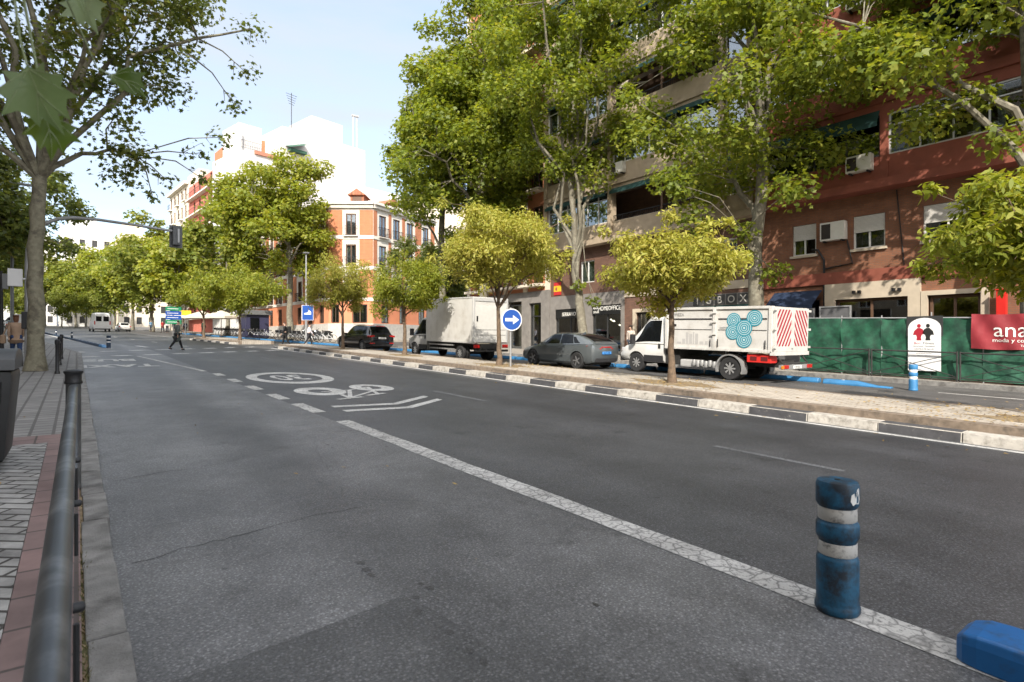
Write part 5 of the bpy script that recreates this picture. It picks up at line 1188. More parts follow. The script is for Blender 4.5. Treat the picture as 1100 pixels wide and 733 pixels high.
# white tipper truck; y = 0 at the tail
tt = thing('tipper_truck', 'white municipal tipper truck with turquoise ring emblem and red striped tail doors', 'truck', (0, 0, 0))
o = van_cab(tt, M_van, .98, 4.25, .42, 2.22, 2.25); cut_arches(o, (5.55,), .43, .40)
axle(tt, 1.55, .40, .98, M_rimw, .21, True); axle(tt, 5.55, .38, .96, M_rimw, .21)
b = MB(); b.box(-.45, .45, .1, 5.6, .50, .74); b.build('chassis', M_chas, tt)
b = MB(); b.box(-.92, -.5, 2.75, 3.55, .34, .62); b.build('fuel_tank', M_alu, tt, bevel=.05)
b = MB(); b.box(-.9, .9, 3.6, 4.2, .40, .95); b.build('battery_box', M_chas, tt, bevel=.02)
b = MB()
for k in range(6): b.lathe([(.07, -.10), (.09, 0), (.06, .12)], (-.93, 2.15+.16*k, .48+.03*(k % 2)), 10)
b.build('air_tanks', M_rimw, tt, smooth=True)
for sd in (-1, 1):
    b = MB(); n = 14; vs = []
    for k in range(n+1):
        a = lerp(R(-18), R(200), k/n); rr_ = .50; vs += [(sd*.72, 1.55+rr_*math.cos(a), .40+rr_*math.sin(a)), (sd*1.03, 1.55+rr_*math.cos(a), .40+rr_*math.sin(a)), (sd*1.03, 1.55+(rr_-.05)*math.cos(a), .40+(rr_-.05)*math.sin(a)), (sd*.72, 1.55+(rr_-.05)*math.cos(a), .40+(rr_-.05)*math.sin(a))]
    b.add(vs, [(4*k+j, 4*k+(j+1) % 4, 4*k+4+(j+1) % 4, 4*k+4+j) for k in range(n) for j in range(4)]); b.build('mudguard', M_rimw, tt, smooth=True)
# hopper with ribs
Hx = 1.06
b = MB(); b.box(-Hx, Hx, .05, 4.10, 1.00, 1.14); b.box(-Hx, -Hx+.06, .05, 4.10, 1.142, 2.52); b.box(Hx-.06, Hx, .05, 4.10, 1.142, 2.52); b.box(-Hx+.062, Hx-.062, 4.03, 4.10, 1.142, 2.52)
hp = b.build('hopper', M_box, tt)
b = MB()
for sd in (-1, 1):
    b = MB()
    for y in (.06, 2.02, 3.98): b.box(sd*(Hx+.002), sd*(Hx+.06), y, y+.11, 1.0, 2.52)
    for z in (1.0, 2.44): b.box(sd*(Hx+.002), sd*(Hx+.05), .172, 2.018, z, z+.09); b.box(sd*(Hx+.002), sd*(Hx+.05), 2.132, 3.978, z, z+.09)
    b.build('rib_frame', M_box, hp, bevel=.006)
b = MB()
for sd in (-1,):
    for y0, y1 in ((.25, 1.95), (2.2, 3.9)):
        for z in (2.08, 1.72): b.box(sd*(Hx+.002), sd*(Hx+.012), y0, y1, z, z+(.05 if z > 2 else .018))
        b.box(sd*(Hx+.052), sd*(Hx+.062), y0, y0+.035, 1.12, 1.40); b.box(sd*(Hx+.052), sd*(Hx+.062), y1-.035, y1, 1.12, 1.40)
b.build('groove_shade_strip', M_plast, hp)  # raised dark strips imitate the shade in panel grooves
b = MB()
for z in (1.55, 1.98, 2.30): MB().box(-Hx-.10, -Hx-.062, 1.98, 2.2, z, z+.05).build('latch', M_box, hp)
for y in (.35, .95, 1.5, 2.4, 3.0, 3.6): MB().box(-Hx-.075, -Hx-.052, y, y+.12, 1.0, 1.09).build('latch', M_box, hp)
# painted skyline and rings on the side
b = MB()
for y, w, h in ((2.35, .10, .12), (2.5, .16, .10), (2.72, .12, .38), (2.88, .05, .44), (2.96, .12, .36), (3.12, .10, .42), (3.25, .12, .18), (3.42, .18, .07)): b.box(-Hx-.006, -Hx-.002, y, y+w, 1.20, 1.20+h)
b.build('skyline_decal', mat('grey_decal', (.40, .39, .38), .6, var=.05), hp)
b = MB()
def disc_rings(cy, cz, rr_, a0=0, a1=360):
    n = 40
    for k in range(4):
        ro = rr_*(1-.235*k); ri = ro - rr_*.155; vs = []
        for j in range(n+1):
            a = R(lerp(a0, a1, j/n)); vs += [(-Hx-.0145-.0006*cc[0], cy+ro*math.cos(a), cz+ro*math.sin(a)), (-Hx-.0145-.0006*cc[0], cy+ri*math.cos(a), cz+ri*math.sin(a))]
        b.add(vs, [(2*j, 2*j+2, 2*j+3, 2*j+1) for j in range(n)])
cc = [0]
bd = MB()
for i, (cy, cz, rr_) in enumerate(((1.38, 2.06, .25), (.66, 2.13, .27), (1.40, 1.66, .26), (1.00, 1.40, .27), (1.0, 1.80, .28))):
    cc[0] = 4*i; disc_rings(cy, cz, rr_); n = 40; bd.add([(-Hx-.0142-.0024*i, cy+rr_*math.cos(2*math.pi*j/n), cz+rr_*math.sin(2*math.pi*j/n)) for j in range(n)], [tuple(range(n))])
bd.build('emblem_ground', mat('pale_turquoise_decal', (.42, .52, .53), .5, var=.04), hp)
b.build('ring_emblem', M_teal, hp)
side = lambda y, z, s=1: (lambda a, c, q: (-Hx-.0135-q, y - a*s, z + c*s))
text_mesh('LIMPIEZA', .15, side(3.62, 2.22), 'lettering', mat('grey_letters', (.18, .18, .18), .6, var=.03), hp, extrude=.0008)
text_mesh('madrid', .10, side(1.75, 1.78), 'lettering', mat('grey_letters', (.18, .18, .18), .6), hp, extrude=.0008)
b = MB(); b.box(-Hx-.012, -Hx-.002, 3.78, 3.86, 1.84, 1.92); b.box(-Hx-.012, -Hx-.002, 3.64, 3.72, 1.84, 1.92); b.build('marker', M_ink, hp)
# two tail doors with chevrons
for sd in (-1, 1):
    x0, x1 = (-Hx, -.004) if sd < 0 else (.004, Hx)
    b = MB(); b.box(x0, x1, -.03, .045, 1.05, 2.50); dr = b.build('tail_door', M_box, tt)
    s = MB(); xa, xb = x0+.10, x1-.08; za, zb = 1.22, 2.42; pitch = .29
    k = -8
    while k < 14:
        # diagonal stripe clipped to the panel
        poly = []
        zz0 = za + k*pitch; sl = 1.5
        pts = [(xa, zz0), (xb, zz0 + (xb-xa)*sl), (xb, zz0 + (xb-xa)*sl + pitch*.5), (xa, zz0 + pitch*.5)]
        def clip(pl, f_in, f_x):
            out = []
            for i in range(len(pl)):
                p, q = pl[i], pl[(i+1) % len(pl)]
                if f_in(p): out.append(p)
                if f_in(p) != f_in(q): out.append(f_x(p, q))
            return out
        for lim, sgn in ((za, 1), (zb, -1)):
            pts = clip(pts, lambda p: sgn*(p[1]-lim) >= 0, lambda p, q: (p[0]+(q[0]-p[0])*(lim-p[1])/(q[1]-p[1]), lim)) if pts else pts
        if len(pts) > 2:
            if sd > 0: pts = [(xa+xb-p[0], p[1]) for p in pts]
            s.add([(p[0], -.0335, p[1]) for p in pts], [tuple(range(len(pts)))])
        k += 1
    s.build('chevron_stripes', M_redf, dr)

    for z in (1.15, 1.75, 2.38): MB().box(sd*(Hx-.02), sd*(Hx+.10), -.07, -.033, z, z+.07).build('hinge', M_box, dr)

b = MB(); b.box(-.05, .05, -.07, -.034, 1.15, 2.45); b.build('door_lock_bar', M_box, tt)
b = MB(); b.box(-Hx-.06, Hx+.06, -.05, .10, .92, 1.045); b.build('tail_sill', M_box, tt)
b = MB(); b.box(-1.02, -.62, .12, .92, .66, .94); rbx = b.build('tool_box', M_redb, tt, bevel=.02)
for y in (.22, .58): MB().box(-1.035, -1.0215, y, y+.22, .73, .86).build('recess_plate', mat('recess_shade_red', (.10, .01, .01), .6), rbx)  # darker red plates paint in the shade of hollows
b = MB(); b.box(-.98, .98, -.22, -.12, .48, .62); b.box(-.4, -.3, -.12, .3, .5, .6); b.box(.3, .4, -.12, .3, .5, .6); b.build('rear_bumper', M_rimw, tt)
b = MB(); b.tube([(-.8, .05, .92), (-.8, -.15, .66), (.8, -.15, .66), (.8, .05, .92)], .03, 6); b.build('underrun_frame', M_chas, tt)
for sd in (-1, 1): MB().box(sd*.62, sd*.90, -.27, -.222, .50, .62).build('tail_lamp', M_tail, tt, bevel=.01)
MB().box(-1.02, -.92, -.27, -.222, .50, .60).build('side_lamp', M_amb, tt)
plate(tt, '2954 JRC', .0, -.2215, .49, M_plw)
place(tt, 18.25, 9.1, 0); tt.scale = (1, 1, .965)

# white box truck
vt = thing('box_truck', 'white box truck with plain cargo box and closed tail shutter behind the blue arrow sign', 'truck', (0, 0, 0))
o = van_cab(vt, M_vsil, .98, 4.15, .40, 2.12, 2.2); cut_arches(o, (5.45,), .42, .38)
axle(vt, 1.2, .36, .95, M_rimw, .19, True); axle(vt, 5.45, .36, .95, M_rimw, .2)
b = MB(); b.box(-.45, .45, .1, 5.6, .52, .78); b.build('chassis', M_chas, vt)
b = MB(); b.box(-1.05, 1.05, .0, 4.12, .86, 3.05); bx = b.build('cargo_box', M_box, vt, bevel=.03)
b = MB()
for sd in (-1, 1): b.box(sd*1.052, sd*1.068, .002, .06, .88, 3.03); b.box(sd*1.052, sd*1.066, .062, 4.10, .87, .93); b.box(sd*1.052, sd*1.066, .062, 4.10, 2.98, 3.04); b.box(sd*1.052, sd*1.064, 4.06, 4.12, .935, 2.975)
b.build('edge_trim', M_alu, bx)
b = MB(); b.box(-1.03, -.95, -.03, -.002, .90, 3.02); b.box(.95, 1.03, -.03, -.002, .90, 3.02); b.box(-.948, .948, -.03, -.002, 2.86, 3.02); b.build('tail_frame', M_alu, bx)
b = MB(); b.box(-.94, .94, -.026, -.004, 1.03, 2.62); b.box(-.94, .94, -.045, -.006, .92, 1.02); td = b.build('tail_door', mat('grey_white_door', (.55, .54, .51), .5, var=.06), vt)
b = MB()
for z in (1.25, 1.5): b.box(-.9, .9, -.034, -.0265, z, z+.015)
b.box(-.86, -.78, -.045, -.027, 1.9, 2.15); b.build('door_fitting', M_iron, td)
b = MB(); b.box(-1.0, 1.0, -.14, -.04, .46, .56); b.box(-.35, -.25, -.04, .3, .5, .7); b.box(.25, .35, -.04, .3, .5, .7); b.build('rear_bumper', M_chas, vt)
for sd in (-1, 1): MB().box(sd*.70, sd*1.02, -.10, -.035, .64, .80).build('tail_lamp', M_tail, vt, bevel=.015); 
b = MB(); b.box(-.6, .6, -.06, .0, .60, .84); b.build('tail_lift_frame', M_chas, vt)
b = MB(); b.box(-1.0, -.85, 1.75, 3.9, .50, .56); b.box(-1.0, -.85, 1.75, 3.9, .70, .76); b.build('side_guard', M_rimw, vt)
b = MB(); b.box(-.9, -.5, 3.2, 4.0, .38, .68); b.build('battery_box', M_chas, vt, bevel=.02)
place(vt, 15.75, 22.3, 2.5)

# far vehicles
def far_van(label, x, y, m, rz=0, name='delivery_van', w=1.0, h=2.6, l=5.6, cat='van'):
    t = thing(name, label, cat, (0, 0, 0))
    b = loft(lower_body(subdiv_rings([(0, .4, h*.5, w*.97, 0), (.2, .35, h*.5, w, 0), (l*.7, .35, h*.5, w, 0), (l*.85, .38, h*.45, w*.97, .03), (l*.97, .42, h*.36, w*.9, .03), (l, .5, h*.3, w*.78, .0)]))).build('body', m, t, smooth=True, angle=38)
    S = cabin_fn(subdiv_rings([(0, h*.49, h*.93, w*.98, w*.8), (.3, h*.49, h, w*.98, w*.82), (l*.6, h*.49, h, w*.98, w*.82), (l*.72, h*.49, h*.86, w*.96, w*.8), (l*.86, h*.45, h*.47, w*.92, w*.8)], 3))
    cabin_mesh(S, .002, l*.86-.002).build('roof', m, t, smooth=True, angle=50)
    patch(S, (lambda q: l*.655), (lambda q: l*.84), .53, 1, 0, mirror_top=True).build('windscreen', M_carg, t)
    for sd in (-1, 1):
        patch(S, ln(l*.55, l*.56), ln(l*.76, l*.68), .05, .42, sd).build('side_window', M_carg, t)
        MB().box(sd*w*.80, sd*w*.93, -.02, .05, h*.38, h*.58).build('tail_lamp', M_tail, t)
        b = MB(); b.box(sd*w*.1, sd*w*.72, -.015, .03, h*.56, h*.82); b.build('rear_window', M_carg, t)
        for yy in (l*.18, l*.8): wheel(t, sd*(w-.1), yy, .34, .2, M_rimw, 6, sd)
    MB().box(-w*.9, w*.9, -.06, .03, .36, .52).build('rear_bumper', M_plast, t)
    return place(t, x, y, rz)
far_van('white high roofed delivery van driving away at the far end of the street', 3.2, 108, M_van, 5.5, w=1.12, h=2.9, l=6.2)
def small_car(label, x, y, m, rz=0):
    t, S = car('hatchback', label, m, 4.2, [(0, .45, .85, .74, .02), (.1, .32, .95, .85, .02), (.9, .22, .95, .88, .03), (2.0, .2, .93, .89, .03), (3.2, .22, .9, .87, .05), (3.9, .26, .76, .8, .05), (4.15, .36, .62, .64, .03)],
        [(.1, .93, .96, .8, .62), (.4, .93, 1.36, .84, .62), (1.2, .93, 1.46, .85, .62), (2.0, .92, 1.45, .85, .61), (2.6, .91, 1.2, .83, .62), (3.1, .9, .93, .8, .7)], (.75, 3.3, .88), .31,
        dict(side=[(ln(1.75, 1.78), ln(2.75, 2.2), .05, .44), (ln(.7, .8), ln(1.68, 1.7), .05, .44)], top=[(2.2, 3.0, .56, 'windscreen'), (.14, .42, .58, 'rear_window')]), spokes=7)
    for sd in (-1, 1): MB().box(sd*.62, sd*.86, .0, .2, .72, .92).build('tail_lamp', M_tail, t, bevel=.02)
    plate(t, '7715 HDN', 0, -.01, .6, M_plw)
    return place(t, x, y, rz)
small_car('small white hatchback driving away beside the far delivery van', 6.3, 112, M_van, 5.5)
small_car('dark grey hatchback parked far down the street on the left', -8.6, 128, M_grey, 5.5)
ft = thing('delivery_truck', 'pale flatbed truck with red lettered side at the far end of the street', 'truck', (0, 0, 0))
o = van_cab(ft, M_van, 1.0, 4.2, .45, 2.2, 2.2)
b = MB(); b.box(-1.1, 1.1, 0, 4.1, .9, 2.7); q = b.build('cargo_box', M_box, ft, bevel=.03); MB().box(-.8, .8, -.02, -.003, 1.6, 2.4).build('red_panel', M_redf, q)
b = MB(); b.box(-.5, .5, 0, 5.5, .5, .85); b.build('chassis', M_chas, ft)
axle(ft, 1.1, .38, .98, M_rimw, .2); axle(ft, 5.5, .38, .98, M_rimw, .2)
place(ft, -6.5, 152, 55)
# ------------------------------------------------------------ street furniture
M_galv = mat('galvanised_tube', (.10, .11, .12), .42, .6, var=.12, scale=6, color2=(.24, .25, .26), c2at=(.5, .7), c2scale=3)
M_cap = mat('cast_iron_black', (.02, .021, .023), .5, .2, var=.2, scale=12, bump=.1)
M_bin = mat('dark_plastic_bin', (.028, .029, .030), .5, var=.15, scale=5, bump=.05, bscale=200)
M_binl = mat('dark_plastic_lid', (.045, .047, .049), .45, var=.15, scale=5)
M_pole = mat('grey_painted_pole', (.17, .175, .18), .5, .3, var=.1)
M_polel = mat('light_grey_pole', (.34, .345, .35), .45, .4, var=.1)
M_blue = mat('blue_rubber', (.010, .095, .185), .5, var=.35, scale=9, color2=(.013, .022, .034), c2at=(.40, .60), c2scale=8, bump=.08, bscale=60)
M_bluel = mat('light_blue_rubber', (.035, .17, .36), .5, var=.15, scale=5, color2=(.03, .12, .26), c2at=(.55, .75), c2scale=4)
M_bluek = mat('dark_blue_rubber', (.015, .035, .07), .6, var=.2)
M_band = mat('dirty_reflective_band', (.50, .49, .46), .5, var=.2, scale=5, color2=(.10, .10, .10), c2at=(.52, .66), c2scale=11)
M_signb = mat('sign_blue', (.012, .07, .32), .35, var=.04)
M_signw = mat('sign_white', (.72, .72, .72), .35, var=.03)
M_signg = mat('sign_green', (.012, .20, .09), .4, var=.05)

def bollard(label, x, y, m=M_blue, band=M_band, group=None, tears=False):
    t = thing('bollard', label, 'bollard', (x, y, G(y)), group); z = G(y)+.004
    b = MB(); b.lathe([(.0, 0), (.112, 0), (.118, .012), (.118, .035), (.112, .045), (.110, .06), (.110, .30), (.106, .315), (.098, .325), (.098, .41), (.108, .425), (.112, .435), (.112, .50), (.108, .512), (.098, .522), (.098, .60), (.108, .615), (.112, .625), (.112, .725), (.104, .748), (.09, .752), (.0, .752)], (x, y, z), 40)
    b.build('post', m, t, smooth=True, angle=50)
    for z0 in (.328, .526):
        q = MB(); q.lathe([(.0985, z0), (.1005, z0+.004), (.1005, z0+.070), (.0985, z0+.074)], (x, y, z), 40); q.build('reflective_band', band, t, smooth=True, angle=50)
    q = MB(); q.lathe([(.0, .0), (.016, 0), (.016, .003), (0, .003)], (x, y, z+.7525), 12); q.build('cap_hole', M_ink, t)
    if tears:
        q = MB(); rr = random.Random(2)
        pts = [(-.035, .655), (-.03, .69), (-.012, .70), (-.005, .67), (.012, .72), (.03, .725), (.04, .66), (.025, .635), (.0, .64), (-.02, .63)]
        a0 = R(-104); q.add([(x+.1128*math.cos(a0+u/.112), y+.1128*math.sin(a0+u/.112), z+v) for u, v in pts], [tuple(range(len(pts)))]); q.build('torn_sticker', M_sign_w, t)
    return t
bollard('scuffed blue traffic bollard with two dirty white bands in the foreground', 3.5, 1.47, tears=True)
bollard('bright blue traffic bollard with white bands in front of the green hoarding', 19.2, 6.0, M_bluel, M_sign_w)
bollard('dark blue bollard with white bands at the near end of the far lane dividers', 1.55, 42.0, M_bluek, M_signw)

def divider_mesh(kind='mid'):
    """low rubber lane divider, 1.9 m long, local y from 0 to 1.9"""
    b = MB(); w, h = .14, .15; secs = []
    prof = lambda s, k: [(-w*s, .0), (-w*s, h*k*.35), (-w*.72*s, h*k), (w*.72*s, h*k), (w*s, h*k*.35), (w*s, 0)]
    if kind == 'mid': ys = [(0, .97, .9), (.03, 1, 1), (1.87, 1, 1), (1.9, .97, .9)]
    else: ys = [(0, .8, .25), (.03, .9, .32), (.4, .95, .36), (.95, 1, 1), (1.87, 1, 1), (1.9, .97, .9)]
    vs = []
    for y, s, k in ys: vs += [(x, y, z) for x, z in prof(s, k)]
    n = 6; fs = [(i*n+j, i*n+(j+1) % n, (i+1)*n+(j+1) % n, (i+1)*n+j) for i in range(len(ys)-1) for j in range(n)] + [tuple(range(n)), tuple(range(len(vs)-1, len(vs)-n-1, -1))]
    return b.add(vs, fs)
def divider(label, m, kind, group):
    t = thing('lane_divider', label, 'lane divider', (0, 0, 0), group)
    divider_mesh(kind).build('rubber_block', m, t, bevel=.012)
    b = MB()
    b.lathe([(.0, 0), (.045, .0), (.045, .006), (.0, .007)], (0, 1.35, .15), 14); 
    b.build('stud', M_signw, t)
    return t
dv = divider('light blue rubber lane divider in the row behind the waiting trucks', M_bluel, 'mid', 'blue lane dividers along the service road')
dvend = divider('light blue tapered end divider of the row, next to the bright blue bollard', M_bluel, 'end', 'blue lane dividers along the service road')
dvend.location = (19.25, 6.55, G(6.55)+.003); dvend.rotation_euler = (math.atan(SLOPE), 0, R(2))
def dline(y): return 19.35 + (cs(y) if y > 8 else 0)*.98
first = True; y = 8.65
while y < 96:
    a = math.atan2(dline(y) - dline(y+1.9), 1.9)
    o = dv if first else dup(dv, (0, 0, 0)); first = False
    o.location = (dline(y), y, G(y)+.003); o.rotation_euler = (math.atan(SLOPE), 0, a); y += 2.08
nd = thing('lane_divider', 'rounded blue lane divider block in the lower right corner of the road', 'lane divider', (3.56, -1.25, G(-1.25)+.006))
b = MB(); w, h = .15, .16; ys = [(0, 1, 1), (1.98, 1, 1), (2.06, .97, .97), (2.12, .85, .86), (2.15, .66, .7)]; vs = []
for y, s, k in ys: vs += [(-w*s, y, 0), (-w*s*1.0, y, h*.66*k), (-w*.95*s, y, h*.92*k), (-w*.86*s, y, h*k), (w*.86*s, y, h*k), (w*.95*s, y, h*.92*k), (w*s, y, h*.66*k), (w*s, y, 0)]
n = 8; b.add([(x+3.56, yy-1.25, z+G(-1.25)+.006+G(yy)) for x, yy, z in vs], [(i*n+j, i*n+(j+1) % n, (i+1)*n+(j+1) % n, (i+1)*n+j) for i in range(len(ys)-1) for j in range(n)] + [tuple(range(n)), tuple(range(len(vs)-1, len(vs)-n-1, -1))])
b.build('rubber_block', mat('clean_blue_rubber', (.012, .125, .36), .42, var=.12, scale=6, color2=(.03, .07, .13), c2at=(.5, .72), c2scale=9), nd, bevel=.01)
b = MB(); b.lathe([(.0, 0), (.04, 0), (.04, .006), (0, .008)], (3.56, .28, G(.28)+.167), 16); b.build('stud', M_signw, nd)
# dark dividers on the far left
kd = divider('dark blue rubber lane divider in the long row on the far left of the road', M_bluek, 'mid', 'dark lane dividers on the left of the road')
ke = divider('light blue end piece of the dark divider row, next to the banded bollard', M_bluel, 'end', 'dark lane dividers on the left of the road')
ax, ay, bx_, by = 1.42, 42.4, -3.3, 93.0; dl = math.hypot(bx_-ax, by-ay); ux, uy = (bx_-ax)/dl, (by-ay)/dl; ang = math.atan2(-ux, uy); k = 0
while k*2.0 < dl:
    o = ke if k == 0 else (kd if k == 1 else dup(kd, (0, 0, 0)))
    yy = ay+uy*k*2.0; o.location = (ax+ux*k*2.0, yy, G(yy)+.003); o.rotation_euler = (math.atan(SLOPE), 0, ang); k += 1
for i, (q, lab) in enumerate(((18.5, 'short black post on the dark divider row, the nearer of two'), (33, 'short black post on the dark divider row, the farther of two'))):
    x, y = ax+ux*q, ay+uy*q; t = thing('marker_post', lab, 'post', (x, y, G(y))); b = MB(); b.lathe([(0, 0), (.07, 0), (.07, .55), (.0, .58)], (x, y, G(y)+.1), 14); b.build('post', M_bluek, t, smooth=True)
    b = MB(); b.lathe([(.0705, .3), (.0725, .3), (.0725, .42), (.0705, .42)], (x, y, G(y)+.1), 14); b.build('reflective_band', M_signw, t)

# ---- handrail in the left foreground
hr = thing('guard_rail', 'grey steel tube guard rail with a black capped post along the left kerb', 'railing', (-.08, 6.4, G(6.4)+LZ))
b = MB(); zt = .80
path = [(-.045, -2.5, zt), (-.045, 0, zt), (-.045, 1.2, zt), (-.043, 2.2, zt), (-.04, 3.2, zt), (-.036, 4.2, zt+.005), (-.03, 5.0, zt+.02), (-.027, 5.6, zt+.05), (-.025, 6.0, zt+.075), (-.023, 6.33, zt+.085)]
b.tube([(x, y, z+G(y)+LZ) for x, y, z in path], [.036]*len(path), 20); b.build('rail', M_galv, hr, smooth=True)
b = MB(); z0 = G(6.4)+LZ; b.lathe([(0, -.05), (.062, -.05), (.062, .0), (.056, .01), (.056, .92), (0, .92)], (-.02, 6.4, z0), 24); po = b.build('post', M_galv, hr, smooth=True)
b = MB(); b.lathe([(0, .921), (.064, .921), (.068, .93), (.064, .945), (.060, .955), (.060, 1.0), (.066, 1.012), (.072, 1.022), (.072, 1.035), (.05, 1.045), (0, 1.05)], (-.02, 6.4, z0), 24); b.build('post_cap', M_cap, po, smooth=True)
for yy in (1.75, 2.75, 3.6):
    b = MB(); b.lathe([(0, .015), (.013, .015), (.013, .034), (.008, .04), (0, .04)], (-.022, yy, G(yy)+LZ+zt-.02), 12, 'x'); b.tube([(-.0, yy, G(yy)+LZ+zt-.06), (-.0, yy, G(yy)+LZ+zt-.22)], .007, 8); b.build('clamp', M_cap, hr, smooth=True)
for yy in (3.9, 1.2):
    b = MB(); b.tube([(-.043, yy, G(yy)+LZ-.05), (-.043, yy, G(yy)+LZ+zt-.02)], .024, 12); b.build('upright', M_galv, hr, smooth=True)

# ---- waste container at the left edge
wb = thing('waste_container', 'dark grey plastic waste container with a rounded lid on the left pavement', 'bin', (-1.05, 7.75, G(7.7)+LZ))
z0 = G(7.7)+LZ
b = MB(); lo = [(-1.48, 7.35), (-.545, 7.35), (-.545, 8.1), (-1.48, 8.1)]; hi = [(-1.56, 7.2), (-.478, 7.2), (-.478, 8.2), (-1.56, 8.2)]
b.add([(x, y, z0+.10) for x, y in lo] + [(x, y, z0+.98) for x, y in hi], [(0, 1, 2, 3), (4, 5, 6, 7)] + [(i, (i+1) % 4, 4+(i+1) % 4, 4+i) for i in range(4)]); wbo = b.build('body', M_bin, wb, bevel=.05, smooth=True)
b = MB(); b.add([(-1.46, 7.325, z0+.25), (-.60, 7.325, z0+.25), (-.56, 7.19, z0+.88), (-1.50, 7.19, z0+.88), (-1.46, 7.36, z0+.25), (-.60, 7.36, z0+.25), (-.56, 7.26, z0+.88), (-1.50, 7.26, z0+.88)], [(0, 1, 2, 3), (0, 4, 5, 1), (1, 5, 6, 2), (2, 6, 7, 3), (3, 7, 4, 0)]); b.build('front_panel', mat('black_panel', (.012, .012, .013), .5, var=.1), wb, bevel=.012)
b = MB(); n = 10; vs = []
for k in range(n+1):
    a = math.pi*k/n; yy = 7.7 - .54*math.cos(a); zz = z0+.99+.20*math.sin(a)**.6
    vs += [(-1.58, yy, zz), (-.462, yy, zz), (-.475, yy, z0+.985), (-1.565, yy, z0+.985)]
b.add(vs, [(4*k+j, 4*k+(j+1) % 4, 4*k+4+(j+1) % 4, 4*k+4+j) for k in range(n) for j in range(4)] + [(0, 1, 2, 3), (4*n, 4*n+3, 4*n+2, 4*n+1)]); b.build('lid', M_binl, wb, bevel=.02, smooth=True)
for x in (-1.4, -.64):
    for y in (7.5, 7.98): b = MB(); b.lathe([(0, -.03), (.1, -.03), (.1, .03), (0, .03)], (x, y, z0+.1), 16, 'x'); b.build('wheel', M_tyre, wb, smooth=True)

# ---- black ornamental railing beside the left tree
br = thing('iron_railing', 'low black iron railing with looped bars beside the left plane tree', 'railing', (-.42, 20.3, G(20.3)+LZ))
def ir(y, z): return (-.42 - .004*(y-20.3), y, G(y)+LZ+z)
b = MB(); b.tube([ir(20.35, .74), ir(24, .78), ir(28, .78)], .028, 8); b.tube([ir(20.35, .14), ir(28, .14)], .018, 8)
for k in range(30):
    y = 20.6+.25*k; b.tube([ir(y, .14), ir(y, .75)], .011, 6)
    b.tube([ir(y+.12+.10*math.cos(a), .56+.14*math.sin(a)) for a in [2*math.pi*j/10 for j in range(11)]], .010, 5)
b.build('panel', M_iron, br, smooth=True)
for y in (20.3, 24.2, 28.1):
    b = MB(); x, yy, zz = ir(y, 0); b.lathe([(0, -.05), (.06, -.05), (.06, .06), (.045, .08), (.045, .80), (.055, .82), (.06, .86), (.06, .93), (.03, .96), (0, .96)], (x, yy, zz), 16); b.build('post', M_cap, br, smooth=True)

# ---- traffic signal on a curved mast
ts = thing('traffic_signal', 'traffic signal hanging from a long curved grey mast over the bus lane', 'traffic signal', (-1.25, 24.0, G(24)+LZ))
b = MB(); z0 = G(24)+LZ
arc = [(-1.25, 24, z0-.05), (-1.25, 24, z0+3.2), (-1.23, 24, z0+3.75), (-1.1, 24, z0+4.25), (-.85, 24, z0+4.62), (-.5, 24, z0+4.83), (-.1, 24, z0+4.93), (.6, 24, z0+4.95), (1.6, 24, z0+4.90), (2.8, 24, z0+4.82)]
b.tube(arc, [.075, .07, .068, .064, .06, .057, .055, .05, .047, .042], 12); b.build('mast', M_polel, ts, smooth=True)
b = MB(); b.box(2.78, 3.04, 23.88, 24.12, z0+4.32, z0+4.98); sh = b.build('signal_head', mat('signal_grey', (.10, .105, .11), .5, var=.1), ts, bevel=.02)
b = MB(); b.box(2.70, 3.12, 24.143, 24.16, z0+4.24, z0+5.06); b.build('back_board', mat('signal_grey', (.10, .105, .11), .5), ts)
b = MB(); b.box(2.93, 2.99, 23.83, 23.877, z0+4.4, z0+4.9); b.build('hanger_bracket', M_polel, sh)
for k in range(3): b = MB(); b.lathe([(0, 0), (.09, 0), (.09, .04), (0, .04)], (2.91, 24.142, z0+4.36+.26*k), 14, 'y'); b.build('lens', mat('dark_lens', (.03, .02, .02), .2), sh)
b = MB(); b.box(-1.72, -1.36, 23.85, 24.1, z0+2.55, z0+3.1); b.tube([(-1.36, 23.97, z0+2.8), (-1.25, 23.97, z0+2.8)], .03); b.build('control_box', M_signw, ts, bevel=.02)
b = MB(); b.box(-1.39, -1.13, 23.86, 24.13, z0+1.2, z0+1.75); b.build('pole_cabinet', M_plast, ts, bevel=.02)
for x, y, h, lab, m in ((-3.0, 44.5, 9.5, 'tall thin grey lamp pole left of the curved signal mast', M_pole), (-2.35, 30, 3.4, 'short dark sign pole behind the tan coated pedestrian', M_iron)):
    t = thing('lamp_pole' if h > 5 else 'sign_pole', lab, 'pole', (x, y, G(y)+LZ)); b = MB(); b.tube([(x, y, G(y)+LZ-.05), (x, y, G(y)+LZ+h*.4), (x, y, G(y)+LZ+h)], [.10, .08, .05], 12); b.build('pole', m, t, smooth=True)
    b = MB(); b.box(x-.2, x+.9 if h > 5 else x+.2, y-.12, y+.12, G(y)+LZ+h-.02, G(y)+LZ+h+.1) if h > 5 else b.box(x-.22, x+.22, y-.04, y-.0, G(y)+LZ+h-.7, G(y)+LZ+h-.1); b.build('lamp_head' if h > 5 else 'sign_plate', M_pole, t, bevel=.01)

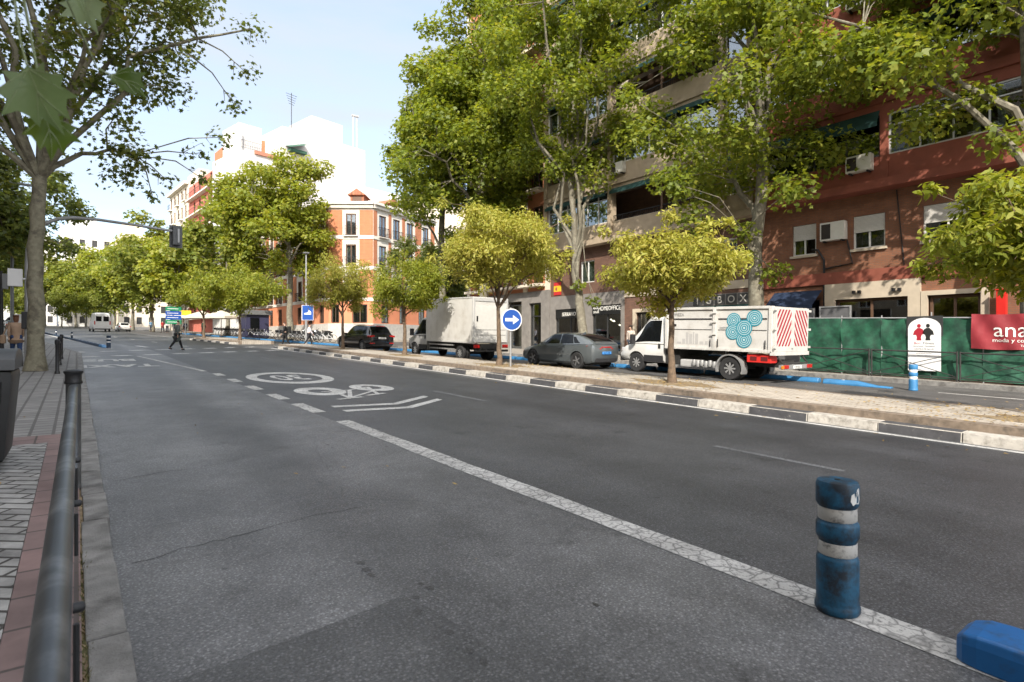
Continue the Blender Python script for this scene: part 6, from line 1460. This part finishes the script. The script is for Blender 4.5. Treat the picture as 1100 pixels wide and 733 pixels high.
# ---- signs
rs = thing('arrow_sign', 'round blue sign with a white right arrow on the median', 'sign', (12.0, 15.75, G(15.75)+.27)); z0 = G(15.75)+.27
b = MB(); b.tube([(12, 15.75, z0-.05), (12, 15.75, z0+2.05)], .035, 12); b.build('pole', M_polel, rs, smooth=True)
th = R(-14)
def sgn(cx, cy, cz, a): 
    """sign face turned a radians from facing -Y: x right, z up, d toward the viewer"""
    return lambda x, d, z: (cx + x*math.cos(a) - d*-math.sin(a)*-1, cy + x*math.sin(a) - d*math.cos(a), cz + z)
f = sgn(12.0, 15.70, z0+1.63, th)
def disc(r, d0, d1, n=40): 
    b = MB(f); vs = [(r*math.cos(2*math.pi*k/n), d0, r*math.sin(2*math.pi*k/n)) for k in range(n)] + [(r*math.cos(2*math.pi*k/n), d1, r*math.sin(2*math.pi*k/n)) for k in range(n)]
    return b.add(vs, [tuple(range(n)), tuple(range(2*n-1, n-1, -1))] + [(k, (k+1) % n, n+(k+1) % n, n+k) for k in range(n)])
pl = disc(.385, 0, .02).build('sign_plate', M_signw, rs); disc(.35, .0203, .023).build('blue_face', M_signb, pl)
b = MB(f); b.add([(-.25, .0245, -.055), (.04, .0245, -.055), (.04, .0245, -.16), (.27, .0245, 0), (.04, .0245, .16), (.04, .0245, .055), (-.25, .0245, .055)], [(0, 1, 5, 6), (2, 3, 4)]); b.build('arrow', M_signw, pl)
pk = thing('lamp_post', 'tall grey lamp post carrying a square blue sign near the bicycle racks', 'lamp post', (15.0, 47.4, G(47.4)+.05)); z0 = G(47.4)+.05
b = MB(); b.tube([(15, 47.4, z0-.05), (15, 47.4, z0+3), (15, 47.4, z0+5.8), (15, 47.4, z0+7.4)], [.11, .09, .06, .055], 12); b.build('pole', M_polel, pk, smooth=True)
b = MB(); b.box(14.8, 15.2, 47.2, 47.6, z0+7.4, z0+7.52); b.build('lamp_head', M_pole, pk, bevel=.03)
f = sgn(15.05, 47.25, z0+2.55, R(-25)); b = MB(f); b.box(-.45, .45, 0, .03, -.62, .62); q = b.build('sign_plate', M_signw, pk); b = MB(f); b.box(-.42, .42, .031, .036, -.59, .59); b.build('blue_face', M_signb, q)
b = MB(f); b.add([(-.28, .038, -.15), (.26, .038, -.15), (.26, .038, .08), (.08, .038, .22), (.0, .038, .02), (-.28, .038, -.05)], [(0, 1, 2, 3, 4, 5)]); b.build('symbol', M_signw, q)
dsn = thing('direction_sign', 'stacked green and blue direction sign on a pole at the far side of the crossing', 'sign', (8.7, 74.4, G(74.4))); z0 = G(74.4)
b = MB(); b.tube([(8.7, 74.4, z0), (8.7, 74.4, z0+3.2)], .06, 8); b.build('pole', M_pole, dsn)
for k, m in enumerate((M_signg, M_signb, M_signb, M_signg)):
    b = MB(); b.box(7.95, 9.5, 74.28, 74.33, z0+2.95-.5*k, z0+3.4-.5*k); q = b.build('panel', m, dsn)
    b = MB(); b.box(8.1, 9.2, 74.27, 74.278, z0+3.14-.5*k, z0+3.2-.5*k); b.build('lettering', M_signw, q)
ysn = thing('shop_sign', 'small yellow hanging sign beyond the green direction sign', 'sign', (10.4, 78, G(78)+2.6)); b = MB(); b.box(9.8, 11.0, 78, 78.1, G(78)+2.5, G(78)+3.1); b.build('panel', mat('yellow_paint', (.65, .45, .03), .5), ysn); b = MB(); b.tube([(10.4, 78.05, G(78)), (10.4, 78.05, G(78)+2.5)], .05); b.build('pole', M_pole, ysn)
rp = bpy.data.objects.get('signpost_plate')
if rp: bpy.data.objects.remove(rp)
rpt = thing('red_post', 'bright red square post standing behind the red banner', 'post', (24.6, 5.15, G(5.15)+.15)); b = MB(); b.box(24.5, 24.72, 5.02, 5.28, G(5.15)+.12, 3.3); b.build('post', MATS['red_paint'], rpt, bevel=.01); b = MB(); b.box(24.46, 24.76, 4.98, 5.32, 3.303, 3.34); b.build('cap', MATS['red_paint'], rpt)

# ---- green hoarding with its banners
M_net = mat('green_netting', (.012, .085, .045), .75, var=.35, scale=5, color2=(.006, .04, .024), c2at=(.42, .62), c2scale=2.6, bump=.6, bscale=3)  # dark blotches in the colour imitate shade in creases
M_net2 = mat('paler_green_netting', (.025, .11, .065), .75, var=.35, scale=5, color2=(.008, .05, .03), c2at=(.4, .6), c2scale=3.2, bump=.6, bscale=4)  # paler sheet, crease shade blotched into its colour too
M_ban = mat('red_banner', (.24, .022, .03), .6, var=.15, scale=2.2, bump=.7, bscale=3.5)
FL = 22.25
hd = thing('hoarding', 'green netting site hoarding on steel frames along the right pavement', 'fence', (FL, 4, G(4)+.15))
posts = [10.7, 9.2, 7.9, 6.45, 5.1, 3.6, 2.1, .6, -.9, -2.4]
zb = lambda y: G(y)+.15
for p, q in zip(posts, posts[1:]):
    b = MB(); nu, nv = 14, 14; vs = []; rr = random.Random(int(p*10))
    ph = rr.uniform(0, 6)
    for i in range(nu+1):
        for j in range(nv+1):
            y = lerp(p, q, i/nu); z = lerp(.06, 2.02, j/nv)
            d = .05*math.sin(y*4.1+z*2.3+ph)*math.sin(math.pi*i/nu) + .035*math.sin(z*6+y*3+ph) + .02*math.sin(9*y-4*z) + rr.uniform(-.006, .006)
            vs.append((FL-.03-d, y, zb(y)+z))
    b.add(vs, [(i*(nv+1)+j, (i+1)*(nv+1)+j, (i+1)*(nv+1)+j+1, i*(nv+1)+j+1) for i in range(nu) for j in range(nv)]); b.build('netting', M_net if int(p*10) % 3 else M_net2, hd, smooth=True, recalc=False)
for y in posts:
    b = MB(); b.tube([(FL+.02, y, zb(y)-.1), (FL+.02, y, zb(y)+2.12+.1*(int(y*7) % 3 == 0))], .022, 8); b.build('frame_post', M_polel, hd)
b = MB(); b.tube([(FL, 10.7, zb(10.7)+2.03), (FL, -2.4, zb(-2.4)+2.03)], .022, 8); b.build('top_rail', M_polel, hd); b = MB(); b.tube([(FL+.02, 10.7, zb(10.7)+.1), (FL+.02, -2.4, zb(-2.4)+.1)], .02, 8); b.build('bottom_rail', M_polel, hd)
# the red banner, rumpled
bn = thing('banner', 'rumpled dark red banner reading ana hung on the green hoarding', 'banner', (FL-.13, 4.3, G(4.3)+1.2))
def bsurf(y, z): return FL - .125 - .04*math.sin(4.2*y+3.1*z) - .028*math.sin(9*y-5*z+1) - .012*math.sin(15*y+9*z)
b = MB(); nu, nv = 34, 14; vs = []; y0, y1, za, zc = 5.37, 2.0, 1.33, 2.40
for i in range(nu+1):
    for j in range(nv+1): y = lerp(y0, y1, i/nu); z = lerp(za, zc, j/nv) + .012*math.sin(y*5); vs.append((bsurf(y, z), y, z + (y-4.3)*SLOPE))
b.add(vs, [(i*(nv+1)+j, (i+1)*(nv+1)+j, (i+1)*(nv+1)+j+1, i*(nv+1)+j+1) for i in range(nu) for j in range(nv)]); bo = b.build('cloth', M_ban, bn, smooth=True, recalc=False)
def bt(txt, size, y, z, sx): text_mesh(txt, size, lambda a, c, q: (bsurf(y-a, z+c) - .012 - q, y - a, z + c + (y-a-4.3)*SLOPE), 'lettering', M_sign_w, bo, extrude=.001, sx=sx, align='LEFT')
bt('anais', .62, 4.83, 1.72, .95); bt('moda y complementos', .16, 4.86, 1.56, 1.1); bt('Tel. 914', .09, 4.2, 1.43, 1.0)
# the white arched advertising sign
ws = thing('advertising_sign', 'white arched advertising board with red and black figures on the hoarding', 'sign', (FL-.12, 6.6, G(6.6)+.4))
b = MB(); yl, yr, z1, z2 = 7.06, 6.15, .62, 2.02; pts = [(yl, z1), (yr, z1), (yr, z2)] + [(lerp(yl, yr, .5) - .455*math.cos(a), z2+.34*math.sin(a)) for a in [math.pi*k/14 for k in range(1, 14)]] + [(yl, z2)]
b.prism(pts, FL-.135, FL-.115, 'x'); wo_ = b.build('board', M_signw, ws)
b = MB(); b.box(FL-.114, FL-.10, 6.1, 7.11, 1.75, 2.42); b.build('dark_backing', M_bin, ws)
def fig(m, cy, flip):
    b = MB(); X = FL-.138
    b.add([(X, cy-.055*math.cos(2*math.pi*k/14)*flip, 2.10+.065*math.sin(2*math.pi*k/14)) for k in range(14)], [tuple(range(14))])
    tor = [(-.05, 2.03), (.05, 2.03), (.14, 1.98), (.19, 1.85), (.10, 1.80), (.07, 1.72), (.09, 1.62), (-.09, 1.62), (-.07, 1.72), (-.10, 1.80), (-.21, 1.80), (-.17, 1.93)]
    b.add([(X, cy-x*flip*.8, z) for x, z in tor], [tuple(range(len(tor)))]); return b.build('figure', m, wo_)
fig(M_redf, 6.75, 1); fig(M_ink, 6.50, -1)
def wt(txt, size, z, m, sx=.9, cy=6.61): text_mesh(txt, size, lambda a, c, q: (FL-.1365-q, cy-a, z+c), 'lettering', m, wo_, extrude=.0006, sx=sx)
wt('Bon', .12, 1.49, M_redf, 1.0, 6.80); wt('Fitness', .12, 1.49, M_ink, .95, 6.48); wt('PERSONAL TRAINING', .07, 1.40, M_ink); wt('CENTRO DE SALUD', .07, 1.31, M_ink); wt('entrenamiento personal', .05, 1.18, M_pole); wt('nutricion y bienestar', .05, 1.11, M_pole)
# pedestrian barriers with crossed bars in front
def barrier(label, y0, y1):
    t = thing('street_barrier', label, 'barrier', (21.98, y0, zb(y0)), 'crossed bar barriers along the kerb'); x = 21.98
    b = MB(); P = lambda y, z: (x, y, zb(y)+z)
    b.tube([P(y0, .92), P(y1, .92)], .024, 8); b.tube([P(y0, .12), P(y1, .12)], .018, 8); b.build('rail', M_chas, t, smooth=True)
    b = MB(); b.tube([P(y0, .14), P(y1, .90)], .014, 6); b.build('brace', M_chas, t); b = MB(); b.tube([(x+.03, y0, zb(y0)+.90), (x+.03, y1, zb(y1)+.14)], .014, 6); b.build('brace', M_chas, t)
    for y in (y0, y1): b = MB(); b.tube([P(y, -.05), P(y, .96)], .026, 8); b.build('post', M_chas, t)
    return t
ys = [10.6, 8.15, 5.65, 3.15, .65, -1.85]
labs = ['beside the tipper truck tail', 'in front of plain green netting and the arched sign', 'below the red banner', 'beyond the right picture edge', 'last before the camera']
for i in range(5): barrier('dark steel barrier with crossed bars ' + labs[i], ys[i]-.04*(i > 0), ys[i+1]+.04)
# site boards standing behind the hoarding
for y0, y1, z1, lab, fr_ in ((10.4, 9.25, 2.75, 'grey site board with a pale metal frame standing behind the hoarding', True), (12.6, 10.6, 2.7, 'plain dark grey site board behind the tipper tail doors', False)):
    t = thing('site_board', lab, 'board', (23.2, y0, zb(y0))); b = MB(); b.box(23.2, 23.25, y0, y1, zb(y0), z1+.2); b.build('panel', mat('board_grey', (.10, .10, .105), .5, var=.1), t)
    b = MB(); m = M_polel if fr_ else M_pole
    for a, c, e, g in ((y1, y1+.05, zb(y0), z1+.2), (y0-.05, y0, zb(y0), z1+.2), (y1+.053, y0-.053, z1+.15, z1+.2)): b.box(23.165, 23.198, a, c, e, g)
    b.build('frame', m, t)

# ---- bicycles in racks and motorcycles
M_bikef = mat('bike_white', (.5, .5, .5), .4, var=.05)
def bicycle(label, group):
    t = thing('bicycle', label, 'bicycle', (0, 0, 0), group)
    for y in (-.52, .52):
        b = MB(); n = 18; b.tube([(0, y+.33*math.cos(2*math.pi*k/n), .34+.33*math.sin(2*math.pi*k/n)) for k in range(n+1)], .022, 5, cap=False)
        for k in range(4): a = math.pi*k/4; b.tube([(0, y+.32*math.cos(a), .34+.32*math.sin(a)), (0, y-.32*math.cos(a), .34-.32*math.sin(a))], .006, 3)
        b.build('wheel', M_tyre, t)
    b = MB(); 
    for p, q in (((0, -.52, .34), (0, -.05, .32)), ((0, -.05, .32), (0, -.18, .80)), ((0, -.05, .32), (0, .40, .72)), ((0, -.52, .34), (0, -.15, .66)), ((0, .52, .34), (0, .36, .95))): b.tube([p, q], .028, 6)
    b.build('frame', M_bikef, t)
    b = MB(); b.tube([(-.28, .30, 1.02), (0, .37, .98), (.28, .30, 1.02)], .018, 6); b.box(-.18, .18, .44, .72, .70, .92); b.build('handlebar', M_iron, t)
    b = MB(); b.box(-.07, .07, -.32, -.06, .80, .86); b.build('saddle', M_iron, t, bevel=.02)
    return t
bk = bicycle('white shared bicycle parked in the long rack beyond the crossing', 'shared bicycles in the rack')
k = 0
for i in range(26):
    y = 46.5 + i*1.05 if i < 10 else 60 + (i-10)*1.1
    x = 16.4 + (cs(y) - cs(46))*.9; o = bk if i == 0 else dup(bk, (0, 0, 0))
    o.location = (x, y, G(y)+.155); o.rotation_euler = (0, R(rng.uniform(-6, 6)), R(70 + rng.uniform(-5, 5)))
def motorbike(label, x, y, rz, m):
    t = thing('motorcycle', label, 'motorcycle', (0, 0, 0))
    for yy in (-.68, .68): b = MB(); n = 20; b.tube([(0, yy+.25*math.cos(2*math.pi*k/n), .31+.25*math.sin(2*math.pi*k/n)) for k in range(n+1)], .06, 7, cap=False); b.lathe([(0, -.03), (.17, -.03), (.17, .03), (0, .03)], (0, yy, .31), 12, 'x'); b.build('wheel', M_tyre, t, smooth=True)
    b = loft(lower_body([(-.95, .70, .80, .06, .0), (-.6, .55, .84, .14, .02), (-.1, .32, .74, .17, .02), (.1, .30, .62, .16, .0), (.38, .34, .85, .19, .02), (.55, .55, 1.0, .17, .03), (.72, .8, .95, .08, .0)])); b.build('body', m, t, smooth=True)
    b = MB(); b.box(-.14, .14, -.72, .05, .80, .90); b.build('seat', M_plast, t, bevel=.04); b = MB(); b.tube([(-.36, .38, 1.08), (0, .50, 1.02), (.36, .38, 1.08)], .02, 6); b.tube([(0, .68, .31), (0, .48, 1.0)], .04, 6); b.build('handlebar', M_iron, t)
    b = MB(); b.add([(-.16, .62, .98), (.16, .62, .98), (.12, .50, 1.3), (-.12, .50, 1.3)], [(0, 1, 2, 3)]); b.build('windshield', M_glass, t)
    b = MB(); b.lathe([(0, 0), (.07, 0), (.05, .06), (0, .06)], (0, .70, .86), 12, 'y'); b.build('headlight', M_head, t)
    t.location = (x, y, G(y)+.155); t.rotation_euler = (0, R(5), R(rz)); return t
motorbike('dark motorcycle parked by the granite base of the orange corner house', 19.2, 55.6, 80, M_black)
motorbike('grey scooter parked against the orange corner house, left of the dark one', 18.6, 57.3, 78, M_grey)
motorbike('black scooter between the estate car and the box truck', 17.6, 31.2, 20, M_black)
motorbike('dark scooter parked on the left pavement behind the tan coated pedestrian', -3.6, 36.0, 10, M_black)
motorbike('grey scooter parked on the left pavement at the picture edge', -5.2, 41.5, 40, M_grey)
# ---- café parasols and kiosk along the far right pavement
def parasol(label, x, y):
    t = thing('parasol', label, 'parasol', (x, y, G(y)+.15), 'cream parasols of the far terrace'); z = G(y)+.15
    b = MB(); b.tube([(x, y, z), (x, y, z+2.9)], .04, 8); b.build('pole', M_frb, t)
    b = MB(); n = 8; vs = [(x, y, z+2.95)] + [(x+1.9*math.cos(2*math.pi*k/n), y+1.9*math.sin(2*math.pi*k/n), z+2.25) for k in range(n)] + [(x+1.9*math.cos(2*math.pi*k/n), y+1.9*math.sin(2*math.pi*k/n), z+2.0) for k in range(n)]
    b.add(vs, [(0, 1+k, 1+(k+1) % n) for k in range(n)] + [(1+k, 1+(k+1) % n, 1+n+(k+1) % n, 1+n+k) for k in range(n)]); b.build('canopy', M_cream, t)
for x, y, lab in ((13.0, 71, 'cream terrace parasol nearest to the crossing'), (12.0, 77, 'cream terrace parasol in the middle of the row'), (11.0, 84, 'cream terrace parasol farthest along the pavement')): parasol(lab, x, y)
ks = thing('kiosk', 'dark blue newspaper kiosk between the small median trees', 'kiosk', (15.4, 66, G(66)+.15)); z0 = G(66)+.15
b = MB(); b.box(14.3, 16.6, 65, 67.4, z0, z0+2.4); b.build('body', mat('kiosk_blue', (.03, .03, .07), .5), ks); b = MB(); b.box(14.0, 16.9, 64.7, 67.7, z0+2.403, z0+2.9); b.build('roof', M_pole, ks, bevel=.05); b = MB(); b.box(14.7, 15.6, 64.96, 64.997, z0+.9, z0+2.1); b.build('display_window', M_carg, ks)
# ------------------------------------------------------------ people
M_skin = mat('skin', (.42, .26, .19), .6, var=.05)
M_hair = mat('dark_hair', (.03, .02, .015), .7, var=.2)
M_hairr = mat('auburn_hair', (.14, .055, .025), .7, var=.2)
def cloth(name, c): return mat(name, c, .9, var=.15, scale=8, bump=.15, bscale=30)
def skin_mesh(name, chains, m, parent, root=0, sub=1):
    """chains: list of lists of (point, radius); points are welded by position"""
    idx = {}; V = []; Rd = []; E_ = []
    for ch in chains:
        prev = None
        for p, r in ch:
            k = tuple(round(c, 4) for c in p)
            if k not in idx: idx[k] = len(V); V.append(p); Rd.append(r)
            if prev is not None and prev != idx[k]: E_.append((prev, idx[k]))
            prev = idx[k]
    me = bpy.data.meshes.new(name); me.from_pydata([tuple(p) for p in V], E_, []); o = bpy.data.objects.new(name, me); COL.objects.link(o)
    md = o.modifiers.new('skin', 'SKIN'); md.use_smooth_shade = True
    for i, sv in enumerate(me.skin_vertices[0].data): sv.radius = (Rd[i], Rd[i]) if not isinstance(Rd[i], tuple) else Rd[i]; sv.use_root = (i == root)
    o.modifiers.new('sub', 'SUBSURF').levels = sub; o.modifiers['sub'].render_levels = sub
    dg = bpy.context.evaluated_depsgraph_get(); nm = bpy.data.meshes.new_from_object(o.evaluated_get(dg)); bpy.data.objects.remove(o)
    nm.materials.clear(); nm.materials.append(m); nm.polygons.foreach_set('use_smooth', [True]*len(nm.polygons))
    o = bpy.data.objects.new(name, nm); COL.objects.link(o); o.parent = parent; return o
def person(label, x, y, z, face, pose, top, legs, shoes, hair=None, h=1.7, coat=0.0, bag=None, group=None, hairlen=0, bulk=1.0):
    """face: heading in degrees (0 = along the street, away from the camera); pose: dict of leg and arm angles"""
    t = thing('person', label, 'person', (0, 0, 0), group); s = h/1.7
    V = lambda a, b_, c: Vector((a*s, b_*s, c*s))
    def limb(o, l1, a1, l2, a2, sx, side=0): 
        k = o + Vector((side*l1*.0, math.sin(R(a1))*l1, -math.cos(R(a1))*l1)); e = k + Vector((0, math.sin(R(a2))*l2, -math.cos(R(a2))*l2)); return k, e
    pel = V(0, 0, .93); waist = V(0, .005, 1.08); chest = V(0, .0, 1.28); neckb = V(0, -.005, 1.43); neck = V(0, .01, 1.50); head = V(0, .03, 1.585); crown_ = V(0, .02, 1.655)
    lean = pose.get('lean', 0); 
    def ln_(p): d = p - pel; c_, s_ = math.cos(R(lean)), math.sin(R(lean)); return pel + Vector((d.x, d.y*c_ + d.z*s_, d.z*c_ - d.y*s_))
    waist, chest, neckb, neck, head, crown_ = [ln_(p) for p in (waist, chest, neckb, neck, head, crown_)]
    B_ = []; legch = []; armch = []; feet = []; fore = []
    for sd, (a1, a2) in zip((-1, 1), pose['legs']):
        hip = V(sd*.09, 0, .90); kn, an = limb(hip, .43*s, a1, .42*s, a2, 0); hl_ = an + V(0, -.04, -.045); toe = an + V(sd*.015, .15, -.05)
        legch.append([(pel, .115*s), (hip, .088*s), (hip.lerp(kn, .5), .075*s), (kn, .056*s), (kn.lerp(an, .35), .055*s), (an, .036*s)]); feet.append([(an, .040*s), (hl_.lerp(an, .3), .042*s), (an.lerp(toe, .55) + V(0, 0, -.02), .040*s), (toe, .026*s)])
    hands = []
    for sd, (a1, a2) in zip((-1, 1), pose['arms']):
        sh = ln_(V(sd*.175, 0, 1.40)); el, wr = limb(sh, .29*s, a1, .25*s, a2, 0); el.x += sd*.035*s; wr.x += sd*.02*s; d = (wr-el).normalized(); pm = wr + d*.075*s
        armch.append([(ln_(V(0, 0, 1.37)), .085*s), (sh, .056*s), (sh.lerp(el, .5), .046*s), (el, .038*s), (el.lerp(wr, .4), .037*s), (wr, .026*s)])
        hd_ = [[(wr, .022*s), (pm, .027*s)]]; si = Vector((0, 1, 0)) - d*d.y; si = si.normalized() if si.length > .1 else Vector((1, 0, 0)); inn = Vector((-sd, 0, 0))
        for q in range(4): 
            b0 = pm + si*(.022-.0145*q)*s; l = (.036, .042, .039, .031)[q]*s; hd_.append([(pm, .027*s), (b0 + d*.012*s, .0095*s), (b0 + d*(.012*s+l) + inn*.008*s, .0085*s), (b0 + d*(.012*s+l*1.8) + inn*.024*s, .0065*s)])
        hd_.append([(wr, .022*s), (wr + d*.03*s + si*.03*s, .011*s), (wr + d*.065*s + si*.042*s + inn*.01*s, .009*s)]); hands.append(hd_)
    tors = [(pel, .115*s), (waist, .115*s*bulk), (chest, .135*s*bulk), (ln_(V(0, 0, 1.37)), .105*s), (neckb, .062*s), (neck, .052*s), (head, (.078*s, .098*s)), (crown_, (.062*s, .078*s))]
    chains = [tors] + legch + armch + feet + [c for hd_ in hands for c in hd_]
    nose = head + V(0, .105, -.012); chains.append([(head, (.078*s, .098*s)), (nose, .013*s)])
    body = skin_mesh('body', chains, M_skin, t)
    f = 1.22
    ch = [[(p, (r*f*1.02 if i > 0 else r*1.1)) for i, (p, r) in enumerate(c)] for c in legch]
    skin_mesh('trousers', ch, legs, t)
    tc_ = [[(pel + Vector((0, 0, -.02-coat*.0)), .135*s*bulk), (waist, .135*s*bulk), (chest, .152*s*bulk), (ln_(V(0, 0, 1.37)), .118*s), (neckb, .072*s)]] + [[(p, r*(1.3 if j else 1.1)) for j, (p, r) in enumerate(c)] for c in armch]
    if coat > 0: tc_.append([(pel + Vector((0, 0, -.02-coat*.0)), .135*s*bulk), (pel + V(0, .0, -.12), .19*s*bulk), (pel + V(0, -.01, -.12-coat), .205*s*bulk)])
    skin_mesh('coat' if coat else 'top', tc_, top, t)
    for fch in feet: skin_mesh('shoe', [[(p, r*1.22) for p, r in fch]], shoes, t)
    hc = [[(head + V(0, -.035, .03), .088*s), (crown_ + V(0, -.015, .015), .080*s), (crown_ + V(0, .05, .0), .055*s)]]
    if hairlen: hc.append([(head + V(0, -.035, .03), .088*s), (head + V(0, -.07, -.08), .07*s), (head + V(0, -.08, -.08-hairlen), .05*s)])
    skin_mesh('hair', hc, hair or M_hair, t)
    for sd in (-1, 1):
        b = MB(); p = head + V(sd*.032, .092, .018); b.lathe([(0, -.006*s), (.009*s, 0), (0, .006*s)], tuple(p), 8, 'y'); b.build('eye', M_ink, t)
    b = MB(); p = head + V(0, .093, -.045); b.box(p.x-.022*s, p.x+.022*s, p.y-.004, p.y+.004, p.z-.005*s, p.z+.005*s); b.build('mouth', mat('lips', (.32, .11, .09), .5), t)
    t.location = (x, y, z); t.rotation_euler = (0, 0, R(face))
    return t, hands
WALK = dict(legs=[(24, 8), (-18, -34)], arms=[(-18, 4), (20, 34)], lean=3)
WALK2 = dict(legs=[(-15, -30), (20, 10)], arms=[(16, 30), (-14, 8)], lean=3)
STAND = dict(legs=[(2, 0), (-2, -3)], arms=[(4, 10), (-2, 6)], lean=0)
PHONE = dict(legs=[(28, 16), (-24, -36)], arms=[(10, 95), (-16, 2)], lean=4)
person('pedestrian in a tan coat and blue jeans on the left pavement behind the tree', -1.66, 26.2, G(26.2)+LZ, 8, WALK, cloth('tan_wool', (.38, .26, .18)), cloth('blue_denim', (.03, .06, .15)), M_signw, M_hairr, 1.62, coat=.14, hairlen=.04, bulk=1.25)
bagt = thing('shoulder_bag', 'tan shoulder bag carried by the pedestrian in the tan coat', 'bag', (-1.98, 26.2, G(26.2)+.9)); b = MB(); b.box(-2.07, -1.93, 26.05, 26.4, G(26.2)+.78, G(26.2)+1.08); b.build('body', mat('tan_leather', (.33, .22, .14), .6), bagt, bevel=.04); b = MB(); b.tube([(-2.0, 26.1, G(26.2)+1.07), (-1.86, 26.15, G(26.2)+1.5), (-1.86, 26.25, G(26.2)+1.5), (-2.0, 26.35, G(26.2)+1.07)], .012, 6); b.build('strap', MATS['tan_leather'], bagt)
person('pedestrian in a long grey green coat striding over the crossing, hand raised to the face', 4.55, 37.3, G(37.3)+.004, -75, PHONE, cloth('grey_green_wool', (.10, .115, .105)), cloth('black_trousers', (.012, .012, .014)), M_ink, M_hair, 1.72, coat=.36)
person('man in black carrying a backpack at the median by the crossing', 12.0, 42.6, G(42.6)+.004, 70, WALK2, cloth('black_jacket', (.014, .014, .015)), cloth('black_trousers', (.012, .012, .014)), M_ink, M_hair, 1.75, coat=.05)
bp = thing('backpack', 'black backpack worn by the man in black at the crossing', 'backpack', (12.25, 42.55, G(42.6)+1.2)); b = MB(); b.box(12.13, 12.36, 42.36, 42.68, G(42.6)+1.0, G(42.6)+1.48); b.build('body', cloth('black_nylon', (.012, .012, .013)), bp, bevel=.06)
person('person in a white top and dark trousers walking beside the square blue sign', 14.0, 43.6, G(43.6)+.004, -100, WALK, cloth('white_cotton', (.66, .62, .66)), cloth('dark_trousers', (.02, .02, .025)), M_signw, M_hair, 1.66)
person('person in a pale top standing on the right pavement beyond the tipper truck cab', 22.4, 19.3, G(19.3)+.154, 100, STAND, cloth('pale_top', (.50, .42, .36)), cloth('dark_jeans', (.03, .035, .05)), M_ink, M_hair, 1.68, hairlen=.08)
far = [(11.2, 84, 'navy jacket', (.03, .05, .12), 150), (10.4, 88, 'black coat', (.015, .015, .016), -20), (11.8, 90, 'grey jacket', (.16, .16, .17), 90), (9.6, 93, 'red top', (.35, .03, .03), 10), (10.6, 97, 'white shirt', (.6, .6, .6), 170), (8.9, 101, 'light blue top', (.15, .28, .42), 30), (12.6, 80, 'dark green coat', (.03, .06, .04), -60)]
for i, (x, y, c, col, fc) in enumerate(far):
    person('distant pedestrian in a %s on the far right pavement' % c, x, y, G(y)+.15, fc, (WALK, STAND, WALK2)[i % 3], cloth(c.replace(' ', '_'), col), cloth('dark_trousers', (.02, .02, .025)), M_ink, M_hair, 1.62 + .02*i, coat=.1*(i % 2))
